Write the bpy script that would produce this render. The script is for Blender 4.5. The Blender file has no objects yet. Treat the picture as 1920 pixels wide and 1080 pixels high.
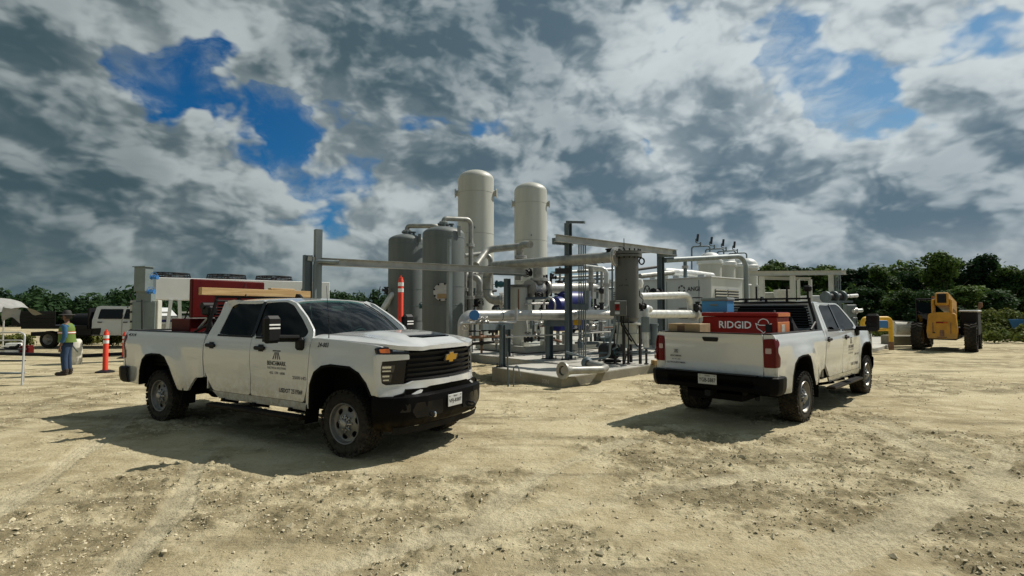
import bpy, bmesh, math, random
import numpy as np
from math import radians as R, sin, cos, pi, hypot
from mathutils import Vector, Matrix
from mathutils.geometry import delaunay_2d_cdt

SC = bpy.context.scene
COL = SC.collection
random.seed(7)
RNG = np.random.default_rng(11)

# ------------------------------------------------------------------ camera, sky, sun, exposure
CAM_H, PITCH, FOC = 1.834, 0.042, 1000.0
cam_d = bpy.data.cameras.new('camera'); cam = bpy.data.objects.new('camera', cam_d); COL.objects.link(cam)
cam.location = (0, 0, CAM_H); cam.rotation_euler = (pi / 2 + PITCH, 0, 0)
cam_d.sensor_width = 36.0; cam_d.lens = FOC / 1920 * 36.0
cam_d.clip_start = 0.05; cam_d.clip_end = 3000
SC.camera = cam
SC.view_settings.view_transform = 'Standard'; SC.view_settings.look = 'None'
SC.view_settings.exposure = 0.0; SC.view_settings.gamma = 1.0
try: SC.view_settings.use_curve_mapping = False
except Exception: pass
SC.cycles.max_bounces = 6; SC.cycles.diffuse_bounces = 3; SC.cycles.glossy_bounces = 3
SC.cycles.transparent_max_bounces = 12; SC.cycles.caustics_reflective = False; SC.cycles.caustics_refractive = False

SUN_EL, SUN_AZ = R(51), R(30)          # azimuth measured from +X towards +Y
SUN_DIR = Vector((cos(SUN_EL) * cos(SUN_AZ), cos(SUN_EL) * sin(SUN_AZ), sin(SUN_EL)))
sun_d = bpy.data.lights.new('sun', 'SUN'); sun = bpy.data.objects.new('sun', sun_d); COL.objects.link(sun)
sun_d.energy = 5.0; sun_d.angle = R(0.53); sun_d.color = (1.0, 0.94, 0.84)
sun.rotation_euler = SUN_DIR.to_track_quat('Z', 'Y').to_euler()

def ray(px, py):
    u = (px - 960) / FOC; v = (540 - py) / FOC
    c, s = cos(PITCH), sin(PITCH)
    return Vector((u, c - s * v, s + c * v))
def P(px, py, Y):
    """world point at depth Y (metres ahead of the camera station) seen in direction px,py"""
    d = ray(px, py); t = Y / d.y
    return Vector((d.x * t, Y, CAM_H + d.z * t))
def G(px, py, z=0.0):
    d = ray(px, py); t = (z - CAM_H) / d.z
    return Vector((d.x * t, d.y * t, z))

class NT:
    """small helper to wire shader nodes"""
    def __init__(s, tree):
        s.t = tree; s.n = tree.nodes; s.l = tree.links
    def node(s, typ, **kw):
        n = s.n.new(typ)
        for k, v in kw.items(): setattr(n, k, v)
        return n
    def put(s, sock, v):
        if v is None: return
        if hasattr(v, 'is_output'): s.l.new(v, sock)
        else:
            try: sock.default_value = v
            except Exception:
                sock.default_value = (v[0], v[1], v[2], 1) if hasattr(v, '__len__') else (v, v, v, 1)
    def m(s, op, a, b=None, c=None, clamp=False):
        n = s.node('ShaderNodeMath', operation=op); n.use_clamp = clamp
        for i, v in enumerate((a, b, c)):
            if v is not None: s.put(n.inputs[i], v)
        return n.outputs[0]
    def v(s, op, a, b=None, out=0):
        n = s.node('ShaderNodeVectorMath', operation=op)
        s.put(n.inputs[0], a)
        if b is not None:
            if op == 'SCALE': s.put(n.inputs['Scale'], b)
            else: s.put(n.inputs[1], b)
        return n.outputs[out]
    def mix(s, f, a, b, blend='MIX'):
        n = s.node('ShaderNodeMix', data_type='RGBA', blend_type=blend)
        s.put(n.inputs[0], f); s.put(n.inputs[6], a if hasattr(a, 'is_output') else (*a[:3], 1)); s.put(n.inputs[7], b if hasattr(b, 'is_output') else (*b[:3], 1))
        return n.outputs[2]
    def noise(s, vec, scale, detail=4, rough=0.55, lac=2.0, out=0, dist=0.0, dim='3D'):
        n = s.node('ShaderNodeTexNoise', noise_dimensions=dim)
        if vec is not None: s.put(n.inputs['Vector'], vec)
        n.inputs['Scale'].default_value = scale; n.inputs['Detail'].default_value = detail
        n.inputs['Roughness'].default_value = rough; n.inputs['Lacunarity'].default_value = lac
        n.inputs['Distortion'].default_value = dist
        return n.outputs[out]
    def voro(s, vec, scale, feature='F1', out='Distance', smooth=None, detail=0):
        n = s.node('ShaderNodeTexVoronoi', feature=feature)
        s.put(n.inputs['Vector'], vec); n.inputs['Scale'].default_value = scale
        if smooth is not None: n.inputs['Smoothness'].default_value = smooth
        n.inputs['Detail'].default_value = detail
        return n.outputs[out]
    def ss(s, x, a, b, lo=0.0, hi=1.0):
        n = s.node('ShaderNodeMapRange', interpolation_type='SMOOTHSTEP')
        s.put(n.inputs[0], x); s.put(n.inputs[1], a); s.put(n.inputs[2], b); s.put(n.inputs[3], lo); s.put(n.inputs[4], hi)
        return n.outputs[0]
    def ramp(s, x, stops):
        n = s.node('ShaderNodeValToRGB'); s.put(n.inputs[0], x)
        cr = n.color_ramp
        while len(cr.elements) < len(stops): cr.elements.new(0.5)
        for e, (p, c) in zip(cr.elements, stops):
            e.position = p; e.color = (*c[:3], 1)
        return n.outputs[0]

world = bpy.data.worlds.new('World'); SC.world = world; world.use_nodes = True
def build_sky():
    t = NT(world.node_tree); t.n.clear()
    STR = 0.10
    tc = t.node('ShaderNodeTexCoord').outputs['Generated']
    d = t.v('NORMALIZE', tc)
    sx = t.node('ShaderNodeSeparateXYZ'); t.put(sx.inputs[0], d)
    z = t.m('MAXIMUM', sx.outputs[2], 0.0)
    sky = t.node('ShaderNodeTexSky', sky_type='NISHITA')
    sky.sun_disc = False; sky.sun_elevation = SUN_EL; sky.sun_rotation = pi / 2 - SUN_AZ
    sky.altitude = 100; sky.air_density = 1.0; sky.dust_density = 0.6; sky.ozone_density = 2.5
    den = t.m('ADD', z, 0.22)
    cb = t.node('ShaderNodeCombineXYZ'); t.put(cb.inputs[0], t.m('DIVIDE', sx.outputs[0], den)); t.put(cb.inputs[1], t.m('DIVIDE', sx.outputs[1], den))
    p = t.v('ADD', cb.outputs[0], SKY_OFF)
    q = t.v('MULTIPLY', d, (1.0, 1.0, 1.55))
    w1 = t.v('SUBTRACT', t.noise(q, 4.0, 3, 0.55, out=1), (0.5, 0.5, 0.5))
    qw = t.v('ADD', q, t.v('SCALE', w1, 0.10))
    w2 = t.v('SUBTRACT', t.noise(q, 16.0, 3, 0.6, out=1), (0.5, 0.5, 0.5))
    qp = t.v('ADD', qw, t.v('SCALE', w2, 0.030))
    broad = t.noise(p, 0.85, 3, 0.5, dim='2D')
    def body(a, b):
        n = t.noise(a, 3.6, 5, 0.55)
        vn = t.node('ShaderNodeTexVoronoi', feature='F1', normalize=True); t.put(vn.inputs['Vector'], b)
        vn.inputs['Scale'].default_value = 5.4; vn.inputs['Detail'].default_value = 3.0; vn.inputs['Roughness'].default_value = 0.52; vn.inputs['Lacunarity'].default_value = 2.15
        return t.m('ADD', n, t.m('MULTIPLY', t.m('SUBTRACT', 0.36, vn.outputs['Distance']), 0.85))
    L = Vector((.62, .1, .78)).normalized() * 0.045
    h0 = body(qw, qp); h1 = body(t.v('ADD', qw, tuple(L)), t.v('ADD', qp, tuple(L)))
    L2 = L * 0.36; h2 = body(t.v('ADD', qw, tuple(L2)), t.v('ADD', qp, tuple(L2)))
    cov = t.m('ADD', t.m('MULTIPLY', broad, 0.40), t.m('MULTIPLY', h0, 0.55)); cov = t.m('ADD', cov, 0.028); bank = 0.0
    wd = t.v('NORMALIZE', t.v('ADD', t.v('ADD', d, t.v('SCALE', w1, 0.20)), t.v('SCALE', w2, 0.06)))
    for (gx, gy, sx_, amp) in SKY_BLOBS:                # broad openings and heavy banks in the deck
        g = ray(gx, gy).normalized()
        e = t.m('DIVIDE', t.v('DISTANCE', wd, tuple(g), out=1), sx_)
        e = t.m('MULTIPLY', t.m('EXPONENT', t.m('MULTIPLY', t.m('MULTIPLY', e, e), -1.0)), amp)
        cov = t.m('ADD', cov, t.m('MULTIPLY', e, 0.55) if amp > 0 else e)
        if amp > 0: bank = t.m('ADD', bank, e)
    for (bx, by, bz, sx_, amp) in SKY_BANKS:            # unseen banks like those in view, added overhead and behind to lower ambient light
        e = t.m('DIVIDE', t.v('DISTANCE', wd, tuple(Vector((bx, by, bz)).normalized()), out=1), sx_)
        e = t.m('MULTIPLY', t.m('EXPONENT', t.m('MULTIPLY', t.m('MULTIPLY', e, e), -1.0)), amp)
        cov = t.m('ADD', cov, t.m('MULTIPLY', e, 0.55)); bank = t.m('ADD', bank, e)
    alpha = t.ss(cov, 0.405, 0.475)
    thick = t.ss(cov, 0.44, 0.72)
    slope = t.m('ADD', t.m('MULTIPLY', t.m('SUBTRACT', h0, h1), 0.70), t.m('MULTIPLY', t.m('SUBTRACT', h0, h2), 0.85))
    lit = t.ss(slope, -0.11, 0.13)
    side = t.ss(sx.outputs[0], -0.60, 0.45)
    dark = t.mix(side, (0.052, 0.092, 0.110), (0.110, 0.170, 0.218))
    brt = t.mix(side, (0.42, 0.47, 0.475), (0.60, 0.665, 0.685))
    mid = t.m('SUBTRACT', t.noise(qw, 5.0, 4, 0.6), 0.5)
    sh = t.m('ADD', t.m('MULTIPLY', thick, 0.46), t.m('MULTIPLY', bank, 0.95))
    sh = t.m('ADD', sh, t.m('MULTIPLY', mid, -0.65))
    sh = t.m('SUBTRACT', t.m('ADD', sh, 0.58), t.m('MULTIPLY', lit, 0.74))
    sh = t.m('SUBTRACT', sh, t.m('MULTIPLY', side, 0.09))
    sh = t.ss(sh, -0.18, 1.10)
    ccol = t.mix(sh, brt, dark)
    blue = t.v('MULTIPLY', t.v('SCALE', sky.outputs[0], STR), t.mix(side, (0.05, 0.36, 0.60), (0.48, 0.70, 0.74)))
    wisp = t.m('MULTIPLY', t.ss(t.noise(qp, 8.0, 5, 0.65), 0.42, 0.70), t.ss(cov, 0.27, 0.42))
    col = t.mix(t.m('MAXIMUM', alpha, t.m('MULTIPLY', wisp, .6)), blue, ccol)
    hz = t.ss(sx.outputs[2], 0.0, 0.15, 1.0, 0.0)
    hl = t.ss(t.noise(t.v('MULTIPLY', qw, (1, 1, 2.2)), 5.0, 6, 0.6), 0.44, 0.60)
    hcol = t.mix(hl, t.mix(side, (0.060, 0.108, 0.125), (0.22, 0.28, 0.32)), t.mix(side, (0.17, 0.215, 0.21), (0.46, 0.50, 0.51)))
    col = t.mix(t.m('MULTIPLY', hz, 0.72), col, hcol)
    bg = t.node('ShaderNodeBackground'); t.put(bg.inputs[0], t.v('SCALE', col, 1.0 / STR)); bg.inputs[1].default_value = STR
    out = t.node('ShaderNodeOutputWorld'); t.l.new(bg.outputs[0], out.inputs[0])
SKY_BANKS = [(0, .25, 1, .45, .20), (-.6, -.6, .5, .55, .20), (.45, -.8, .45, .55, .18), (-1, .05, .35, .45, .18), (0, -1, .2, .5, .18), (.95, -.25, .25, .35, .12), (-.2, -.5, 1, .4, .14)]
SKY_OFF = (3.1, 7.7, 0.0)
SKY_BLOBS = [(190, 70, .055, -.17), (290, 105, .055, -.19), (400, 75, .05, -.17), (380, 130, .045, -.15), (510, 225, .05, -.24), (580, 215, .045, -.22), (690, 195, .045, -.18), (780, 225, .04, -.18), (860, 232, .045, -.24), (940, 240, .04, -.20),
             (1450, 120, .05, -.15), (1540, 175, .05, -.09), (1600, 215, .05, -.13), (1660, 270, .04, -.14), (1740, 90, .055, -.10), (1195, 300, .04, -.20), (1100, 200, .04, -.14), (1840, 60, .05, -.10),
             (900, 40, .22, .26), (760, 80, .12, .12), (1050, 60, .10, .10), (60, 450, .18, .12), (200, 330, .16, .08), (420, 430, .16, .08), (860, 310, .09, .24), (1110, 250, .09, .16), (1080, 390, .07, .14), (1130, 340, .08, .12),
             (1330, 370, .09, .16), (1820, 390, .13, .24), (1700, 430, .10, .12), (80, 220, .12, .08), (1480, 430, .09, .14), (1280, 470, .08, .10), (1700, 180, .05, .08), (1300, 120, .09, .12), (1880, 230, .08, .12)]
build_sky()
world.cycles.sampling_method = 'MANUAL'; world.cycles.sample_map_resolution = 512
# ------------------------------------------------------------------ mesh helpers
def poly_round(pts, r, n=4):
    """round the corners of a closed 2D outline"""
    out = []; N = len(pts)
    for i in range(N):
        a, b, c = Vector(pts[i - 1][:2]), Vector(pts[i][:2]), Vector(pts[(i + 1) % N][:2])
        rr = pts[i][2] if len(pts[i]) > 2 else r
        u, w = a - b, c - b
        k = min(rr, u.length * .48, w.length * .48)
        if k < 1e-4: out.append(tuple(b)); continue
        p0 = b + u.normalized() * k; p1 = b + w.normalized() * k
        for j in range(n + 1):
            t = j / n
            out.append(tuple(p0 * (1 - t) ** 2 + b * 2 * t * (1 - t) + p1 * t * t))
    return out
def inside(p, poly):
    x, y = p; c = False; j = len(poly) - 1
    for i in range(len(poly)):
        xi, yi = poly[i]; xj, yj = poly[j]
        if (yi > y) != (yj > y) and x < (xj - xi) * (y - yi) / (yj - yi) + xi: c = not c
        j = i
    return c
def densify(poly, step):
    out = []
    for i, a in enumerate(poly):
        b = poly[(i + 1) % len(poly)]
        n = max(1, int(math.ceil(hypot(b[0] - a[0], b[1] - a[1]) / step)))
        for k in range(n): out.append((a[0] + (b[0] - a[0]) * k / n, a[1] + (b[1] - a[1]) * k / n))
    return out
def fill2d(outer, holes=(), step=None):
    """triangulate an outline with holes; returns 2D verts, tris, boundary loops"""
    if step: outer = densify(outer, step); holes = [densify(h, step) for h in holes]
    v = []; e = []
    for lp in [outer] + list(holes):
        k = len(v); n = len(lp); v += [Vector(q) for q in lp]
        e += [(k + i, k + (i + 1) % n) for i in range(n)]
    if step:
        xs = [q[0] for q in outer]; ys = [q[1] for q in outer]
        i = min(xs) + step * .5
        while i < max(xs):
            j = min(ys) + step * .5
            while j < max(ys):
                if inside((i, j), outer) and not any(inside((i, j), h) for h in holes):
                    if min((q[0] - i) ** 2 + (q[1] - j) ** 2 for q in v[:len(e)]) > (step * .4) ** 2: v.append(Vector((i, j)))
                j += step
            i += step
    V, E_, F, ov, _, _ = delaunay_2d_cdt(v, e, [], 0, 1e-6)
    V = [tuple(q) for q in V]; tris = []
    for f in F:
        c = (sum(V[i][0] for i in f) / len(f), sum(V[i][1] for i in f) / len(f))
        if inside(c, outer) and not any(inside(c, h) for h in holes): tris.append(tuple(f))
    return V, tris

class MB:
    """collects geometry for ONE mesh object"""
    def __init__(s): s.v = []; s.f = []; s.mi = []; s.mat = 0
    def add(s, verts, faces, M=None):
        k = len(s.v)
        s.v += [tuple(M @ Vector(q)) if M else tuple(q) for q in verts]
        s.f += [tuple(i + k for i in f) for f in faces]; s.mi += [s.mat] * len(faces)
        return s
    def box(s, c, size, rz=0, M=None, bev=0.0, rx=0, ry=0):
        hx, hy, hz = size[0] / 2, size[1] / 2, size[2] / 2
        T = Matrix.Translation(Vector(c)) @ Matrix.Rotation(rz, 4, 'Z') @ Matrix.Rotation(ry, 4, 'Y') @ Matrix.Rotation(rx, 4, 'X')
        if M: T = M @ T
        b = min(bev, hx * .9, hy * .9, hz * .9)
        if b <= 0:
            vs = [(x, y, z) for x in (-hx, hx) for y in (-hy, hy) for z in (-hz, hz)]
            fs = [(0, 1, 3, 2), (4, 6, 7, 5), (0, 4, 5, 1), (2, 3, 7, 6), (0, 2, 6, 4), (1, 5, 7, 3)]
            return s.add(vs, fs, T)
        vs = []; idx = {}
        for sx in (-1, 1):
            for sy in (-1, 1):
                for sz in (-1, 1):
                    for a in range(3):
                        q = [sx * (hx - b), sy * (hy - b), sz * (hz - b)]; q[a] = (sx * hx, sy * hy, sz * hz)[a]
                        idx[sx, sy, sz, a] = len(vs); vs.append(q)
        fs = []
        I = lambda x, y, z, a: idx[x, y, z, a]
        for g in (-1, 1):
            fs.append([I(g, *q, 0) for q in ((-1, -1), (1, -1), (1, 1), (-1, 1))][::g])
            fs.append([I(q[0], g, q[1], 1) for q in ((-1, -1), (-1, 1), (1, 1), (1, -1))][::g])
            fs.append([I(*q, g, 2) for q in ((-1, -1), (1, -1), (1, 1), (-1, 1))][::g])
        for p in (-1, 1):
            for q in (-1, 1):
                fs.append([I(p, q, -1, 0), I(p, q, -1, 1), I(p, q, 1, 1), I(p, q, 1, 0)][::p * q])
                fs.append([I(p, -1, q, 0), I(p, 1, q, 0), I(p, 1, q, 2), I(p, -1, q, 2)][::p * q])
                fs.append([I(-1, p, q, 1), I(-1, p, q, 2), I(1, p, q, 2), I(1, p, q, 1)][::p * q])
        for x in (-1, 1):
            for y in (-1, 1):
                for z in (-1, 1): fs.append([I(x, y, z, 0), I(x, y, z, 1), I(x, y, z, 2)][::x * y * z])
        return s.add(vs, fs, T)
    def tube(s, pts, r, n=12, cap=True, closed=False):
        """sweep a round section along a polyline; r may be a list"""
        pts = [Vector(p) for p in pts]; N = len(pts)
        rr = r if hasattr(r, '__len__') else [r] * N
        d = [(pts[(i + 1) % N if closed else min(i + 1, N - 1)] - pts[i - 1 if (closed or i) else 0]).normalized() for i in range(N)]
        u = d[0].orthogonal().normalized(); vs = []
        for i in range(N):
            u = (u - d[i] * u.dot(d[i])).normalized(); w = d[i].cross(u)
            vs += [pts[i] + (u * cos(2 * pi * k / n) + w * sin(2 * pi * k / n)) * rr[i] for k in range(n)]
        fs = []
        for i in range(N if closed else N - 1):
            a, b = i * n, ((i + 1) % N) * n
            fs += [(a + k, a + (k + 1) % n, b + (k + 1) % n, b + k) for k in range(n)]
        if cap and not closed: fs += [tuple(range(n))[::-1], tuple(range((N - 1) * n, N * n))]
        return s.add(vs, fs)
    def pipe(s, pts, r, bend=None, n=14, seg=6):
        """a pipe run with swept elbows"""
        return s.tube(fillet([Vector(p) for p in pts], bend if bend is not None else r * 2.6, seg), r, n)
    def cyl(s, a, b, r, n=16, r2=None): return s.tube([a, b], [r, r if r2 is None else r2], n)
    def lathe(s, prof, M=None, n=28, caps=False):
        """prof: (radius, height) pairs turned about Z"""
        vs = []; fs = []
        for (r, z) in prof: vs += [(r * cos(2 * pi * k / n), r * sin(2 * pi * k / n), z) for k in range(n)]
        for i in range(len(prof) - 1):
            a, b = i * n, (i + 1) * n
            fs += [(a + k, a + (k + 1) % n, b + (k + 1) % n, b + k) for k in range(n)]
        if caps: fs += [tuple(range(n))[::-1], tuple(range((len(prof) - 1) * n, len(prof) * n))]
        return s.add(vs, fs, M)
    def plate(s, outer, holes, fn, thick, step=None, flip=False):
        """a panel: 2D outline mapped by fn(u,v,offset) -> xyz, given a thickness"""
        V, T = fill2d(outer, holes, step)
        top = [fn(u, v, 0.0) for u, v in V]; bot = [fn(u, v, -thick) for u, v in V]
        n = len(V); ed = {}
        fs = []
        for t in T:
            t2 = t if not flip else t[::-1]
            fs.append(t2); fs.append(tuple(i + n for i in t2[::-1]))
            for i in range(3):
                a, b = t2[i], t2[(i + 1) % 3]
                if (b, a) in ed: del ed[b, a]
                else: ed[a, b] = 1
        for a, b in ed: fs.append((b, a, a + n, b + n))
        return s.add(top + bot, fs)
    def loft(s, A, B, thick=None):
        """ruled strip between two polylines"""
        n = len(A); vs = list(A) + list(B)
        return s.add(vs, [(i, i + 1, n + i + 1, n + i) for i in range(n - 1)])
    def grid(s, rows, closed=False):
        n = len(rows[0]); vs = [q for r in rows for q in r]; fs = []
        for i in range(len(rows) - 1):
            for k in range(n if closed else n - 1):
                a, b = i * n + k, i * n + (k + 1) % n
                fs.append((a, b, b + n, a + n))
        return s.add(vs, fs)
    def build(s, name, mat, parent=None, world=False, smooth=True, angle=35, label=None):
        me = bpy.data.meshes.new(name)
        vs = s.v
        if world and parent is not None:
            o = WLOC[parent.name]; vs = [(q[0] - o[0], q[1] - o[1], q[2] - o[2]) for q in vs]
        me.from_pydata(vs, [], s.f)
        for m in (mat if isinstance(mat, (list, tuple)) else [mat]): me.materials.append(m)
        if any(s.mi): me.polygons.foreach_set('material_index', s.mi)
        if smooth and len(me.polygons):
            me.polygons.foreach_set('use_smooth', [True] * len(me.polygons))
            me.set_sharp_from_angle(angle=R(angle))
        me.update()
        ob = bpy.data.objects.new(name, me); COL.objects.link(ob)
        if parent is not None: ob.parent = parent
        if label: ob['label'] = label
        return ob
WLOC = {}
def fillet(pts, rad, seg=6):
    out = [pts[0]]
    for i in range(1, len(pts) - 1):
        a, b, c = pts[i - 1], pts[i], pts[i + 1]
        u, w = (a - b), (c - b)
        ang = u.angle(w)
        if ang > pi - .02: out.append(b); continue
        k = min(rad / math.tan(ang / 2), u.length * .49, w.length * .49)
        rr = k * math.tan(ang / 2)
        u.normalize(); w.normalize()
        ctr = b + (u + w).normalized() * (rr / sin(ang / 2))
        p0, p1 = b + u * k, b + w * k
        q0, q1 = p0 - ctr, p1 - ctr
        th = pi - ang
        for j in range(seg + 1):
            t = j / seg
            out.append(ctr + (q0 * sin((1 - t) * th) + q1 * sin(t * th)) / sin(th))
    out.append(pts[-1]); return out
def thing(name, label, cat, loc=(0, 0, 0), rz=0, group=None):
    o = bpy.data.objects.new(name, None); COL.objects.link(o)
    o.empty_display_size = .2
    o.location = loc; o.rotation_euler = (0, 0, rz); o['label'] = label; o['category'] = cat
    if group: o['group'] = group
    WLOC[o.name] = tuple(loc)
    return o
def tag(o, label, cat, group=None):
    o['label'] = label; o['category'] = cat
    if group: o['group'] = group
    return o
def kids(o): return [c for c in bpy.data.objects if c.parent == o]
def dup(root, loc, rz, label=None, group=None, skip=()):
    """copy a thing with its parts and sub-parts"""
    r = root.copy(); COL.objects.link(r); r.location = loc; r.rotation_euler = (0, 0, rz)
    if label: r['label'] = label
    if group: r['group'] = group
    WLOC[r.name] = tuple(loc)
    m = {root: r}
    def rec(a, b):
        for ch in kids(a):
            if ch.name.split('.')[0] in skip: continue
            c = ch.copy(); COL.objects.link(c); c.parent = b; m[ch] = c
            rec(ch, c)
    rec(root, r)
    return r
_txt = {}
def text2d(s, bold=True, spacing=1.0):
    """flat lettering as 2D triangles, cap height 1"""
    if s in _txt: return _txt[s]
    cu = bpy.data.curves.new('t', 'FONT'); cu.body = s; cu.size = 1.0; cu.space_character = spacing
    cu.resolution_u = 2
    if bold: cu.offset = 0.018
    ob = bpy.data.objects.new('t', cu); COL.objects.link(ob)
    dg = bpy.context.evaluated_depsgraph_get(); ev = ob.evaluated_get(dg)
    me = ev.to_mesh(); me.calc_loop_triangles()
    V = [(q.co.x, q.co.y) for q in me.vertices]; T = [tuple(t.vertices) for t in me.loop_triangles]
    ev.to_mesh_clear(); bpy.data.objects.remove(ob); bpy.data.curves.remove(cu)
    mx = [q[0] for q in V]; my = [q[1] for q in V]
    x0, y0, h = min(mx), min(my), max(my) - min(my)
    V = [((a - x0) / h, (b - y0) / h) for a, b in V]
    _txt[s] = (V, T, max(q[0] for q in V)); return _txt[s]
def lettering(mb, s, fn, h, width=None, center=True):
    """fn(u,v) -> xyz, u,v in metres from the centre of the line"""
    V, T, w = text2d(s)
    sx = (width / w) if width else h
    ox = -w * sx / 2 if center else 0
    mb.add([fn(a * sx + ox, b * h - (h / 2 if center else 0)) for a, b in V], T)
    return mb

# ------------------------------------------------------------------ materials
def principled(name, col, rough=.5, metal=0.0, spec=None, coat=0.0, noise=0.0, nscale=8.0, bump=0.0, bscale=40.0, dirt=None, dcol=(.3, .25, .17), trans=0.0, emit=None, streak=False):
    m = bpy.data.materials.new(name); m.use_nodes = True
    t = NT(m.node_tree); b = t.n['Principled BSDF']
    b.inputs['Roughness'].default_value = rough; b.inputs['Metallic'].default_value = metal
    if spec is not None: b.inputs['Specular IOR Level'].default_value = spec
    if coat: b.inputs['Coat Weight'].default_value = coat; b.inputs['Coat Roughness'].default_value = .04
    c = (*col, 1)
    tc = t.node('ShaderNodeTexCoord').outputs['Object'] if (noise or bump or dirt) else None
    cs = None
    if noise:
        vec = tc
        if streak:
            mp = t.node('ShaderNodeMapping'); mp.inputs['Scale'].default_value = (1, 1, .12); t.put(mp.inputs[0], tc); vec = mp.outputs[0]
        n = t.noise(vec, nscale, 5, .6)
        f = t.ss(n, .3, .7)
        lo = tuple(max(0, q * (1 - noise)) for q in col); hi = tuple(min(1, q * (1 + noise * .5)) for q in col)
        cs = t.mix(f, lo, hi)
        rn = t.m('ADD', t.m('MULTIPLY', t.m('SUBTRACT', n, .5), .25), rough, clamp=True); t.put(b.inputs['Roughness'], rn)
    if dirt:
        # mud and dust thrown up on the lowest part of the thing: height window in object space
        g = t.node('ShaderNodeSeparateXYZ'); t.put(g.inputs[0], tc)
        k = t.ss(t.m('ADD', g.outputs[2], t.m('MULTIPLY', t.m('SUBTRACT', t.noise(tc, 3.0, 6, .65), .5), dirt[2])), dirt[0], dirt[1], 1.0, 0.0)
        k = t.m('MULTIPLY', k, t.ss(t.noise(tc, 14, 5, .7), .25, .65)); k = t.m('MULTIPLY', k, dirt[3])
        cs = t.mix(k, cs if cs is not None else col, dcol)
    if cs is not None: t.put(b.inputs['Base Color'], cs)
    else: b.inputs['Base Color'].default_value = c
    if bump:
        bn = t.node('ShaderNodeBump'); bn.inputs['Strength'].default_value = bump; bn.inputs['Distance'].default_value = .02
        t.put(bn.inputs['Height'], t.noise(tc, bscale, 5, .6)); t.l.new(bn.outputs[0], b.inputs['Normal'])
    if emit: b.inputs['Emission Color'].default_value = (*emit, 1); b.inputs['Emission Strength'].default_value = 1
    return m
def glass(name, tint, rough=0.02, k=.9):
    """thin tinted pane: clear body with a fresnel reflection"""
    m = bpy.data.materials.new(name); m.use_nodes = True
    t = NT(m.node_tree); t.n.clear()
    tr = t.node('ShaderNodeBsdfTransparent'); tr.inputs[0].default_value = (*tint, 1)
    gl = t.node('ShaderNodeBsdfGlossy'); gl.inputs['Roughness'].default_value = rough; gl.inputs[0].default_value = (k, k, k, 1)
    fr = t.node('ShaderNodeFresnel'); fr.inputs[0].default_value = 1.5
    mx = t.node('ShaderNodeMixShader'); ge = t.node('ShaderNodeNewGeometry'); t.put(mx.inputs[0], t.m('MULTIPLY', fr.outputs[0], t.m('SUBTRACT', 1.0, ge.outputs['Backfacing']))); t.l.new(tr.outputs[0], mx.inputs[1]); t.l.new(gl.outputs[0], mx.inputs[2])
    o = t.node('ShaderNodeOutputMaterial'); t.l.new(mx.outputs[0], o.inputs[0])
    return m
M = {}
def mk(k, *a, **kw): M[k] = principled(k, *a, **kw)
mk('white_paint', (.60, .61, .60), .20, coat=1.0, dirt=(.45, 1.02, .5, .85), dcol=(.33, .285, .20))
mk('black_plastic', (.007, .007, .0075), .55, spec=.25, bump=.05, bscale=120)
mk('bumper_black', (.004, .004, .0045), .45, spec=.06, dirt=(.32, .54, .20, .5), dcol=(.10, .072, .036))
mk('gloss_black', (.004, .004, .005), .16, spec=.35)
mk('flare_dark', (.006, .006, .006), .8, spec=.1)
mk('rubber', (.012, .0115, .011), .9, spec=.15, bump=.15, bscale=60, dirt=(-.5, .6, .3, .35), dcol=(.2, .17, .12))
mk('rim_steel', (.22, .22, .22), .45, metal=.6, noise=.2, nscale=10, dirt=(-.5, .6, .5, .45), dcol=(.3, .26, .18))
mk('chrome', (.78, .78, .78), .12, metal=1.0)
mk('seam_dark', (.30, .30, .27), .6)
mk('cooler_white', (.78, .79, .78), .5, noise=.05, nscale=1.5)
mk('lamp_reflector', (.07, .07, .072), .15, metal=.7)
mk('cap_silver', (.34, .34, .34), .35, metal=.7)
mk('gold', (.75, .42, .06), .3, metal=.6)
mk('tail_red', (.12, .003, .005), .2, spec=.2)
mk('lamp_clear', (.55, .56, .56), .08, metal=.85)
mk('lamp_dark', (.008, .008, .009), .15, spec=.4)
mk('amber', (.70, .16, .02), .2, coat=.5)
mk('interior', (.014, .014, .015), .8)
mk('interior_grey', (.10, .10, .10), .8)
M['window_tint'] = glass('window_tint', (.03, .04, .045), k=.5); M['windshield'] = glass('windshield', (.30, .50, .46))
mk('plate_white', (.50, .51, .50), .4); mk('ink', (.012, .012, .014), .6); mk('ink_grey', (.16, .16, .165), .6)
mk('galv', (.20, .24, .25), .55, metal=.25, noise=.30, nscale=3.5, streak=True)
mk('galv_dark', (.12, .155, .17), .55, metal=.25, noise=.3, nscale=3.5, streak=True)
mk('beam_galv', (.38, .39, .37), .5, metal=.2, noise=.25, nscale=2.5)
mk('pipe_bare', (.33, .33, .30), .45, metal=.35, noise=.30, nscale=4.0)
mk('pipe_clad', (.62, .63, .60), .35, metal=.3, noise=.2, nscale=5.0)
mk('stainless', (.50, .49, .46), .38, metal=.55, noise=.12, nscale=6.0)
mk('vessel_grey', (.125, .142, .138), .55, noise=.22, nscale=2.0, streak=True)
mk('vessel_cream', (.46, .465, .415), .5, noise=.16, nscale=1.2, streak=True)
mk('cream', (.47, .475, .42), .5, noise=.12, nscale=2.5)
mk('enclosure_white', (.56, .585, .575), .5, noise=.08, nscale=1.5, streak=True)
mk('filter_dark', (.095, .098, .088), .5, noise=.2, nscale=2.5, streak=True)
mk('iron_dark', (.03, .03, .032), .6, spec=.3, noise=.3, nscale=6)
mk('iron_black', (.008, .008, .009), .6, spec=.25)
mk('rust', (.22, .12, .07), .8, noise=.4, nscale=6)
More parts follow.
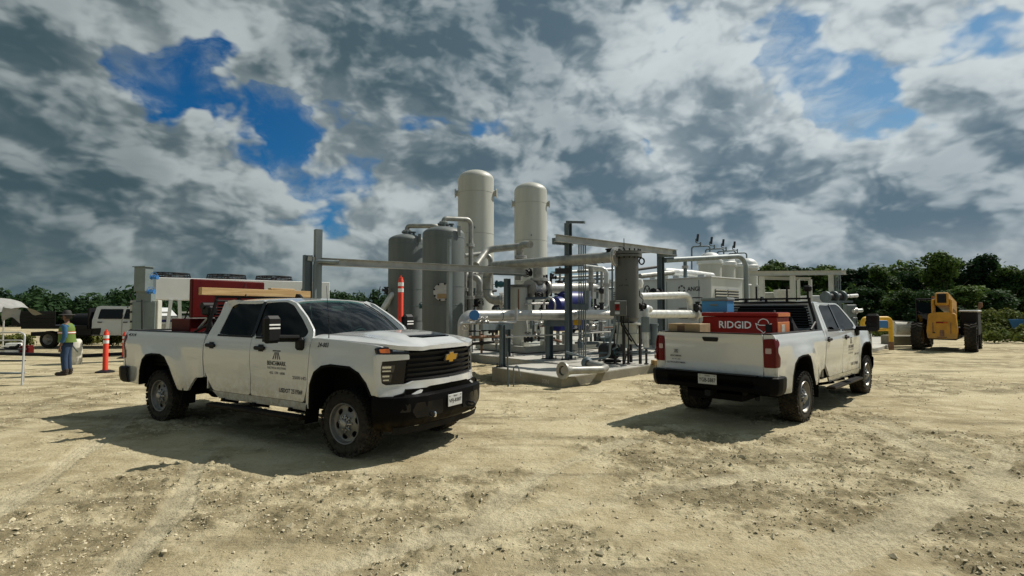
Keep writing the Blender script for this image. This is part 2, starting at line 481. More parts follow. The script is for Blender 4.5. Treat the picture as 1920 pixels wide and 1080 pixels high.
mk('navy', (.012, .018, .16), .4); mk('valve_blue', (.03, .16, .42), .45); mk('bin_blue', (.05, .25, .52), .5)
mk('teal_dark', (.03, .12, .14), .5)
mk('yellow', (.72, .42, .02), .45, noise=.2, nscale=5)
mk('loader_yellow', (.52, .25, .02), .45, noise=.22, nscale=3, dirt=(.2, 1.2, .8, .6), dcol=(.33, .26, .16))
mk('red_chest', (.085, .004, .004), .5, spec=.15, noise=.2, nscale=4)
mk('red_bright', (.24, .011, .008), .5, spec=.2, noise=.15, nscale=4)
mk('orange_chest', (.62, .17, .04), .5, noise=.15, nscale=4)
mk('marker_orange', (.70, .045, .014), .5); mk('reflect_white', (.80, .80, .78), .35)
mk('cardboard', (.36, .25, .135), .85, noise=.15, nscale=5)
mk('tape_brown', (.12, .06, .03), .5)
mk('louver_dark', (.03, .035, .035), .7)
mk('skin', (.16, .085, .055), .6); mk('shirt_blue', (.025, .10, .20), .85, bump=.3, bscale=30); mk('jeans', (.02, .045, .10), .9, bump=.3, bscale=30)
mk('hivis', (.11, .18, .028), .8); mk('hivis_orange', (.50, .11, .03), .8); mk('hat_dark', (.03, .028, .026), .8); mk('boot', (.035, .025, .02), .8)
mk('tarp', (.30, .30, .285), .7, noise=.15, nscale=3, bump=.4, bscale=5)
mk('aluminium', (.62, .62, .60), .4, metal=.5)
mk('sack_white', (.6, .58, .5), .8, noise=.2, nscale=6, bump=.5, bscale=8)
mk('grey_box', (.17, .21, .21), .5, noise=.12, nscale=3)
mk('bag_black', (.007, .007, .009), .8, spec=.2, bump=.6, bscale=9)

def wood(name, a, b, sc=6.0):
    m = bpy.data.materials.new(name); m.use_nodes = True
    t = NT(m.node_tree); bs = t.n['Principled BSDF']; bs.inputs['Roughness'].default_value = .75
    tc = t.node('ShaderNodeTexCoord').outputs['Object']
    mp = t.node('ShaderNodeMapping'); mp.inputs['Scale'].default_value = (.25, 6, 6); t.put(mp.inputs[0], tc)
    n = t.noise(mp.outputs[0], sc, 5, .6, dist=.6)
    kn = t.ss(t.voro(tc, 3.2), .04, .10)
    c = t.mix(t.ss(n, .35, .7), a, b); c = t.mix(kn, tuple(q * .4 for q in a), c)
    t.put(bs.inputs['Base Color'], c); return m
M['lumber'] = wood('lumber', (.36, .22, .085), (.52, .36, .17)); M['timber_old'] = wood('timber_old', (.20, .12, .06), (.34, .22, .12))

def concrete(name, col, d=.25):
    m = bpy.data.materials.new(name); m.use_nodes = True
    t = NT(m.node_tree); bs = t.n['Principled BSDF']; bs.inputs['Roughness'].default_value = .85
    tc = t.node('ShaderNodeTexCoord').outputs['Object']
    n1 = t.noise(tc, .9, 6, .6); n2 = t.noise(tc, 9, 6, .65)
    c = t.mix(t.ss(n1, .35, .68), tuple(q * (1 - d) for q in col), col)
    c = t.mix(t.m('MULTIPLY', t.ss(n2, .5, .75), .35), c, tuple(q * .55 for q in col))
    t.put(bs.inputs['Base Color'], c)
    bn = t.node('ShaderNodeBump'); bn.inputs['Strength'].default_value = .35; bn.inputs['Distance'].default_value = .02
    t.put(bn.inputs['Height'], n2); t.l.new(bn.outputs[0], bs.inputs['Normal']); return m
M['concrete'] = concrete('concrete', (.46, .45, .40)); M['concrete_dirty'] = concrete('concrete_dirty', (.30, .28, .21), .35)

def leaf(name, a, b, tr):
    m = bpy.data.materials.new(name); m.use_nodes = True
    t = NT(m.node_tree); bs = t.n['Principled BSDF']; bs.inputs['Roughness'].default_value = .7; bs.inputs['Specular IOR Level'].default_value = .08
    tc = t.node('ShaderNodeTexCoord').outputs['Object']
    oi = t.node('ShaderNodeObjectInfo').outputs['Random']
    n = t.m('ADD', t.noise(tc, .9, 4, .6), t.m('MULTIPLY', t.m('SUBTRACT', oi, .5), .25))
    c = t.mix(t.ss(n, .38, .66), a, b)
    t.put(bs.inputs['Base Color'], c)
    ts = t.node('ShaderNodeBsdfTranslucent'); t.put(ts.inputs[0], t.mix(.5, c, tr))
    mx = t.node('ShaderNodeMixShader'); mx.inputs[0].default_value = .22
    t.l.new(bs.outputs[0], mx.inputs[1]); t.l.new(ts.outputs[0], mx.inputs[2])
    t.l.new(mx.outputs[0], t.n['Material Output'].inputs[0]); return m
M['leaf_dark'] = leaf('leaf_dark', (.016, .036, .017), (.036, .072, .027), (.05, .12, .025))
M['leaf_mid'] = leaf('leaf_mid', (.030, .060, .020), (.085, .135, .032), (.13, .22, .03))
M['grass_blade'] = leaf('grass_blade', (.07, .10, .02), (.16, .17, .05), (.2, .24, .05))
mk('bark', (.09, .07, .05), .9, noise=.3, nscale=5)
# ------------------------------------------------------------------ ground
def vnoise(x, y, seed):
    """smooth value noise, vectorised"""
    r = np.random.default_rng(seed); T = r.random((256, 256)).astype(np.float32)
    xi = np.floor(x).astype(int); yi = np.floor(y).astype(int)
    fx = x - xi; fy = y - yi
    fx = fx * fx * (3 - 2 * fx); fy = fy * fy * (3 - 2 * fy)
    a = T[xi % 256, yi % 256]; b = T[(xi + 1) % 256, yi % 256]; c = T[xi % 256, (yi + 1) % 256]; d = T[(xi + 1) % 256, (yi + 1) % 256]
    return (a * (1 - fx) + b * fx) * (1 - fy) + (c * (1 - fx) + d * fx) * fy
def fbm(x, y, seed, oct=4, g=.5):
    s = 0; a = 1; n = 0
    for o in range(oct):
        s = s + a * vnoise(x * 2 ** o + 13.1 * o, y * 2 ** o + 7.7 * o, seed + o); n += a; a *= g
    return s / n
def sst(x, a, b):
    t = np.clip((x - a) / (b - a), 0, 1); return t * t * (3 - 2 * t)
def seg_dist(x, y, pts):
    """distance to a polyline and the signed side offset / running length"""
    best = np.full(x.shape, 1e9); off = np.zeros(x.shape); run = np.zeros(x.shape); L = 0
    for (ax, ay), (bx, by) in zip(pts[:-1], pts[1:]):
        dx, dy = bx - ax, by - ay; l = hypot(dx, dy)
        t = np.clip(((x - ax) * dx + (y - ay) * dy) / (l * l), 0, 1)
        ex = x - ax - t * dx; ey = y - ay - t * dy; d = np.hypot(ex, ey)
        k = d < best; best = np.where(k, d, best); off = np.where(k, (ex * -dy + ey * dx) / l, off); run = np.where(k, L + t * l, run); L += l
    return best, off, run
def arc(p0, p1, bulge, n=14):
    out = []
    for i in range(n + 1):
        t = i / n; dx, dy = p1[0] - p0[0], p1[1] - p0[1]
        k = 4 * t * (1 - t) * bulge
        out.append((p0[0] + dx * t - dy * k, p0[1] + dy * t + dx * k))
    return out
TRACKS = [([(-4.15, 3.2), (-5.0, 5.6), (-6.3, 8.6), (-8.5, 13.0)], .34), ([(-2.5, 3.0), (-3.1, 5.0), (-4.2, 7.4)], .26),
          (arc((3.7, 5.2), (6.6, 7.6), -.22), .30), (arc((2.4, 4.2), (5.6, 9.3), -.16), .28), (arc((-.6, 3.2), (1.7, 7.6), .10), .28),
          (arc((.4, 3.1), (8.5, 9.6), -.08), .30), (arc((-1.9, 3.4), (3.4, 6.2), .05), .28), ([(1.5, 8.6), (5.5, 13.5), (12, 21)], .32), (arc((5.2, 4.6), (9.5, 16), .06), .34)]
def ground_fields(x, y):
    rough = sst(fbm(x * .55, y * .55, 3, 4) + .10 * (vnoise(x * 2.1, y * 2.1, 9) - .5), .47, .60)
    comp = np.zeros_like(x); tread = np.zeros_like(x)
    for pts, w in TRACKS:
        d, off, run = seg_dist(x, y, pts)
        wob = (vnoise(run * 1.3, off * 0 + 3.3, 5) - .5) * .1
        w = w * .80; k = 1 - sst(d + wob, w * .42, w * .62)
        k = k * sst(vnoise(run * .55 + pts[0][0], run * 0 + pts[0][1], 17), .22, .5)
        rows = np.abs(((off + 10) / (w * .24)) % 1 - .5) * 2
        cross = np.abs(((run + np.abs(off) * .5) / .075) % 1 - .5) * 2
        tr = (sst(rows, .55, .85) * .75 + sst(cross, .45, .8) * .55)
        tread = np.maximum(tread, k * tr); comp = np.maximum(comp, k)
    return rough, comp, tread
def ground_height(x, y):
    rough, comp, tread = ground_fields(x, y)
    h = (fbm(x * .22, y * .22, 21, 3) - .5) * .05 + (fbm(x * 1.6, y * 1.6, 31, 3) - .5) * .028
    rough = rough * (1 - .7 * comp)
    cl = sst(vnoise(x * 12, y * 12, 41), .58, .95) * .024 + sst(vnoise(x * 25 + y * 3, y * 25, 42), .5, .92) * .015
    h += cl * (.34 + .85 * rough) + (fbm(x * 9, y * 9, 43, 2) - .5) * .012 * (.4 + rough)
    h += -.012 * comp - .019 * tread + .004 * comp
    h += -.20 * np.exp(-(((x + .75) / 1.0) ** 2 + ((y - 14.6) / 1.3) ** 2))
    h = h * (1 - .85 * sst(np.hypot(x, y), 18, 40))
    return h
def build_ground():
    def axis(fine0, fine1, step, lo, hi, g=1.07):
        a = list(np.arange(fine0, fine1, step)); s = step
        b = []; q = fine0
        while q > lo: s *= g; q -= s; b.append(q)
        s = step; q = a[-1]
        while q < hi: s *= g; q += s; a.append(q)
        return np.array(b[::-1] + a)
    xs = axis(-6.5, 7.5, .024, -900, 900); 
    ys = list(np.arange(2.6, 8.2, .020)); s = .020
    while ys[-1] < 16: s *= 1.012; ys.append(ys[-1] + s)
    while ys[-1] < 1400: s *= 1.06; ys.append(ys[-1] + s)
    lo = []; s = .03; q = 2.6
    while q > -60: s *= 1.15; q -= s; lo.append(q)
    ys = np.array(lo[::-1] + ys)
    X, Y = np.meshgrid(xs, ys, indexing='ij'); Z = ground_height(X, Y)
    nx, ny = X.shape
    me = bpy.data.meshes.new('ground'); me.vertices.add(nx * ny)
    me.vertices.foreach_set('co', np.stack([X, Y, Z], -1).astype(np.float32).ravel())
    i = np.arange(nx * ny).reshape(nx, ny)
    F = np.stack([i[:-1, :-1], i[1:, :-1], i[1:, 1:], i[:-1, 1:]], -1).reshape(-1)
    n = len(F) // 4; me.loops.add(len(F)); me.loops.foreach_set('vertex_index', F.astype(np.int32))
    me.polygons.add(n); me.polygons.foreach_set('loop_start', np.arange(0, 4 * n, 4, dtype=np.int32))
    me.polygons.foreach_set('use_smooth', np.ones(n, bool)); me.update(); me.validate()
    rough, comp, tread = ground_fields(X, Y)
    for nm, arr in (('rough', rough), ('packed', comp)):
        at = me.attributes.new(nm, 'FLOAT', 'POINT'); at.data.foreach_set('value', arr.astype(np.float32).ravel())
    m = bpy.data.materials.new('caliche'); m.use_nodes = True
    t = NT(m.node_tree); bs = t.n['Principled BSDF']; bs.inputs['Roughness'].default_value = .95; bs.inputs['Specular IOR Level'].default_value = .15
    tc = t.node('ShaderNodeTexCoord').outputs['Object']
    ra = t.node('ShaderNodeAttribute', attribute_name='rough').outputs['Fac']; pa = t.node('ShaderNodeAttribute', attribute_name='packed').outputs['Fac']
    n1 = t.noise(tc, .35, 6, .6); n2 = t.noise(tc, 2.2, 7, .65); n3 = t.noise(tc, 22, 6, .7); v = t.voro(tc, 34)
    mp = t.node('ShaderNodeMapping'); mp.inputs['Scale'].default_value = (.30, 1.5, 1); mp.inputs['Rotation'].default_value = (0, 0, .25); t.put(mp.inputs[0], tc)
    n4 = t.noise(mp.outputs[0], 1.0, 8, .68)
    c = t.mix(t.ss(n1, .36, .62), (.345, .287, .168), (.480, .418, .264))
    c = t.mix(t.ss(n2, .40, .72), c, (.550, .490, .325))
    c = t.mix(t.m('MULTIPLY', ra, t.ss(n2, .62, .34)), c, (.205, .172, .100))
    c = t.mix(t.m('MULTIPLY', t.ss(n4, .50, .66), .80), c, (.190, .160, .095))
    c = t.mix(t.m('MULTIPLY', pa, .36), c, (.55, .505, .36))
    c = t.mix(t.m('MULTIPLY', t.ss(n3, .54, .72), .5), c, (.185, .152, .095))
    c = t.mix(t.m('MULTIPLY', t.ss(n3, .44, .28), .45), c, (.63, .58, .42))
    t.put(bs.inputs['Base Color'], c)
    hgt = t.m('ADD', t.m('MULTIPLY', n3, .6), t.m('MULTIPLY', v, -.12)); hgt = t.m('ADD', hgt, t.m('MULTIPLY', t.noise(tc, 70, 4, .7), .35)); hgt = t.m('ADD', hgt, t.m('MULTIPLY', n4, 1.8)); hgt = t.m('ADD', hgt, t.m('MULTIPLY', t.noise(tc, 8, 9, .72), .9))
    bn = t.node('ShaderNodeBump'); bn.inputs['Strength'].default_value = 1.0; bn.inputs['Distance'].default_value = .03
    t.put(bn.inputs['Height'], hgt); t.l.new(bn.outputs[0], bs.inputs['Normal'])
    me.materials.append(m)
    ob = bpy.data.objects.new('ground', me); COL.objects.link(ob); ob['kind'] = 'structure'
    # loose stones and clods, thinning with distance
    N = 30000
    r = 2.9 * (16 / 2.9) ** RNG.random(N); px = (RNG.random(N) * 2.4 - 1.2) * r; py = r + RNG.normal(0, .05, N)
    rg, cp, _ = ground_fields(px, py)
    keep = (RNG.random(N) < .10 + .75 * rg) & (cp < .6)
    px, py = px[keep], py[keep]; N = len(px)
    sz = .005 + .010 * RNG.random(N) ** 3 + (RNG.random(N) < .010) * .018 + py * .0004
    base = np.array([[1, 0, 0], [-1, 0, 0], [0, 1, 0], [0, -1, 0], [0, 0, 1], [0, 0, -1]], float)
    tri = np.array([[0, 2, 4], [2, 1, 4], [1, 3, 4], [3, 0, 4], [2, 0, 5], [1, 2, 5], [3, 1, 5], [0, 3, 5]])
    V = base[None] * (1 + RNG.normal(0, .22, (N, 6, 3))) + RNG.normal(0, .25, (N, 6, 3))
    V *= sz[:, None, None] * np.array([1.25, 1.0, .75])[None, None]
    a = RNG.random(N) * 6.28; ca, sa = np.cos(a)[:, None], np.sin(a)[:, None]
    V = np.stack([V[..., 0] * ca - V[..., 1] * sa, V[..., 0] * sa + V[..., 1] * ca, V[..., 2]], -1)
    V += np.stack([px, py, ground_height(px, py) + sz * .35], -1)[:, None]
    F = (tri[None] + (np.arange(N) * 6)[:, None, None]).reshape(-1, 3)
    me = bpy.data.meshes.new('gravel'); me.from_pydata(V.reshape(-1, 3).tolist(), [], F.tolist())
    mm = bpy.data.materials.new('gravel'); mm.use_nodes = True; t = NT(mm.node_tree); b = t.n['Principled BSDF']; b.inputs['Roughness'].default_value = .9
    tc = t.node('ShaderNodeTexCoord').outputs['Object']; t.put(b.inputs['Base Color'], t.mix(t.ss(t.noise(tc, 9, 3, .6), .3, .7), (.36, .305, .185), (.60, .53, .37)))
    me.materials.append(mm); ob = bpy.data.objects.new('gravel', me); COL.objects.link(ob); ob['kind'] = 'stuff'
    tag(ob, 'loose pale stones and clods scattered over the bare ground', 'gravel')
build_ground()
# ------------------------------------------------------------------ trees and scrub
def leaf_cloud(lobes, n, size, seed, zmin=.05):
    """n leaf sprays scattered through the outer part of every lobe; returns verts, faces"""
    r = np.random.default_rng(seed); L = np.array(lobes); vol = L[:, 3] * L[:, 4]; k = r.choice(len(L), n, p=vol / vol.sum())
    d = r.normal(size=(n, 3)); d /= np.linalg.norm(d, axis=1)[:, None]
    rad = (.45 + .62 * r.random(n) ** .55); rad *= 1 + .22 * np.sin(d[:, 0] * 7 + k) * np.sin(d[:, 2] * 6 + 2 * k)
    c = L[k, :3] + d * rad[:, None] * np.stack([L[k, 3], L[k, 3], L[k, 4]], 1)
    c[:, 2] = np.maximum(c[:, 2], zmin + r.random(n) * .5)
    nr = d + r.normal(0, .55, (n, 3)) + np.array([0, 0, .35]); nr /= np.linalg.norm(nr, axis=1)[:, None]
    u = np.cross(nr, r.normal(size=(n, 3))); u /= np.linalg.norm(u, axis=1)[:, None]; w = np.cross(nr, u)
    s = size * (.55 + .9 * r.random(n)); a = (s * (.9 + .5 * r.random(n)))[:, None] * u; b = (s * (.5 + .4 * r.random(n)))[:, None] * w
    fold = nr * (s * .25 * r.random(n))[:, None]
    V = np.stack([c - a, c - b * .9 + fold, c + a, c + b + fold * .5], 1).reshape(-1, 3)
    F = np.arange(n * 4).reshape(n, 4); return V, F
def foliage_mesh(name, V, F, mat):
    me = bpy.data.meshes.new(name); me.vertices.add(len(V)); me.vertices.foreach_set('co', V.astype(np.float32).ravel())
    me.loops.add(F.size); me.loops.foreach_set('vertex_index', F.astype(np.int32).ravel()); me.polygons.add(len(F))
    me.polygons.foreach_set('loop_start', np.arange(0, F.size, 4, dtype=np.int32)); me.update(); me.validate(); me.materials.append(mat); return me
def crown_lobes(H, Rr, seed, low=.12):
    r = random.Random(seed); L = []
    for i in range(26):
        t = r.random(); z = H * (low + (.90 - low) * t); w = Rr * (1 - .55 * max(0, t - .35) / .65) * (.75 + .25 * min(1, t / .25))
        a = r.random() * 6.283; q = w * r.random() ** .5 * .85; s = Rr * (.24 + .20 * r.random()) * (1 - .35 * t)
        L.append((q * cos(a), q * sin(a), z, s, s * .80))
    for i in range(7):
        a = r.random() * 6.283; q = Rr * .45 * r.random(); s = Rr * (.14 + .10 * r.random()); L.append((q * cos(a), q * sin(a), H * (.88 + .10 * r.random()), s, s))
    return L
CROWN = []
def crown_variants():
    for k in range(6):
        V, F = leaf_cloud(crown_lobes(1.0, .46, 40 + k), 9000, .021, 90 + k, .02); CROWN.append(foliage_mesh('crown', V, F, M['leaf_dark' if k % 2 else 'leaf_mid']))
crown_variants()
def tree(px, ytop, Y, label, k, wide=1.0):
    p = P(px, 600, Y); H = P(px, ytop, Y).z
    T = thing('broadleaf_tree', label, 'tree', (p.x, p.y, 0), k * 1.7, 'trees behind the yard on the right')
    c = bpy.data.objects.new('crown', CROWN[k % 6]); COL.objects.link(c); c.parent = T; c.scale = (H * wide, H * wide, H)
    r = random.Random(k); m = MB(); t0 = Vector((0, 0, -.1)); t1 = Vector((.12 * H * (r.random() - .5), .1 * H * (r.random() - .5), H * .45))
    m.tube([t0, (t0 + t1) / 2 + Vector((.1, 0, 0)), t1, t1 + Vector((.1, .1, H * .35))], [H * .028, H * .023, H * .017, H * .005], 8)
    for i in range(6):
        a = i * 1.05 + k; b = t0.lerp(t1, .55 + .07 * i); m.tube([b, b + Vector((cos(a) * H * .14, sin(a) * H * .14, H * .12)), b + Vector((cos(a) * H * .27, sin(a) * H * .27, H * .26))], [H * .010, H * .007, H * .003], 6)
    m.build('trunk', M['bark'], T); return T
for k, (px, yt, Y, w, lb) in enumerate(((1768, 479, 46, 1.05, 'tallest dark tree rising straight behind the telehandler boom'), (1838, 487, 49, 1.1, 'broad green tree right of the tallest one'), (1893, 508, 47, 1.1, 'rounded tree above the blue skip'), (1722, 515, 50, 1.1, 'lower tree left of the tallest one'),
        (1655, 505, 54, 1.1, 'tree with an uneven top above the yellow guard hoop'), (1600, 508, 57, 1.2, 'tree above the grey electrical panels'), (1545, 503, 60, 1.2, 'tree behind the right end of the beige rack'), (1495, 505, 62, 1.2, 'tree behind the middle of the beige rack'), (1452, 497, 60, 1.0, 'dark tree just right of the white domed tanks'), (1425, 508, 64, 1.1, 'small dark tree showing between the bent pipe and the rack'),
        (1692, 548, 45, 1.5, 'low bushy tree at the left foot of the tall clump'), (1625, 545, 48, 1.6, 'low bushy tree behind the yellow hoop'), (1812, 540, 43, 1.6, 'low bushy tree right behind the telehandler'), (1872, 548, 42, 1.6, 'low bushy tree left of the blue skip'), (1935, 512, 46, 1.2, 'tree cut by the right edge of the picture'), (1750, 550, 43, 1.6, 'low bushy tree left behind the telehandler cab'), (1570, 548, 50, 1.6, 'low bushy tree behind the stacked white pipe ends'))):
    tree(px, yt, Y, lb, k, w)
def scrub(name, label, cat, pts, n, size, seed, mat):
    r = random.Random(seed); L = []
    for (px0, px1, Y, h, cnt) in pts:
        for i in range(cnt):
            q = P(px0 + (px1 - px0) * (i + r.random()) / cnt, 600, Y * (1 + .08 * (r.random() - .5))); hh = h * (.65 + .55 * r.random())
            w = hh * (.45 + .35 * r.random()); L.append((q.x, q.y, hh * .45, w, hh * .55))
            for j in range(2): s = w * (.25 + .25 * r.random()); L.append((q.x + (r.random() - .5) * w * 1.4, q.y + (r.random() - .5) * w, hh * (.75 + .3 * r.random()), s, s))
    V, F = leaf_cloud(L, n, size, seed); o = bpy.data.objects.new(name, foliage_mesh(name, V, F, mat)); COL.objects.link(o); o['kind'] = 'stuff'; tag(o, label, cat); return o
scrub('far_woodland', 'dark belt of trees along the horizon on the left', 'woodland', [(-260, 260, 62, 2.9, 34), (-300, 330, 70, 3.5, 30), (230, 420, 66, 2.9, 16), (600, 760, 105, 4.6, 18), (400, 620, 120, 4.4, 16), (760, 1000, 150, 5, 14)], 60000, .26, 5, M['leaf_dark'])
scrub('far_woodland', 'dark understory and distant trees closing the view behind the plant and the rack', 'woodland', [(1400, 2150, 66, 5.2, 40), (1000, 1420, 95, 4.6, 20), (1380, 2150, 52, 3.2, 40)], 60000, .28, 8, M['leaf_mid'])
scrub('weeds', 'sunlit yellow green weeds along the foot of the trees on the right', 'weeds', [(1835, 1905, 35, 1.25, 14), (1905, 1990, 33, .9, 10), (1600, 1700, 36, .8, 8), (1830, 1960, 31, .5, 14)], 16000, .085, 12, M['grass_blade'])
scrub('weeds', 'low green weeds along the far side of the yard by the flatbed', 'weeds', [(-60, 60, 27.8, .35, 20), (140, 235, 28.5, .35, 18), (235, 420, 30, .4, 16)], 9000, .06, 13, M['grass_blade'])
# ------------------------------------------------------------------ the plant: pads, vessels, racks, pipework
UA = Vector((cos(R(40)), sin(R(40)), 0)); UB = Vector((-sin(R(40)), cos(R(40)), 0)); UZ = Vector((0, 0, 1)); ANG_A = R(40)
def slab(name, corners, z0, z1, mat):
    mb = MB(); n = len(corners)
    mb.v = [(c[0], c[1], z1) for c in corners] + [(c[0], c[1], z0) for c in corners]
    mb.f = [tuple(range(n)), tuple(range(2 * n - 1, n - 1, -1))] + [(i, n + i, n + (i + 1) % n, (i + 1) % n) for i in range(n)]; mb.mi = [0] * len(mb.f)
    o = mb.build(name, mat, smooth=False); o['kind'] = 'structure'
    bv = o.modifiers.new('edge', 'BEVEL'); bv.width = .02; bv.segments = 2; bv.limit_method = 'ANGLE'
    return o
PL, PF = G(922, 688, .23), G(1053, 709, .23); PR = G(1236, 682, .23)
PR2 = PF + (PR - PF) * 1.5
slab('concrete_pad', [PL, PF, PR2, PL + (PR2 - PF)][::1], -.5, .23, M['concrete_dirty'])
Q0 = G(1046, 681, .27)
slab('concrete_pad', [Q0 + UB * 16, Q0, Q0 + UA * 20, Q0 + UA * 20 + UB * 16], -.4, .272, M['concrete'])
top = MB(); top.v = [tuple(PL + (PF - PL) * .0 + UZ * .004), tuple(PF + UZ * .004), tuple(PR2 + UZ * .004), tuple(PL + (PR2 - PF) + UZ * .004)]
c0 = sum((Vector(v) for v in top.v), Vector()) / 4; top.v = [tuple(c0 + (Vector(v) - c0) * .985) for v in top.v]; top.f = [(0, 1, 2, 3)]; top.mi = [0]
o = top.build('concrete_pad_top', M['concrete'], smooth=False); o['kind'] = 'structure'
# chalked number on the pad face
l = MB(); dfc = (PF - PL); dfc.z = 0; L_ = dfc.length; dfc.normalize(); nfc = Vector((dfc.y, -dfc.x, 0)); cst = PL + dfc * (L_ * .80)
lettering(l, '33N', lambda u, v: cst + dfc * u + nfc * .004 + UZ * (-.14 + v), .10, .26)
o = l.build('chalk_number', principled('chalk', (.45, .44, .38), .9), smooth=False); tag(o, 'faint number chalked on the shaded face of the near concrete pad', 'chalk mark')

def bolts(mb, c, ax, r, n, s=.02, L=.05):
    ax = Vector(ax).normalized(); u = ax.orthogonal().normalized(); w = ax.cross(u)
    for k in range(n):
        p = Vector(c) + (u * cos(2 * pi * k / n) + w * sin(2 * pi * k / n)) * r
        mb.cyl(p - ax * L / 2, p + ax * L / 2, s, 6)
def flange(par, c, ax, r, mat, t=.045, pair=True, n=8, name='flange'):
    mb = MB(); c = Vector(c); ax = Vector(ax).normalized()
    for s in ((-1, 1) if pair else (1,)):
        mb.cyl(c + ax * s * .006, c + ax * s * (t + .006), r, 24)
    bolts(mb, c, ax, r * .80, n, max(.010, r * .07), t * 3.2)
    return mb.build(name, mat, par, world=True)
def pipe_thing(name, label, cat, pts, r, mat, bend=None, flanges=(), group=None, n=16, bands=(), fmat=None):
    pts = [Vector(p) for p in pts]
    T = thing(name, label, cat, tuple(pts[0]), 0, group)
    mb = MB(); mb.pipe(pts, r, bend if bend is not None else r * 3, n); mb.build('pipe', mat, T, world=True)
    for (c, ax) in flanges: flange(T, c, ax, r * 1.75, fmat or M['stainless'])
    for (c, ax) in bands:
        b = MB(); ax = Vector(ax).normalized(); b.cyl(Vector(c) - ax * .012, Vector(c) + ax * .012, r * 1.03, n); b.build('weld_seam', M['galv_dark'], T, world=True)
    return T
def handwheel(par, c, ax, r, mat, name='handwheel'):
    c = Vector(c); ax = Vector(ax).normalized(); u = ax.orthogonal().normalized(); w = ax.cross(u); mb = MB()
    ring = [c + (u * cos(a) + w * sin(a)) * r for a in np.linspace(0, 2 * pi, 21)[:-1]]
    mb.tube(ring, r * .10, 6, closed=True)
    for k in range(4):
        a = k * pi / 2; mb.tube([c - ax * r * .1, c + (u * cos(a) + w * sin(a)) * r], r * .07, 5)
    return mb.build(name, mat, par, world=True)
def valve(label, c, ax, r, mat=None, stem=None, wheel=True, group=None, name='gate_valve', wr=None):
    """flanged valve on a pipe: body, two flanges, bonnet, stem and handwheel"""
    mat = mat or M['iron_dark']; c = Vector(c); ax = Vector(ax).normalized(); stem = Vector(stem or (0, 0, 1)).normalized()
    T = thing(name, label, 'valve', tuple(c), 0, group)
    b = MB(); b.tube([c - ax * r * 2.0, c - ax * r * 1.2, c, c + ax * r * 1.2, c + ax * r * 2.0], [r, r * 1.15, r * 1.5, r * 1.15, r], 14)
    b.cyl(c, c + stem * r * 2.4, r * .8, 12); b.cyl(c + stem * r * 2.3, c + stem * r * 2.6, r * 1.1, 12)
    b.build('valve_body', mat, T, world=True)
    for s in (-1, 1): flange(T, c + ax * s * r * 2.1, ax, r * 1.7, mat, r * .3, False)
    if wheel:
        s_ = MB(); s_.cyl(c + stem * r * 2.6, c + stem * r * 4.6, r * .18, 6); s_.build('stem', M['stainless'], T, world=True)
        handwheel(T, c + stem * r * 4.2, stem, wr or r * 1.9, mat)
    return T
def vessel(name, label, cat, pos, r, z0, z1, mat, skirt=.5, group=None, seams=(), head=.35):
    T = thing(name, label, cat, (pos[0], pos[1], z0), 0, group)
    H = z1 - z0; mb = MB(); h = r * head * 1.1
    prof = [(r, skirt)] + [(r, H - h)] + [(r * cos(a), H - h + h * sin(a)) for a in np.linspace(.12, pi / 2, 9)]
    mb.lathe(prof, n=44); mb.build('shell', mat, T, angle=50)
    sk = MB(); sk.lathe([(r * .985, 0), (r * .985, skirt + .01)], n=40); sk.lathe([(r * 1.08, 0), (r * 1.08, .03), (r * .97, .03)], n=40)
    sk.build('skirt', mat, T)
    for z in seams:
        b = MB(); b.lathe([(r * .99, z - .014), (r + .006, z - .008), (r + .006, z + .008), (r * .99, z + .014)], n=44); b.build('weld_seam', M['seam_dark'] if mat is M['vessel_cream'] else M['galv_dark'], T)
    return T
def hbeam(mb, a, b, h=.2, w=.15, t=.014, up=UZ):
    a = Vector(a); b = Vector(b); d = (b - a).normalized(); up = Vector(up); sd = d.cross(up).normalized(); up = sd.cross(d).normalized()
    def bx(c, hw, hh):
        vs = [q + sd * i * hw + up * (c + j * hh) for q in (a, b) for (i, j) in ((-1, -1), (1, -1), (1, 1), (-1, 1))]
        mb.add(vs, [(0, 3, 2, 1), (4, 5, 6, 7), (0, 1, 5, 4), (1, 2, 6, 5), (2, 3, 7, 6), (3, 0, 4, 7)])
    bx(h / 2 - t / 2, w / 2, t / 2); bx(-h / 2 + t / 2, w / 2, t / 2); bx(0, t / 2, h / 2 - t)
def boxbeam(mb, a, b, w, h, up=UZ):
    a = Vector(a); b = Vector(b); d = (b - a).normalized(); up = Vector(up)
    if abs(d.dot(up)) > .98: up = UA
    sd = d.cross(up).normalized(); up = sd.cross(d).normalized()
    vs = [q + sd * i * w / 2 + up * j * h / 2 for q in (a, b) for (i, j) in ((-1, -1), (1, -1), (1, 1), (-1, 1))]
    mb.add(vs, [(0, 3, 2, 1), (4, 5, 6, 7), (0, 1, 5, 4), (1, 2, 6, 5), (2, 3, 7, 6), (3, 0, 4, 7)])
def post(par, p, z0, z1, w, mat, name='post', h_section=True):
    mb = MB(); p = Vector((p[0], p[1], 0))
    if h_section: hbeam(mb, p + UZ * z0, p + UZ * z1, w, w, .014, UA)
    else: boxbeam(mb, p + UZ * z0, p + UZ * z1, w, w, UA)
    o = mb.build(name, mat, par, world=True, smooth=False)
    b = MB(); b.box((p[0], p[1], z0 + .012), (w * 2.0, w * 2.0, .024), rz=ANG_A); b.build('base_plate', M['iron_dark'], par, world=True, smooth=False)
    for i in (-1, 1):
        for j in (-1, 1):
            q = p + UA * i * w * .82 + UB * j * w * .82
            k = MB(); k.cyl(q + UZ * (z0 + .02), q + UZ * (z0 + .11), .016, 6); k.build('anchor_bolt', M['iron_dark'], par, world=True)
    return o

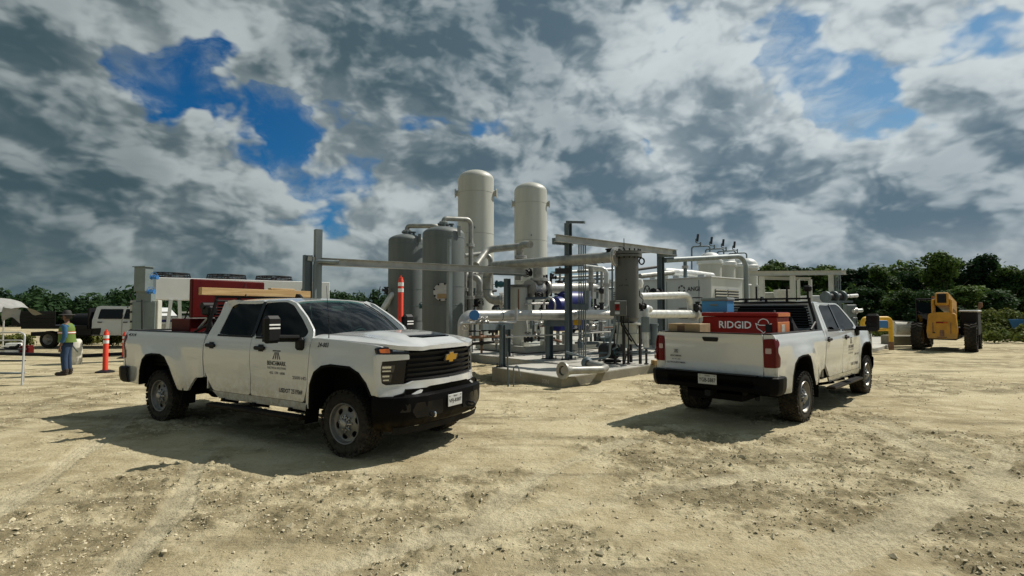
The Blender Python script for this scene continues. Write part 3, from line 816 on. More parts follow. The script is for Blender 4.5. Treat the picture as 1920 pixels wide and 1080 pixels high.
# --- two weathered grey vessels, pipes curling from their heads
V1 = P(762, 600, 21.6); V2 = P(831, 600, 19.0)
def grey_vessel(pos, r, z1, label):
    T = vessel('process_vessel', label, 'vessel', pos, r, .27, z1, M['vessel_grey'], 1.15, 'weathered grey process vessels', (1.75, 2.4, z1 - .70))
    x, y = pos[0], pos[1]; H = z1 - .27
    np_ = MB(); np_.cyl((.0, .0, H - .03), (0, 0, H + .09), r * .22, 20); np_.cyl((0, 0, H + .06), (0, 0, H + .11), r * .30, 20); bolts(np_, (0, 0, H + .085), UZ, r * .26, 8, .012, .12); np_.build('top_nozzle', M['galv'], T)
    b = MB(); b.cyl((r * .40, -r * .2, H - .08), (r * .40, -r * .2, H + .06), .05, 12); b.cyl((r * .40, -r * .2, H + .04), (r * .40, -r * .2, H + .08), .10, 14); b.build('small_nozzle', M['galv_dark'], T)
    b = MB(); b.cyl((r * .1, -r * .45, H - .1), (r * .1, -r * .45, H + .08), .03, 10); b.build('vent_plug', M['galv_dark'], T)
    lug = MB(); lug.box((r * .80, -r * .66, H - .22), (.13, .02, .34), rz=.7); lug.build('lifting_lug', M['vessel_grey'], T)
    return T
tv1 = grey_vessel(V1, .74, 4.93, 'rear of the two squat grey vessels, left, partly hidden, its pipe bending right')
tv2 = grey_vessel(V2, .745, 4.83, 'front squat grey vessel with a bolted round manway cover low on its shell')
# manway towards the camera
d = Vector((-V2.x - .75, -V2.y, 0)).normalized(); c = Vector((V2.x, V2.y, 2.46)) + d * .74
mw = MB(); mw.cyl(c - d * .06, c + d * .06, .27, 28); mw.cyl(c + d * .06, c + d * .10, .31, 28); mo = mw.build('manway', M['vessel_grey'], tv2, world=True)
mw = MB(); mw.cyl(c + d * .10, c + d * .125, .31, 28); mw.build('cover', M['stainless'], mo, world=False) if False else None
cv = MB(); cv.cyl(c + d * .104, c + d * .135, .305, 28); mo2 = cv.build('manway_cover', M['stainless'], tv2, world=True)
for k_ in range(8):
    a_ = k_ * pi / 4 + .3; q_ = c + d * .12 + (d.cross(UZ) * cos(a_) + UZ * sin(a_)) * .285; bb = MB(); bb.cyl(q_ - d * .05, q_ + d * .07, .034, 6); bb.build('bolt', M['iron_black'], tv2, world=True)
hv = MB(); hv.box(tuple(c + d * .15 - UZ * .14), (.34, .02, .16), rz=math.atan2(d.y, d.x) + pi / 2); hv.build('cover_plate', M['cardboard'], tv2, world=True)
za = 4.97
pipe_thing('overhead_pipe', 'bare pipe rising from the front grey vessel and dropping beside it', 'pipe', [Vector((V2.x, V2.y, 4.90)), Vector((V2.x, V2.y, 5.13)), P(883, 412, 19.6), Vector((P(883, 412, 19.6).x, 19.6, .3))], .088, M['pipe_bare'], .2, [(Vector((V2.x, V2.y, 4.96)), UZ), (P(882, 460, 19.6), UZ), (P(882, 558, 19.6), UZ)], bands=[(P(882, 520, 19.6), UZ)])
pipe_thing('overhead_pipe', 'short bare pipe bending from the rear grey vessel over towards the front one', 'pipe', [Vector((V1.x, V1.y, 5.0)), Vector((V1.x, V1.y, 5.27)), P(818, 424, 21.2), P(818, 424, 21.2) + Vector((.4, 1.2, 0))], .095, M['pipe_bare'], .2, [(Vector((V1.x, V1.y, 5.04)), UZ)])
# drain elbow and valve left of the rear vessel
e0 = P(735, 552, 21.0)
pipe_thing('drain_elbow', 'thick beige elbow leaning against the left flank of the rear grey vessel', 'pipe', [e0 + Vector((.2, .3, .05)), e0, e0 + Vector((-.42, -.1, -.75)), e0 + Vector((-.42, -.1, -1.8))], .12, M['pipe_clad'], .25)
valve('small valve with handwheel on top of the beige elbow by the rear vessel', P(724, 545, 20.9), (0, 0, 1), .06, stem=(-1, -.2, .2))
valve('teal handled valve between the two grey vessels', P(793, 574, 19.2), (1, .3, 0), .055, M['teal_dark'], stem=(0, -1, .1))

# --- tall cream towers
def tower(pos, label, r=.96, z1=9.35):
    T = vessel('storage_tower', label, 'tower', pos, r, .27, z1, M['vessel_cream'], 1.3, 'tall cream towers', (3.2, 5.6, z1 - 1.55), .5)
    for s in (-1, 1):
        q = Vector((s, -.05, 0)).normalized(); z = z1 - .27 - 1.25
        m = MB(); m.cyl(q * (r - .05) + UZ * z, q * (r + .14) + UZ * z, .16, 18); m.cyl(q * (r + .12) + UZ * z, q * (r + .17) + UZ * z, .24, 20); m.build('trunnion', M['vessel_cream'], T)
    m = MB(); m.cyl((0, -r - .05, z1 - 3.75), (0, -r + .02, z1 - 3.75), .05, 10); m.build('nozzle', M['cream'], T)
    m = MB(); m.box((.0, -r - .02, z1 - 3.5), (.05, .06, .10)); m.build('name_tag', M['galv_dark'], T)
    return T
tower(P(892, 500, 28.4), 'left and taller looking of two cream towers, rounded top, behind the grey vessels')
tower(P(995, 500, 31.2), 'right cream tower of the pair, standing clear against the sky')

# --- left pipe rack: posts and the long galvanised beam
BA, BB = G(603, 483.5, 3.22), G(985, 503, 3.22)
T = thing('pipe_rack', 'galvanised rack whose long beam runs from the tall left post behind the grey vessels', 'pipe rack', (BA.x, BA.y, 0))
mb = MB(); hbeam(mb, BA - UZ * .1, BB - UZ * .1, .20, .16, .016); mb.build('beam', M['beam_galv'], T, world=True, smooth=False)
mb = MB(); p = BA + Vector((-.1, .0, 0)); boxbeam(mb, Vector((p.x, p.y, 0)), Vector((p.x, p.y, 3.97)), .17, .17); mb.build('tall_post', M['galv'], T, world=True, smooth=False)
p2 = G(577, 480, 3.26); mb = MB(); hbeam(mb, Vector((p2.x, p2.y, 0)), Vector((p2.x, p2.y, 3.28)), .20, .18, .016, UA); mb.build('post', M['galv_dark'], T, world=True, smooth=False)
mb = MB(); mb.pipe([Vector((p2.x + .21, p2.y - .05, 0)), Vector((p2.x + .21, p2.y - .05, 3.12)), Vector((p2.x + .75, p2.y + .2, 3.12))], .05, .12); mb.build('conduit', M['galv'], T, world=True)
mb = MB(); boxbeam(mb, p2 - UZ * .06, BA - UZ * .06 + Vector((-.1, 0, 0)), .10, .12); mb.build('cross_beam', M['beam_galv'], T, world=True, smooth=False)
pm_ = BA + (BB - BA) * .70; pmx = P(843, 500, pm_.y - .2)
mb = MB(); boxbeam(mb, Vector((pmx.x, pmx.y, .0)), Vector((pmx.x, pmx.y, 3.02)), .15, .12); mb.build('post', M['galv'], T, world=True, smooth=False)
mb = MB(); boxbeam(mb, Vector((pmx.x, pmx.y - .1, 3.24)), Vector((pmx.x, pmx.y - .1, 4.0)), .14, .07); mb.box((pmx.x, pmx.y - .14, 3.85), (.10, .03, .10)); mb.build('bracket', M['galv'], T, world=True, smooth=False)
pe = P(951, 520, 18.2); post(T, (pe.x, pe.y), .27, 2.92, .17, M['galv_dark'])
mb = MB(); boxbeam(mb, P(925, 511, 18.2), P(985, 513, 18.4), .14, .16); mb.build('cross_beam', M['galv_dark'], T, world=True, smooth=False)

# --- right galvanised frame
F0 = P(1066, 600, 16.95); fx, fy = F0.x, F0.y
T = thing('steel_frame', 'tall galvanised post frame with white beams reaching right over the dark filter', 'steel frame', (fx, fy, .27))
post(T, (fx, fy), .27, 4.62, .175, M['galv_dark'], 'tall_post')
mb = MB(); boxbeam(mb, Vector((fx - .05, fy, 4.66)), P(1096, 417, 16.6), .10, .07); mb.build('top_arm', M['galv_dark'], T, world=True, smooth=False)
g0, g1 = G(1042, 440, 4.15), G(1268, 469, 4.15)
mb = MB(); hbeam(mb, g0 - UZ * .1, g1 - UZ * .1, .22, .15, .015); mb.build('beam', M['beam_galv'], T, world=True, smooth=False)
h0, h1 = P(1145, 474, 19.0), P(1246, 469, 20.8)
mb = MB(); hbeam(mb, h0, h1, .16, .12, .013); mb.build('beam', M['beam_galv'], T, world=True, smooth=False)
mb = MB(); boxbeam(mb, P(1038, 452, 16.6), P(1072, 455, 17.4), .12, .20); mb.build('cross_arm', M['galv_dark'], T, world=True, smooth=False)
rp = P(1240, 600, 20.3); post(T, (rp.x, rp.y), .27, 3.95, .20, M['galv_dark'])
mb = MB(); boxbeam(mb, P(1234, 477, 20.2), P(1266, 476, 20.4), .20, .22); mb.build('cross_arm', M['galv_dark'], T, world=True, smooth=False)
mb = MB(); boxbeam(mb, P(1042, 508, 16.8), P(1066, 508, 16.9), .14, .17); mb.build('side_bracket', M['iron_dark'], T, world=True, smooth=False)
mb = MB(); boxbeam(mb, P(1072, 575, 16.9), P(1102, 577, 16.95), .08, .17); mb.build('side_bracket', M['galv_dark'], T, world=True, smooth=False)
# conduits rising beside it
T = thing('conduit_bundle', 'bundle of four grey conduits arching off the tall galvanised post', 'conduit', tuple(P(1090, 650, 17.3)))
for k in range(4):
    x = 1085.5 + k * 4.0; dz = k * 2.0
    c = MB(); c.pipe([P(1070, 447.5 + dz, 17.2), P(x, 447.5 + dz, 17.25), Vector((P(x, 600, 17.25).x, 17.25, .3))], .024, .16, 8); c.build('conduit', M['galv'], T, world=True)
mb = MB(); q = P(1092, 508, 17.2); mb.box(tuple(q), (.34, .05, .05)); q = P(1092, 575, 17.2); mb.box(tuple(q), (.34, .05, .2)); mb.build('clamp', M['galv_dark'], T, world=True)
mb = MB(); q = P(1088, 647, 17.2); mb.box(tuple(q), (.16, .14, .22), bev=.02); mb.build('junction_box', M['galv_dark'], T, world=True)
# goose neck pipe from the frame to the right
gA, gB = P(1247, 488, 20.3), P(1398, 480, 22.5)
pipe_thing('gooseneck_pipe', 'grey pipe run from the frame that bends down in front of the white tanks', 'pipe', [gA, gB, Vector((gB.x, gB.y, .4))], .10, M['galv'], .5)

# --- the big bare header pipe and the filter vessel
FV = P(1176, 600, 15.85)
pE = P(1156, 481.5, 15.7); pS = P(938, 499, 18.9)
pipe_thing('header_pipe', 'big bare header pipe crossing to the dark filter, hooked down at its left end', 'pipe', [P(946, 563, 18.8), P(914, 563, 19.1), P(914, 499.5, 19.1), pE], .165, M['pipe_bare'], .42, [(pE, (pE - pS)), (P(940, 563, 18.85), (1, 0, 0))], bands=[(P(914, 520, 19.1), UZ), (P(914, 543, 19.1), UZ), (P(935, 499.2, 19.05), (pE - pS))])
T = thing('filter_vessel', 'dark grey upright filter vessel with a bolted lid at the end of the header pipe', 'vessel', (FV.x, FV.y, .27)); T.scale = (.94, .94, .94)
r = .365
b = MB(); b.lathe([(r, 1.42), (r, 3.42)], n=36); b.lathe([(r * .3, 1.25), (r * .8, 1.30), (r, 1.42)], n=36); b.build('shell', M['filter_dark'], T)
b = MB(); b.lathe([(r, 3.34), (r + .11, 3.34), (r + .11, 3.41), (r, 3.41)], n=36); b.lathe([(0, 3.52), (r + .11, 3.52), (r + .11, 3.43), (0, 3.43)], n=36); b.build('lid', M['filter_dark'], T)
b = MB(); bolts(b, (0, 0, 3.44), UZ, r + .06, 16, .022, .30); b.build('stud', M['iron_black'], T)['kind'] = 'stuff'
b = MB(); b.tube([Vector((r + .10 + .08 * cos(a), -.05, 3.22 + .10 * sin(a))) for a in np.linspace(0, 2 * pi, 17)[:-1]], .025, 6, closed=True); b.build('lifting_ring', M['iron_black'], T)
b = MB(); b.tube([(-.08, 0, 3.5), (-.08, 0, 3.95)], .012, 6); b.build('lid_stem', M['iron_dark'], T)
handwheel(T, Vector((FV.x - .19, FV.y - .1, 3.82)), (.35, -1, .1), .14, M['iron_black'])
b = MB(); b.lathe([(r * .92, .95), (r * .92, 1.22), (r * 1.12, 1.22), (r * 1.12, 1.27), (r * .3, 1.27)], n=28); b.lathe([(r * 1.05, .62), (r * 1.05, .94)], n=28); b.build('lower_pot', M['cream'], T)
for k in range(4):
    a = pi / 4 + k * pi / 2 + .3; q = Vector((cos(a) * r * 1.1, sin(a) * r * 1.1, 0))
    m = MB(); boxbeam(m, q, q + UZ * 1.2, .07, .07); m.build('leg', M['iron_dark'], T, smooth=False)
m = MB(); m.cyl((-.1, -r + .02, 2.62), (-.1, -r - .012, 2.62), .02, 6); m.build('stud_boss', M['iron_dark'], T)
l = MB(); lettering(l, 'DP 105', lambda u, v: Vector((-.16 + u, -math.sqrt(max(.01, (r + .004) ** 2 - (-.16 + u) ** 2)), 2.44 + v)), .05, .26); l.build('lettering', M['ink'], T, smooth=False)
valve('black iron valve with a gear operator at the filter inlet', pE + (pE - pS).normalized() * -.26 + UZ * .0, (pE - pS), .10, M['iron_black'], stem=(0, 0, 1), wheel=False)
# junction box with red label
T = thing('junction_box', 'grey metal junction box with a red warning label on the filter', 'control box', tuple(P(1159, 578, 15.3)))
q = P(1159, 578, 15.3); m = MB(); m.box(tuple(q), (.44, .24, .44), bev=.012); m.build('enclosure', M['filter_dark'], T, world=True)
m = MB(); m.box((q.x - .05, q.y - .124, q.z + .03), (.13, .008, .17)); m.build('warning_label', M['red_bright'], T, world=True)
m = MB(); m.box((q.x - .05, q.y - .124, q.z + .15), (.14, .008, .05)); m.box((q.x - .05, q.y - .124, q.z - .13), (.13, .008, .08)); m.build('paper_label', M['plate_white'], T, world=True)
l = MB(); l.tube([(q.x - .05 + .035 * cos(a), q.y - .13, q.z + .05 + .035 * sin(a)) for a in np.linspace(0, 2 * pi, 13)[:-1]], .007, 4, closed=True); l.tube([(q.x - .085, q.y - .13, q.z - .01), (q.x - .015, q.y - .13, q.z + .09)], .007, 4); l.build('label_mark', M['iron_black'], T, world=True)
m = MB(); m.box((q.x + .225, q.y - .02, q.z - .05), (.012, .12, .26)); m.build('side_plate', M['stainless'], T, world=True)
# hoses below the box
for k, (x0, x1, y1, rr, mt) in enumerate(((1153, 1118, 662, .035, 'galv'), (1160, 1148, 655, .022, 'galv_dark'), (1165, 1185, 640, .026, 'iron_black'), (1169, 1196, 650, .02, 'iron_black'), (1178, 1171, 676, .018, 'iron_dark'))):
    a = P(x0, 592, 15.25); b_ = P(x1, y1, 15.3)
    pts = [a, a - UZ * .25, Vector((b_.x + (.12 if k < 2 else -.05), b_.y, b_.z + .05)), b_]
    if k == 0: pts = [a, Vector((a.x - .02, a.y, a.z - .35)), Vector((a.x - .14, a.y, .95)), Vector((a.x - .16, a.y, .50)), Vector((a.x - .7, a.y, .44)), P(1062, 660, 16.0)]
    if k == 4: pts = [a, Vector((a.x, a.y, .8)), Vector((a.x - .12, a.y, .34)), b_]
    m = MB(); m.pipe(pts, rr, .18, 8)
    o = m.build('cable_conduit', M[mt]); tag(o, ('thick grey conduit sweeping from the junction box down and left', 'thinner grey conduit beside the thick sweeping one', 'short black hose curling right under the junction box', 'outer black hose right of the filter legs', 'dark cable dropping to the pad between the filter legs')[k], 'conduit')
# motor, cart and fittings at its foot
T = thing('pump_motor', 'dark pump motor with a round end cover at the foot of the filter', 'motor', tuple(P(1145, 665, 16.2)))
q = P(1147, 658, 16.2); ax = Vector((.55, -.83, 0)); m = MB(); m.cyl(q + ax * -.35, q + ax * .15, .235, 24); m.cyl(q + ax * .15, q + ax * .20, .17, 24); m.build('motor_body', M['iron_dark'], T, world=True)
m = MB(); m.box((q.x, q.y + .05, .31), (.5, .4, .07)); m.build('foot', M['iron_black'], T, world=True)
m = MB(); handwheel(T, q + ax * .215, ax, .12, M['teal_dark'], 'fan_cover')
T = thing('pipe_stand', 'low dark pipe stand with thin legs under the filter vessel', 'stand', tuple(P(1170, 678, 16.2)))
for (x, y) in ((1125, 677), (1178, 682), (1212, 683), (1165, 668)):
    q = G(x, y, .25); m = MB(); m.cyl(q, q + UZ * .46, .035, 8); m.cyl(q, q + UZ * .03, .07, 8); m.build('leg', M['iron_dark'], T, world=True)
m = MB(); m.pipe([P(1100, 664, 16.2), P(1150, 661, 16.0), P(1215, 658, 16.0)], .03, .1, 8); m.pipe([P(1140, 667, 16.3), P(1220, 660, 15.7)], .028, .1, 8); m.build('rail', M['galv_dark'], T, world=True)
for (x, y, lbl) in ((1181, 660, 'left of two small valves low between the filter legs'), (1200, 655, 'right of two small valves low between the filter legs')):
    valve(lbl, P(x, y, 16.3), (1, .2, 0), .035, M['stainless'], stem=(0, -.3, 1), group='small valves under the filter')
# --- white lines running to the right of the filter
wl0, wl1 = P(1206, 589, 18.6), P(1308, 589, 21.2)
pipe_thing('white_pipe', 'white clad pipe running right from the filter behind the parked pickup', 'pipe', [wl0, wl1, wl1 + (wl1 - wl0) * .6], .155, M['pipe_clad'], .3, [(P(1300, 589, 21.0), (wl1 - wl0))], bands=[(P(1254, 589, 19.8), (wl1 - wl0)), (P(1262, 589, 20.0), (wl1 - wl0))])
pipe_thing('swan_neck_pipe', 'grey swan neck pipe joining the white clad pipe from above', 'pipe', [P(1200, 556, 18.7), P(1293, 553, 21.0), P(1296, 596, 21.05)], .135, M['pipe_clad'], .42)
pipe_thing('vertical_sleeve', 'white elbow and sleeve dropping to the pad right of the filter', 'pipe', [P(1218, 580, 17.9), P(1210.5, 577, 17.6), Vector((P(1210.5, 600, 17.6).x, 17.6, .62))], .115, M['pipe_clad'], .12, [])
m = MB(); q = P(1210.5, 600, 17.6); m.cyl((q.x, q.y, 1.12), (q.x, q.y, 1.62), .14, 18); o = m.build('pipe_sleeve', M['galv']); tag(o, 'grey insulating sleeve round the white drop pipe', 'sleeve')
m = MB(); q = P(1226, 600, 17.6); m.cyl((q.x, q.y, .75), (q.x, q.y, 1.35), .12, 16); m.cyl((q.x, q.y, 1.33), (q.x, q.y, 1.40), .15, 16); m.cyl((q.x, q.y, .6), (q.x, q.y, .75), .06, 10); o = m.build('filter_bowl', M['galv_dark']); tag(o, 'small grey filter bowl between the white drop pipe and the tailgate', 'filter')
valve('valve with a big handwheel above the grey swan neck pipe', P(1230, 548, 20.0), UA, .09, M['iron_dark'], stem=(-1, -.25, .05), wr=.22)
valve('iron valve at the right end of the white clad pipe behind cardboard boxes', P(1308, 578, 21.0), (wl1 - wl0), .10, M['iron_dark'], stem=(0, 0, 1))
valve('small valve at the shoulder of the filter vessel', P(1203, 574, 17.2), UA, .06, M['iron_black'], stem=(0, 0, -1), wheel=False)
m = MB(); q = P(1199, 532, 17.0); m.lathe([(0, .17), (.10, .14), (.13, .02), (.10, -.12), (0, -.16)], Matrix.Translation(q), 14); o = m.build('level_sensor', M['reflect_white']); tag(o, 'round white sensor cap on the right shoulder of the filter vessel', 'sensor')
m = MB(); m.pipe([P(1199, 545, 17.0), P(1199, 555, 16.95), P(1206, 562, 16.95), P(1203, 578, 16.95)], .014, .05, 6); o = m.build('signal_cable', M['iron_black']); tag(o, 'thin black cable looping down the right flank of the filter', 'cable')
# --- long white clad pipe in front, its small by-pass line
lp0, lp1 = P(872, 592, 15.3), P(1146, 590, 18.4); dl = (lp1 - lp0).normalized()
pipe_thing('main_pipe', 'long shiny pipe at waist height in front of the plant, elbow at left', 'pipe', [lp0 + Vector((-.05, 0, -1.0)), lp0 + Vector((-.05, 0, 0)), lp0 + dl * .5, lp1], .165, M['stainless'], .30, [], bands=[(lp0 + dl * 1.2, dl), (lp0 + dl * 2.6, dl), (lp0 + dl * 4.1, dl)])
m = MB(); q = P(889, 591, 15.25); m.cyl(q + Vector((.02, -.18, 0)), q + Vector((.02, -.24, 0)), .15, 10); bolts(m, q + Vector((.02, -.21, 0)), (0, 1, 0), .13, 8, .02, .12); o = m.build('blind_flange', M['valve_blue']); tag(o, 'blue blind flange on the left end of the long shiny pipe', 'flange')
T = pipe_thing('bypass_pipe', 'thin pipe looping below the long shiny pipe near the pickup grille', 'pipe', [P(861, 640, 14.9), P(861, 606, 14.9), P(968, 604.5, 15.9), P(968, 577, 15.9)], .042, M['stainless'], .10, n=10)
for (x, y, lbl) in ((899, 604, 'chrome valve left on the thin loop below the shiny pipe'), (909, 604, 'chrome valve right on the thin loop below the shiny pipe')):
    valve(lbl, P(x, y, 15.2), dl, .04, M['stainless'], stem=(0, -.4, .9), group='chrome valves on the loop')
# T support, posts
T = thing('pipe_support', 'galvanised T shaped pipe support standing on the near pad corner', 'pipe support', (P(942, 640, 15.2).x, 15.2, .23))
q = P(942, 640, 15.2); post(T, (q.x, q.y), .234, 1.42, .13, M['galv_dark'])
m = MB(); boxbeam(m, P(903, 613, 14.8), P(960, 612, 15.7), .12, .17); m.build('cross_beam', M['galv'], T, world=True, smooth=False)
T = thing('pipe_support', 'dark galvanised pipe support post beside the tall frame post', 'pipe support', (P(1030, 640, 17.3).x, 17.3, .27))
q = P(1030, 640, 17.3); post(T, (q.x, q.y), .272, 1.36, .18, M['galv_dark'])
m = MB(); boxbeam(m, P(1022, 606, 17.0), P(1066, 606, 17.7), .14, .20); m.build('cross_beam', M['galv_dark'], T, world=True, smooth=False)
m = MB(); q = P(1082, 603, 17.9); m.box(tuple(q), (.26, .10, .24), bev=.01); o = m.build('yellow_box', M['yellow']); tag(o, 'small yellow box mounted under the long shiny pipe', 'control box')
pipe_thing('guard_rail', 'thin shiny rail running low in front of the cream skid', 'rail', [P(944, 632, 15.9), P(1030, 628, 17.2), P(1145, 622, 18.0)], .028, M['stainless'], .1, n=8)
# --- cream skid with pump set, small cylinder
SK = G(984, 662, .30); SK.z = 0
T = thing('equipment_skid', 'low cream painted skid frame under the pump set', 'skid', (SK.x, SK.y, .30))
for (a, b_) in ((SK, SK + UB * 3.0), (SK, SK + UA * 4.4), (SK + UB * 3.0, SK + UB * 3.0 + UA * 4.4), (SK + UA * 4.4, SK + UA * 4.4 + UB * 3)):
    m = MB(); hbeam(m, a + UZ * .42, b_ + UZ * .42, .22, .16, .02); m.build('frame_beam', M['cream'], T, world=True, smooth=False)
m = MB(); m.box(tuple(SK + UA * 2.2 + UB * 1.5 + UZ * .50), (4.3, 2.9, .03), rz=ANG_A); m.build('deck', M['cream'], T, world=True)
for (x, y0, y1, Y) in ((1024, 612, 648, 19.6), (1046, 614, 646, 20.2), (1099, 618, 640, 20.4), (1057, 622, 645, 20.0)):
    q = P(x, y1, Y); q2 = P(x, y0, Y); m = MB(); boxbeam(m, q, q2, .11, .08); m.build('upright', M['cream'], T, world=True, smooth=False)
for (a, f) in ((.35, .4), (.6, 1.6), (1.1, .15)):
    q = SK + UA * a + UB * f + UZ * .60; m = MB(); m.box(tuple(q), (.26, .2, .2), rz=ANG_A, bev=.02); m.build('foot_block', M['cream'], T, world=True)
FC = P(973, 600, 20.2)
T = thing('separator_pot', 'beige cylindrical separator pot with a flat lid, rust streak down its front', 'vessel', (FC.x, FC.y, .5))
b = MB(); b.lathe([(.30, 0), (.33, .1), (.33, 2.22)], n=30); b.build('shell', M['vessel_cream'], T)
b = MB(); b.lathe([(0, 2.30), (.39, 2.30), (.39, 2.22), (.33, 2.20)], n=30); b.build('lid', M['filter_dark'], T)
b = MB(); b.box((-.02, -.332, 1.75), (.05, .012, .75)); b.build('rust_streak', M['rust'], T)
# pump set: navy motor
T = thing('pump_set', 'navy blue pump and motor on the cream skid behind the tall post', 'pump', tuple(P(1065, 600, 20.0)))
q = P(1078, 567, 20.2); m = MB(); m.cyl(q - UA * .6, q + UA * .5, .42, 24); m.cyl(q - UA * .72, q - UA * .6, .34, 24); m.build('motor', M['navy'], T, world=True)
q = P(1044, 575, 19.6); m = MB(); m.tube([q - UA * .25 + UZ * .0, q - UA * .1, q + UA * .15, q + UA * .3], [.20, .36, .38, .2], 20); m.build('volute', M['navy'], T, world=True)
q = P(1030, 574, 19.3); m = MB(); m.tube([q + (UB * cos(a) + UZ * sin(a)) * .30 for a in np.linspace(0, 2 * pi, 19)[:-1]], .035, 6, closed=True); m.build('coupling_ring', M['stainless'], T, world=True)
m = MB(); m.box(tuple(P(1066, 607, 19.8)), (1.5, .6, .5), rz=ANG_A, bev=.05); m.build('base', M['navy'], T, world=True)
# stainless manifold with two globe valves
mA, mB_ = P(990, 541, 20.2), P(1130, 539, 24.0); dm = (mB_ - mA).normalized()
pipe_thing('manifold_pipe', 'shiny horizontal manifold pipe right of the separator pot', 'pipe', [mA, mB_], .20, M['stainless'], .3, [(mA + dm * .12, dm), (mA + dm * 1.0, dm)])
m = MB(); q = mA + dm * .55; m.tube([q - dm * .32, q - dm * .15, q + dm * .15, q + dm * .32], [.2, .29, .29, .2], 20); o = m.build('valve_bulb', M['stainless']); tag(o, 'bulging shiny check valve body on the manifold pipe', 'valve')
pipe_thing('riser_pipe', 'stout bare riser between the header pipe and the shiny manifold', 'pipe', [P(1009, 500, 20.4), P(1009, 533, 20.4)], .19, M['pipe_bare'], .3, [(P(1010, 524, 20.4), UZ)])
pipe_thing('riser_pipe', 'narrow bare riser capped by the thumb shaped elbow', 'pipe', [P(972, 526, 21.0), P(975, 462, 21.0), P(985, 458, 20.6), P(994, 458.5, 20.2)], .14, M['pipe_bare'], .25, [(P(976, 482, 21.0), UZ)])
pipe_thing('upper_pipe', 'bare pipe slanting up from behind the grey vessel to the thumb shaped elbow', 'pipe', [P(893, 497, 20.6), P(914, 468, 21.4), P(975, 462, 21.2)], .14, M['pipe_bare'], .35)
pipe_thing('upper_pipe', 'second bare pipe arching behind the slanting one', 'pipe', [P(872, 480, 22.0), P(905, 476, 22.4), P(920, 482, 22.4), P(921, 560, 22.4)], .11, M['pipe_bare'], .4)
valve('black butterfly valve with chain wheel left of the stout riser', P(986, 511, 20.6), (1, .3, 0), .09, M['iron_black'], stem=(0, -1, 0), wr=.19)
for (x, Y, y0, y1, rr, mt, lb) in ((871, 19.9, 505, 590, .10, 'pipe_bare', 'thin vertical pipe close to the front grey vessel'), (899, 20.2, 520, 600, .12, 'pipe_bare', 'vertical pipe with an elbow top left of the header hook'), (931, 21.5, 565, 640, .07, 'galv_dark', 'dark vertical pipe below the header hook'), (1025, 20.8, 515, 600, .045, 'iron_dark', 'slim dark riser right of the stout riser'),
                                 (1033, 21.0, 512, 560, .05, 'iron_dark', 'short dark riser near the navy motor'), (1101, 19.2, 545, 632, .12, 'galv', 'grey vertical pipe right of the conduit bundle'), (1108, 21.0, 500, 560, .10, 'pipe_bare', 'bare vertical pipe behind the grey one'), (1137, 21.5, 505, 570, .10, 'pipe_clad', 'white vertical pipe left of the filter'), (1148, 17.3, 492, 570, .03, 'galv_dark', 'slim vertical tube against the filter shell')):
    a, b_ = P(x, y1, Y), P(x, y0, Y)
    if x in (899, 1137): pts = [a, b_, b_ + Vector((-.45, .15, .0))] if x == 899 else [P(1110, 580, 21.0), P(1137, 578, 21.5), P(1137, 505, 21.5), P(1095, 500, 21.5)]
    else: pts = [a, b_]
    pipe_thing('vertical_pipe', lb, 'pipe', pts, rr, M[mt], rr * 2.4, n=12, flanges=[(a + (b_ - a) * .55, UZ)] if rr >= .1 else ())
for (x0, y0, x1, y1, Y0, Y1, rr, mt, lb) in ((1040, 512, 1150, 505, 22, 24, .07, 'pipe_clad', 'pale pipe high behind the conduit bundle'), (1042, 528, 1140, 522, 22, 24, .05, 'galv_dark', 'dark pipe second from the top behind the conduits'), (1035, 521, 1130, 516, 23, 25, .06, 'pipe_bare', 'bare pipe between the pale and the dark pipe behind the conduits'), (868, 515, 905, 512, 21, 22.5, .08, 'pipe_bare', 'bare pipe stub behind the vessel pipe, upper'),
                                           (868, 548, 930, 545, 21, 22.5, .06, 'iron_dark', 'dark pipe crossing behind the header hook'), (866, 633, 948, 630, 16.5, 18, .05, 'rust', 'rusty pipe low beside the pickup hood'), (985, 560, 1035, 558, 20, 21, .05, 'galv_dark', 'dark pipe below the manifold'), (985, 570, 1030, 569, 19.8, 20.6, .04, 'stainless', 'shiny tube below the manifold, lowest'), (1110, 598, 1150, 596, 20, 21.5, .06, 'galv_dark', 'dark pipe stub left of the junction box'), (1095, 622, 1145, 620, 19.5, 20.5, .05, 'iron_dark', 'dark pipe low behind the conduit bundle'),
                                           (1200, 518, 1262, 511, 20.5, 22.5, .10, 'pipe_bare', 'bare pipe on the roof of the white enclosure, left'), (1190, 506, 1235, 500, 20.5, 22, .06, 'iron_dark', 'dark pipe above the bare roof pipe')):
    pipe_thing('cross_pipe', lb, 'pipe', [P(x0, y0, Y0), P(x1, y1, Y1)], rr, M[mt], n=10)
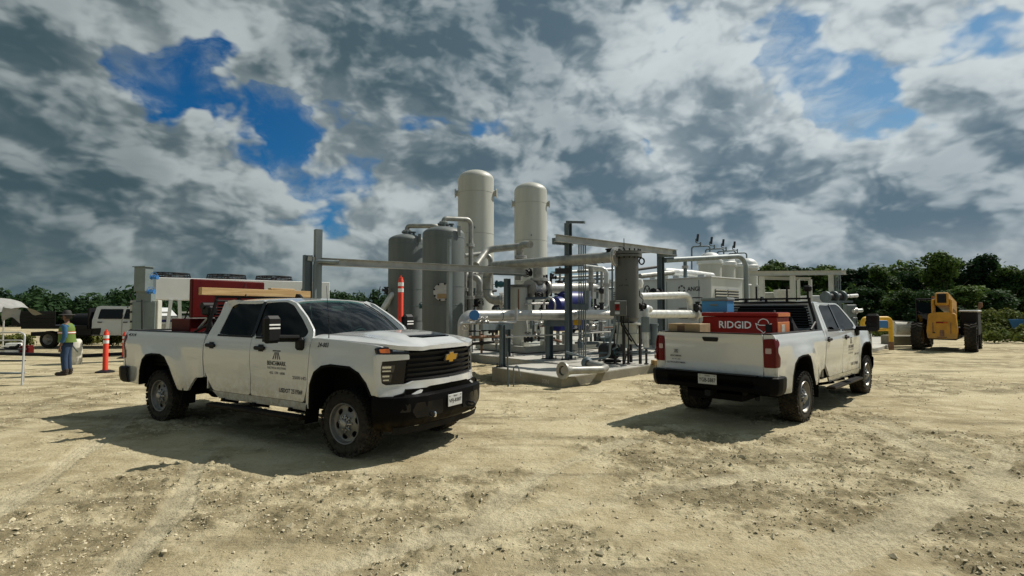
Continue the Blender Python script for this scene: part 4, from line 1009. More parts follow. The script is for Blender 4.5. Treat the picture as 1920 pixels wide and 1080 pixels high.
for k, (x, y, Y, rr, mt, st) in enumerate(((878, 541, 20.3, .06, 'iron_dark', (0, -1, 0)), (904, 537, 20.4, .07, 'iron_dark', (1, -.4, 0)), (893, 568, 19.7, .06, 'iron_black', (1, -.2, .1)), (939, 533, 20.8, .09, 'teal_dark', (-1, 0, 0)), (1019, 523, 20.7, .05, 'iron_dark', (0, -1, .2)), (1037, 520, 21.0, .05, 'iron_dark', (0, 0, 1)), (874, 611, 15.3, .05, 'stainless', (0, -1, -.2)), (924, 620, 17.5, .06, 'iron_dark', (0, -.5, 1)), (1128, 575, 19.5, .06, 'iron_dark', (-1, -.4, 0)), (1109, 613, 19.0, .07, 'stainless', (0, -.3, 1)), (1128, 612, 19.4, .07, 'stainless', (0, -.3, 1)), (1010, 552, 19.9, .06, 'iron_dark', (0, -1, 0)), (957, 640, 18.6, .05, 'stainless', (0, 0, 1)), (990, 637, 19.3, .06, 'iron_dark', (0, -.3, 1)))):
    valve(('small dark valve behind the pipe of the front grey vessel', 'dark valve on the elbow topped vertical pipe', 'black lever valve low on the vessel pipe', 'teal actuator left of the separator pot', 'small valve on the slim dark riser', 'small valve above the navy motor', 'chrome drain valve under the left pipe elbow', 'dark valve between T support and skid', 'handwheel valve left of the junction box', 'left chrome fitting behind the conduit bundle', 'right chrome fitting behind the conduit bundle', 'dark valve hanging under the manifold', 'chrome valve on the left half of the skid', 'dark valve at the foot of the separator pot')[k], P(x, y, Y), (1, .4, 0) if k % 2 else UZ, rr, M[mt], stem=st)
# --- welded piping modules filling the middle of the plant
def module(label, runs, fit):
    T = thing('piping_module', label, 'pipework', tuple(P(*runs[0][0][0])))
    for pts, rr, mt in runs:
        m = MB(); q = [P(*a) for a in pts]; m.pipe(q, rr, rr * 2.4, 9, 4) if len(q) > 2 else m.tube(q, rr, 9); m.build('pipe', M[mt], T, world=True)
    for (x, y, Y, rr, mt) in fit:
        c = P(x, y, Y); m = MB(); m.tube([c - UZ * rr * 1.6, c - UZ * rr * .9, c, c + UZ * rr * .9, c + UZ * rr * 1.6], [rr, rr * 1.5, rr * 1.1, rr * 1.5, rr], 10); m.box((c.x, c.y - rr, c.z), (rr * 3.2, rr * 1.2, rr * 1.2), rz=.4); m.build('fitting', M[mt], T, world=True)
module('dense dark pipework between the grey vessel pipe and the separator pot', [([(878, 640, 20.6), (878, 520, 20.6), (892, 514, 20.8)], .06, 'iron_dark'), ([(890, 640, 21.2), (890, 540, 21.2)], .05, 'galv_dark'), ([(924, 640, 20.9), (924, 575, 20.9), (940, 572, 21)], .05, 'iron_dark'), ([(870, 600, 19.9), (910, 597, 20.4)], .05, 'galv_dark'),
  ([(906, 640, 21), (906, 585, 21), (930, 583, 21.2)], .045, 'pipe_bare'), ([(868, 575, 20), (900, 573, 20.4), (900, 640, 20.4)], .035, 'rust'), ([(865, 622, 17), (945, 618, 18.2)], .03, 'iron_dark'), ([(880, 628, 17.5), (880, 660, 17.5)], .04, 'iron_dark'), ([(903, 626, 17.8), (903, 662, 17.8)], .04, 'rust'), ([(931, 628, 18.2), (931, 655, 18.2)], .04, 'galv_dark'), ([(870, 646, 17.2), (940, 640, 18.4)], .05, 'iron_dark'), ([(935, 600, 20), (958, 598, 20.2)], .05, 'galv')],
  [(878, 560, 20.5, .07, 'iron_dark'), (890, 585, 21.1, .08, 'iron_black'), (906, 610, 20.9, .06, 'iron_dark'), (924, 600, 20.8, .06, 'iron_dark'), (880, 640, 17.4, .05, 'iron_black'), (903, 643, 17.7, .05, 'iron_dark'), (931, 640, 18.1, .05, 'stainless')])
module('dense grey pipework between the separator pot and the conduit bundle', [([(1000, 640, 21), (1000, 560, 21), (1015, 556, 21)], .05, 'galv_dark'), ([(1016, 600, 21.4), (1016, 565, 21.4)], .06, 'iron_dark'), ([(1044, 545, 22), (1150, 540, 24)], .06, 'galv_dark'), ([(1050, 500, 22), (1050, 560, 22)], .05, 'pipe_bare'), ([(1060, 498, 23), (1120, 495, 24), (1120, 560, 24)], .06, 'galv_dark'), ([(1128, 500, 22.5), (1128, 600, 22.5)], .06, 'pipe_bare'), ([(1040, 552, 22), (1060, 551, 22.2), (1060, 500, 22.2)], .04, 'iron_dark'),
  ([(1100, 590, 20.5), (1148, 588, 21)], .05, 'galv_dark'), ([(1116, 560, 21), (1116, 640, 21)], .05, 'iron_dark'), ([(1000, 600, 20.4), (1040, 599, 21)], .045, 'stainless'), ([(1010, 640, 19.6), (1010, 608, 19.6), (1028, 606, 19.8)], .04, 'iron_dark'), ([(1108, 640, 20), (1108, 606, 20), (1135, 604, 20.4)], .05, 'galv'), ([(1125, 640, 20.2), (1125, 612, 20.2)], .05, 'iron_dark')],
  [(1000, 590, 20.9, .07, 'iron_dark'), (1016, 582, 21.3, .08, 'iron_black'), (1050, 530, 21.9, .07, 'iron_dark'), (1128, 545, 22.4, .08, 'iron_dark'), (1116, 600, 20.9, .07, 'iron_black'), (1010, 622, 19.5, .05, 'stainless'), (1108, 622, 19.9, .05, 'iron_dark'), (1125, 628, 20.1, .05, 'iron_black'), (1060, 525, 22.1, .06, 'iron_black')])
_r = random.Random(21); runs_ = []; fit_ = []
for k in range(30):
    x = 975 + 175 * _r.random(); y = 604 + 44 * _r.random(); Y = 18.6 + 2.6 * _r.random(); rr = .022 + .035 * _r.random(); mt = _r.choice(['iron_dark', 'iron_dark', 'galv_dark', 'galv', 'stainless', 'rust'])
    if k % 2: runs_.append(([(x, y, Y), (x, y - 14 - 20 * _r.random(), Y)], rr, mt))
    else: runs_.append(([(x, y, Y), (x + 14 + 26 * _r.random(), y - 1, Y + .4), (x + 30, y + 12 * (_r.random() - .3), Y + .4)], rr, mt))
    if k % 3 == 0: fit_.append((x, y - 4, Y - .05, rr * 1.4, _r.choice(['iron_black', 'iron_dark', 'stainless'])))
module('tangle of small pipes and valves low on the cream skid', runs_, fit_)
# --- pipe spool lying on the pad
s0, s1 = G(1055, 695, .41), G(1128, 693, .34)
T = thing('pipe_spool', 'bent pipe spool with two open flanges lying on the near pad', 'pipe spool', (s0.x, s0.y, .23))
m = MB(); q2 = s1 + Vector((.28, .35, 0)); q3 = G(1100, 680, .42); m.pipe([s0 + Vector((.02, 0, .0)), s0 + (s1 - s0) * .3, s1, q2 * .4 + s1 * .6 + Vector((.1, .35, 0)), q3], .092, .18, 18); m.build('pipe', M['pipe_bare'], T, world=True)
ax = (s0 - s1).normalized()
m = MB(); ring = Matrix.Translation(s0 + ax * .02) @ ax.to_track_quat('Z', 'Y').to_matrix().to_4x4()
m.lathe([(.092, -.30), (.13, -.07), (.205, -.055), (.205, .0), (.115, .0), (.10, -.2)], ring, 28); bolts(m, s0 - ax * .025, ax, .165, 8, .014, .085); m.build('flange', M['pipe_bare'], T, world=True)
ax2 = (q3 - s1).normalized(); m = MB(); ring = Matrix.Translation(q3) @ ax2.to_track_quat('Z', 'Y').to_matrix().to_4x4(); m.lathe([(.095, -.12), (.16, -.06), (.16, .0), (.09, .0), (.085, -.1)], ring, 24); m.build('flange', M['galv_dark'], T, world=True)
# timber cribbing behind the pickup
for k, (x, y, z, lb) in enumerate(((1238, 674, .30, 'lower pale timber block on the pad behind the left tail light'), (1244, 661, .44, 'upper reddish timber block on the pad behind the left tail light'))):
    q = P(x, y, 15.9 + k * .35); q.z = z; m = MB(); m.box(tuple(q), (.50, .22, .13), rz=.25, bev=.01); o = m.build('timber_block', M['timber_old'] if k else M['lumber']); tag(o, lb, 'timber block', 'timber blocks on the pad')
# thin stub-up pipes out of the dirt at the pad edge
for k, (x, yt, yb, rr, lb) in enumerate(((953, 660, 715, .022, 'tall thin pipe stub rising from the dirt at the pad face'), (963, 688, 716, .016, 'short bent pipe stub beside the tall thin one'))):
    b_ = P(x, yb, 13.2); b_.z = -.1; t_ = P(x, yt, 13.3); m = MB()
    m.pipe([b_, Vector((b_.x - .02, b_.y, t_.z))] if k == 0 else [b_, Vector((b_.x, b_.y, t_.z)), Vector((b_.x + .11, b_.y, t_.z + .06)), Vector((b_.x + .16, b_.y, t_.z - .22))], rr, .05, 8); o = m.build('pipe_stub', M['galv_dark']); tag(o, lb, 'pipe stub')

# --- white compressor enclosure with louvres
EC = G(1333, 519.5, 3.2); EC.z = 0
T = thing('compressor_enclosure', 'white compressor enclosure with black louvres and a round logo', 'enclosure', (EC.x, EC.y, .27))
LE, WE = 6.4, 2.62
m = MB(); ctr_ = EC + UB * LE / 2 + UA * WE / 2; m.box((ctr_.x, ctr_.y, 1.86), (WE, LE, 2.66), rz=ANG_A, bev=.02); m.build('body', M['enclosure_white'], T, world=True)
m = MB(); m.box((ctr_.x, ctr_.y, 3.21), (WE + .10, LE + .10, .05), rz=ANG_A, bev=.01); m.build('roof', M['enclosure_white'], T, world=True)
m = MB(); m.box((ctr_.x, ctr_.y, .40), (WE - .05, LE - .05, .26), rz=ANG_A); m.build('base_frame', M['galv_dark'], T, world=True)
def onA(u, z, off=0.0): return EC + UA * u - UB * off + UZ * z        # the right hand (louvred) face
def onB(u, z, off=0.0): return EC + UB * u - UA * off + UZ * z        # the left hand (logo) face
for c_ in range(2):
    u0 = .30 + c_ * 1.02
    m = MB(); boxbeam(m, onA(u0 + .47, .95, .004), onA(u0 + .47, 2.72, .004), .95, .02, UB); o = m.build('louver_panel', M['louver_dark'], T, world=True, smooth=False)
    for k in range(15):
        z = 1.0 + k * .118; m = MB(); m.add([onA(u0, z, .012), onA(u0 + .94, z, .012), onA(u0 + .94, z + .045, .055), onA(u0, z + .045, .055), onA(u0, z + .01, .008), onA(u0 + .94, z + .01, .008), onA(u0 + .94, z + .055, .05), onA(u0, z + .055, .05)], [(0, 1, 2, 3), (7, 6, 5, 4), (0, 4, 5, 1), (1, 5, 6, 2), (2, 6, 7, 3), (3, 7, 4, 0)]); m.build('louver_slat', M['enclosure_white'], o, smooth=False)
        nb_ = bpy.data.objects[-1] if False else None
for c_ in [c for c in kids(T) if c.name.startswith('louver_panel')]:
    for s_ in kids(c_): s_.location = tuple(-Vector(WLOC[T.name]))
for (u0, z0, wd, n_) in ((1.0, .75, .5, 4), (1.0, 1.50, .5, 6), (4.6, 2.0, .55, 9), (4.6, 1.3, .55, 5)):
    for k in range(n_):
        m = MB(); z = z0 + k * .085; boxbeam(m, onB(u0, z, .012), onB(u0 + wd, z, .012), .05, .03); m.build('vent_slat', M['louver_dark'], T, world=True, smooth=False)
for u0 in (.55, 2.1, 3.9, 5.4):
    m = MB(); boxbeam(m, onB(u0, .6, .004), onB(u0, 3.1, .004), .012, .02, UB); m.build('panel_seam', M['galv_dark'], T, world=True, smooth=False)
for u0 in (1.25, 1.65): m = MB(); boxbeam(m, onB(u0, 1.62, .02), onB(u0, 1.82, .02), .05, .10, UB); m.build('door_latch', M['iron_black'], T, world=True, smooth=False)
l = MB(); fb_ = lambda u, v: onB(.80 - u, 2.74 + v, .012); lettering(l, 'ANGI', fb_, .19, .58)
for k in range(6):
    a0 = k * pi / 3; pts = [(-.56 + .17 * cos(a0 + t), .17 * sin(a0 + t)) for t in np.linspace(.1, .85, 5)] ; ins = [(-.56 + .11 * cos(a0 + t), .11 * sin(a0 + t)) for t in np.linspace(.85, .1, 5)]
    kk = len(l.v); l.v += [tuple(fb_(u, v)) for u, v in pts + ins]; l.f.append(tuple(range(kk, kk + 10))); l.mi.append(0)
l.build('lettering', M['ink'], T, world=True, smooth=False)
m = MB(); m.pipe([onB(2.2, 3.2), onB(2.2, 3.55), onB(2.2, 3.55) + UA * 2.2, onB(2.2, 3.5) + UA * 4], .17, .3, 16); o = m.build('exhaust_duct', M['pipe_clad']); tag(o, 'shiny duct elbow on the roof of the white enclosure', 'duct')
pipe_thing('roof_pipe', 'dark pipe stub standing on the enclosure roof beside the duct', 'pipe', [onB(1.3, 3.2) + UA * .2, onB(1.3, 3.95) + UA * .2], .08, M['galv_dark'], n=10, flanges=[(onB(1.3, 3.7) + UA * .2, UZ)])
for k in range(5):
    m = MB(); m.box(tuple(onB(.5 + k * 1.2, 3.29) + UA * .15), (.12, .3, .10), rz=ANG_A); o = m.build('lifting_bracket', M['enclosure_white'], T, world=True)
# --- four white storage tanks with vents
for k in range(4):
    cx = (1331, 1357, 1379, 1400)[k]; Y = 30 + k * 1.15; q = P(cx, 500, Y); r = (.645, .655, .655, .66)[k]; ztop = 5.12
    T = thing('storage_tank', ('white domed tank nearest the enclosure, first of four', 'second white domed tank from the left', 'third white domed tank from the left', 'white domed tank at the right end, beside the bent grey pipe')[k], 'tank', (q.x, q.y, .2), 0, 'white domed storage tanks')
    b = MB(); b.lathe([(r * .95, 0), (r * .95, 4.28)], n=32); b.build('shell', M['vessel_cream'], T)
    b = MB(); b.lathe([(r * .95, 4.22), (r + .06, 4.25), (r + .06, 4.42), (r * .99, 4.46)] + [(r * .97 * cos(a), 4.46 + .46 * sin(a)) for a in np.linspace(.05, pi / 2, 7)], n=32); b.build('domed_cap', M['enclosure_white'], T, angle=45)
    b = MB(); b.box((r * .80, -r * .75, 3.15), (.34, .3, .10), rz=.5, bev=.03); b.box((r * .75, -r * .68, 2.4), (.2, .2, 1.4), rz=.5); b.build('overflow_box', M['enclosure_white'], T)
    zz = 1.834 + (582 - 462) / 1000 * Y - .2; V_ = lambda px_, py_: P(px_, py_, Y) - Vector(WLOC[T.name])
    dx = cx - 1331; dy = (0, 5, 9, 13)[k]
    b = MB(); b.pipe([V_(1297 + dx, 505), V_(1297 + dx, 462.5 + dy), V_(1331 + dx, 461 + dy), V_(1331 + dx, 474 + dy)], .045, .15, 8); b.build('vent_pipe', M['teal_dark'] if False else M['galv_dark'], T)
    b = MB(); b.pipe([V_(1313.5 + dx, 462 + dy), V_(1313.5 + dx, 454 + dy)], .04, .1, 8); b.pipe([V_(1314 + dx, 456.5 + dy), V_(1304.5 + dx, 455 + dy), V_(1304.5 + dx, 449 + dy), V_(1308 + dx, 446 + dy)], .03, .06, 8); b.build('branch_pipe', M['galv_dark'], T)
    b = MB(); qv = V_(1308 + dx, 446 + dy); b.box(tuple(qv), (.10, .10, .42), ry=.12); b.build('rain_cap', M['iron_dark'], T)
# --- beige rack and small cabinets right of the tanks
T = thing('beige_rack', 'beige painted pipe rack spanning behind the right hand pickup cab', 'pipe rack', tuple(P(1486, 600, 26)))
for (a, b_, w, h) in ((P(1400, 513, 24.5), P(1586, 511, 28.5), .16, .22), (P(1430, 521, 26.5), P(1520, 523, 27.5), .12, .16)):
    m = MB(); hbeam(m, a, b_, h, w, .016); m.build('beam', M['cream'], T, world=True, smooth=False)
for (x, y0, Y, w) in ((1428, 518, 25.2, .20), (1486, 517, 26.4, .20), (1497, 523, 27.2, .12), (1558, 514, 28, .20), (1519, 524, 27.4, .14)):
    q = P(x, y0, Y); m = MB(); boxbeam(m, Vector((q.x, q.y, .2)), q, w, w); m.build('post', M['cream'], T, world=True, smooth=False)
T = thing('cable_drop', 'thin grey tubes hanging from the right end of the beige rack', 'conduit', tuple(P(1570, 560, 28)))
for k in range(4):
    q = P(1563 + k * 4, 515, 28); m = MB(); m.cyl((q.x, q.y, 1.2), q, .03, 6); m.build('tube', M['galv'], T, world=True)
for k, (x0, x1, y0, y1, Y, mt, nm, lb) in enumerate(((1428, 1462, 548, 600, 28.5, 'cream', 'equipment_cabinet', 'cream cabinet behind the rack of the right pickup'), (1459, 1482, 543, 590, 28, 'sack_white', 'equipment_cabinet', 'pale boxy cabinet right of the cream one'), (1515, 1552, 554, 600, 27.5, 'enclosure_white', 'equipment_cabinet', 'white cabinet right behind the pickup cab roof'), (1588, 1606, 571, 594, 27, 'grey_box', 'electrical_panel', 'grey electrical panel on a stand right of the cab'), (1592, 1608, 595, 612, 27.2, 'grey_box', 'electrical_panel', 'second grey electrical panel, below the first'))):
    a, b_ = P(x0, y1, Y), P(x1, y0, Y); c_ = (a + b_) / 2; w_ = b_.x - a.x; h_ = b_.z - a.z; dep = max(.3, w_ * .7)
    T = thing(nm, lb, 'cabinet', (c_.x, Y + dep / 2, c_.z - h_ / 2)); m = MB(); m.box((0, 0, h_ / 2), (w_, dep, h_), bev=.02); m.build('housing', M[mt], T)
    m = MB(); m.box((0, -dep / 2 - .006, h_ / 2), (w_ * .86, .02, h_ * .86), bev=.006); m.build('door', M[mt], T); m = MB(); m.box((w_ * .32, -dep / 2 - .025, h_ * .5), (.03, .03, .12)); m.build('handle', M['iron_dark'], T)
    if nm == 'electrical_panel': m = MB(); m.box((0, 0, -(c_.z - h_ / 2) / 2 + .05), (.1, .1, c_.z - h_ / 2 - .1)); m.build('stand', M['galv_dark'], T)
q0, q1 = P(1548, 557, 26), P(1578, 556, 26.5); T = pipe_thing('stacked_spool', 'dark valve assembly on a shelf behind the pickup cab', 'valve', [q0, q1], .16, M['iron_dark'], n=12, flanges=[(q0, q1 - q0), (q1, q1 - q0), ((q0 + q1) / 2, q1 - q0)], fmat=M['galv_dark'])
pipe_thing('stacked_spool', 'white banded pipe end right of the dark valve assembly', 'pipe', [P(1580, 556, 26.5), P(1607, 554, 27)], .085, M['reflect_white'], n=12, bands=[(P(1592, 555, 26.7), (1, .1, 0))])
m = MB(); boxbeam(m, P(1550, 566, 26), P(1594, 565.5, 26.8), .3, .10); boxbeam(m, P(1572, 570, 26.4), P(1572, 640, 26.4), .2, .2); o = m.build('shelf_stand', M['galv_dark']); tag(o, 'grey stand with a blue edged shelf carrying the valve assembly', 'stand')
pipe_thing('side_pipe', 'stub of pale pipe right of the grey panels', 'pipe', [P(1600, 583, 26.8), P(1616, 582, 27)], .09, M['pipe_clad'], n=12, flanges=[(P(1604, 583, 26.9), (1, 0, 0))])
# --- far-right pad with yellow guard rail
RA = [G(1560, 664, .15), G(1646, 652, .15), G(1720, 629.5, .15), G(1560, 628, .15)]
slab('concrete_pad', RA, -.3, .15, M['concrete'])
T = thing('yellow_barrier', 'yellow tubular guard hoop right of the pickup mirror', 'barrier', tuple(G(1650, 640, .15)))
a = P(1636, 640, 22.5); b_ = P(1671, 640, 22.8); zt = P(1650, 597, 22.6).z
m = MB(); m.pipe([Vector((a.x - .4, a.y, .15)), Vector((a.x - .4, a.y, zt)), Vector((b_.x, b_.y, zt)), Vector((b_.x, b_.y, .15))], .085, .2, 12); m.build('hoop', M['yellow'], T, world=True)
m = MB(); m.tube([Vector((a.x - .4, a.y, zt - .48)), Vector((b_.x, b_.y, zt - .48))], .06, 10); m.build('mid_rail', M['yellow'], T, world=True)
m = MB(); m.cyl((b_.x, b_.y, .15), (b_.x, b_.y, .5), .098, 12); m.build('rusty_foot', M['rust'], T, world=True)
m = MB(); q = P(1654, 607, 24); m.box(tuple(q), (.55, .4, .34), bev=.03); o = m.build('blue_box', M['valve_blue']); tag(o, 'blue box seen through the yellow guard hoop', 'box')
q = P(1690, 606, 26); m = MB(); m.cyl(q + Vector((-.25, .1, -.25)), q + Vector((.45, -.2, -.25)), .32, 18); o = m.build('pipe_roll', M['sack_white']); tag(o, 'pale rolled bundle lying on the far pad left of the telehandler', 'bundle')
m = MB(); boxbeam(m, P(1674, 602, 25), P(1712, 604, 26), .06, .05); boxbeam(m, P(1674, 602, 25), P(1674, 640, 25), .06, .06); o = m.build('white_rail', M['reflect_white']); tag(o, 'thin white rail between the yellow hoop and the telehandler', 'rail')
q = P(1700, 618, 27); m = MB(); m.box((q.x, q.y, .35), (2.4, .8, .5), rz=.2, bev=.05); o = m.build('dirt_mound_block', M['concrete_dirty']); tag(o, 'low dirty concrete block left of the telehandler', 'concrete block')
# ------------------------------------------------------------------ heavy duty crew cab pickup (local: +X forward from the rear axle, +Y left)
WB = 4.37
def ip(x, xs, ys): return float(np.interp(x, xs, ys))
def sm(x, a, b):
    t = min(1, max(0, (x - a) / (b - a))); return t * t * (3 - 2 * t)
def side_y(x, z):
    y = ip(z, (.30, .50, .60, .70, .85, 1.0, 1.15, 1.27, 1.36, 1.42, 1.465, 1.50, 1.97, 2.02), (.90, .955, .972, .975, .985, .995, 1.0, .998, .985, .968, .950, .935, .755, .735))
    for cx in (0.0, WB):
        d = hypot((x - cx) * .95, z - .50)
        y += .040 * (1 - sm(d, .60, .95)) * (1 - sm(z, 1.12, 1.3))
    if 1.2 < x < 3.7: y -= .012 * sm(z, .70, .85) * (1 - sm(z, .85, 1.1))       # scallop along the doors
    if x > 4.55: y -= .055 * ((x - 4.55) / .45) ** 2 * (1 if z < 1.3 else 1.15)
    if x < -1.16: y -= .022 * ((-1.16 - x) / .12) ** 2
    return y
def front_x(y, z):
    a = abs(y)
    return 5.275 - .36 * (a / 1.0) ** 2.5 + .05 * (1.30 - z) * (1 - .6 * a) - .05 * max(0, z - 1.33) / .06 * .5
def rear_x(y, z): return -1.285 + .045 * max(0, abs(y) - .84) ** 1.5 / .06
def hood_edge_z(x): return ip(x, (3.62, 3.8, 4.3, 4.8, 5.0, 5.06), (1.462, 1.462, 1.448, 1.415, 1.392, 1.385))
def hood_z(x, y):
    a = abs(y)
    z = hood_edge_z(min(x, 5.06)) + .004
    z += .070 * (1 - (a / .93) ** 3.0) * (1 - .55 * sm(x, 4.6, 5.3)) if a < .93 else 0
    dome = (1 - sm(a, .36, .50)) * .038
    z += dome * sm(x, 3.9, 4.4) * (1 - sm(x, 5.02, 5.26) * .55)
    z -= .05 * sm(x, 5.0, 5.30) * (1 if a < .9 else .6)
    z += .018 * sm(a, .66, .80) * (1 - sm(a, .84, .93)) * (1 - sm(x, 4.8, 5.2))
    return z
def roof_z(x, y):
    a = abs(y) / .765
    return 1.968 + .062 * (1 - a ** 3.2) - .030 * sm(x, 2.45, 3.02) ** 1.5 - .012 * (1 - sm(x, 1.4, 1.8))
def mirrored(mb):
    k = len(mb.v); n = len(mb.f)
    mb.v += [(x, -y, z) for x, y, z in mb.v]
    mb.f += [tuple(i + k for i in f)[::-1] for f in mb.f[:n]]; mb.mi += mb.mi[:n]
    return mb
def flipy(mb):
    o = MB(); o.v = [(x, -y, z) for x, y, z in mb.v]; o.f = [f[::-1] for f in mb.f]; o.mi = list(mb.mi); return o
SIDE = lambda s: (lambda u, v, o: (u, s * (side_y(u, v) + o), v))
def side_panel(s, outer, holes=(), thick=.035, off=0.0, step=.07):
    mb = MB(); mb.plate(outer, holes, lambda u, v, o: (u, s * (side_y(u, v) + o + off), v), thick, step, flip=(s > 0)); return mb
ARCH_R = [(-.67, .555), (-.63, .82), (-.545, 1.00), (-.40, 1.09), (-.22, 1.115), (.06, 1.115), (.20, 1.07), (.33, .92), (.45, .72), (.57, .555)]
ARCH_F = [(3.715, .54), (3.735, .86), (3.82, 1.03), (3.97, 1.12), (4.15, 1.15), (4.50, 1.14), (4.66, 1.07), (4.77, .95), (4.84, .80)]
RWIN = poly_round([(1.565, 1.475), (2.385, 1.462), (2.385, 1.955), (1.82, 1.952), (1.64, 1.90)], .035)
FWIN = poly_round([(2.455, 1.462), (3.44, 1.446), (3.555, 1.475), (3.59, 1.545), (3.40, 1.70), (3.10, 1.905), (2.93, 1.955), (2.455, 1.956)], .04)
RDOOR = poly_round([(1.275, 1.15), (1.275, .86), (1.50, .612), (2.412, .612), (2.418, 1.45), (2.418, 1.982), (1.80, 1.98), (1.57, 1.945), (1.47, 1.50), (1.40, 1.40)], .06)
FDOOR = poly_round([(2.426, .612), (3.60, .612), (3.655, .75), (3.690, 1.15), (3.70, 1.47), (3.665, 1.57), (3.44, 1.745), (3.13, 1.94), (2.95, 1.982), (2.426, 1.982), (2.426, 1.45)], .05)

def tyre_mesh():
    mb = MB(); R0, W = .422, .285
    prof = [(.245, -W / 2 + .035), (.262, -W / 2 + .012), (.30, -W / 2), (.345, -W / 2 - .002), (.385, -W / 2 + .012), (.405, -W / 2 + .03), (.411, -W / 2 + .06), (.411, 0)]
    prof = prof + [(r, -z) for r, z in prof[-2::-1]]
    MT = Matrix.Rotation(pi / 2, 4, 'X')
    mb.lathe(prof, MT, 48)
    n = 44
    for k in range(n):                                   # tread lugs
        for j, (z, w, o) in enumerate(((-.118, .05, 0), (-.050, .052, .5), (.012, .05, 0), (.066, .048, .5), (.122, .046, 0))):
            a = 2 * pi * (k + o) / n
            T = Matrix.Rotation(pi / 2, 4, 'X') @ Matrix.Rotation(a, 4, 'Z') @ Matrix.Translation((.409, 0, z)) @ Matrix.Rotation((.35, -.5, .5, -.5, -.35)[j], 4, 'X')
            mb.box((0, 0, 0), (.026, .040, w), M=T)
    for k in range(n // 2):                              # shoulder lugs
        for sz in (-1, 1):
            T = Matrix.Rotation(pi / 2, 4, 'X') @ Matrix.Rotation(2 * pi * (k + .25 * sz) / (n / 2), 4, 'Z') @ Matrix.Translation((.395, 0, sz * .138))
            mb.box((0, 0, 0), (.035, .055, .014), M=T)
    return mb
def rim_meshes():
    """outer face towards -Y"""
    rim = MB(); MT = Matrix.Rotation(pi / 2, 4, 'X')
    rim.lathe([(.255, -.13), (.25, .10), (.262, .128), (.256, .142), (.243, .136), (.236, .10), (.228, .085)], MT, 40)
    n = 6; holes = []
    for k in range(n):
        a0 = 2 * pi * k / n + .26; h = []
        for r, da in ((.152, -.22), (.196, -.27), (.210, -.10), (.210, .10), (.196, .27), (.152, .22), (.145, 0)):
            h.append((r * cos(a0 + da), r * sin(a0 + da)))
        holes.append(poly_round(h, .02, 3))
    outer = [(.231 * cos(2 * pi * k / 40), .231 * sin(2 * pi * k / 40)) for k in range(40)]
    def face(u, v, o):
        r = hypot(u, v); z = ip(r, (0, .09, .13, .19, .232), (.115, .110, .088, .072, .086))
        return (u, -(z + o), v)
    rim.plate(outer, holes, face, .012, .05)
    cap = MB()
    cap.lathe([(.0, .165), (.030, .165), (.052, .158), (.058, .14), (.060, .11)], MT, 20)
    for k in range(8):
        T = Matrix.Rotation(pi / 2, 4, 'X') @ Matrix.Rotation(2 * pi * k / 8, 4, 'Z')
        cap.box((.085, 0, .122), (.065, .024, .018), M=T, bev=.005, ry=.35)
        cap.cyl(T @ Vector((.082 * cos(.39), .082 * sin(.39), .10)), T @ Vector((.082 * cos(.39), .082 * sin(.39), .13)), .012, 8)
    return rim, cap
_wm = {}
def wheel(parent, x, s):
    w = bpy.data.objects.new('wheel', None); COL.objects.link(w); w.parent = parent; w.empty_display_size = .2
    w.location = (x, s * -.862, .413); w.rotation_euler = (0, 0, 0 if s > 0 else pi)
    if not _wm:
        r, c = rim_meshes()
        a = tyre_mesh().build('tyre', M['rubber'], w); b = r.build('rim', M['rim_steel'], w); d = c.build('hub_cap', M['cap_silver'], w)
        back = MB(); back.cyl((0, -.02, 0), (0, .12, 0), .20, 24)
        e = back.build('brake_disc', M['flare_dark'], w)
        _wm.update(tyre=a.data, rim=b.data, hub_cap=d.data, brake_disc=e.data)
    else:
        for k, me in _wm.items():
            o = bpy.data.objects.new(k, me); COL.objects.link(o); o.parent = w
    return w

def sweep_rows(path, levels):
    """path: plan points with outward normals; levels: (z(t), offset) profile -> grid rows"""
    rows = []
    for z, off in levels:
        row = []
        for i, p in enumerate(path):
            a = Vector(path[max(0, i - 1)]); b = Vector(path[min(len(path) - 1, i + 1)])
            d = (b - a).normalized(); nrm = Vector((d.y, -d.x))
            zz = z(i / (len(path) - 1)) if callable(z) else z
            oo = off(i / (len(path) - 1)) if callable(off) else off
            row.append((p[0] + nrm.x * oo, p[1] + nrm.y * oo, zz))
        rows.append(row)
    return rows
def bowtie(scale=1.0):
    o = [(-1, -.10), (-.84, .36), (-.30, .36), (-.30, .62), (.34, .62), (.34, .36), (1, .36), (.86, -.10 + -.0), (.86, -.36), (.30, -.36), (.30, -.62), (-.34, -.62), (-.34, -.36), (-1.0, -.36)]
    o = [(-1.0, -.36), (-.80, .36), (-.32, .36), (-.26, .62), (.40, .62), (.34, .36), (1.0, .36), (.80, -.36), (.32, -.36), (.26, -.62), (-.40, -.62), (-.34, -.36)]
    return [(x * scale, y * scale * .78) for x, y in o]

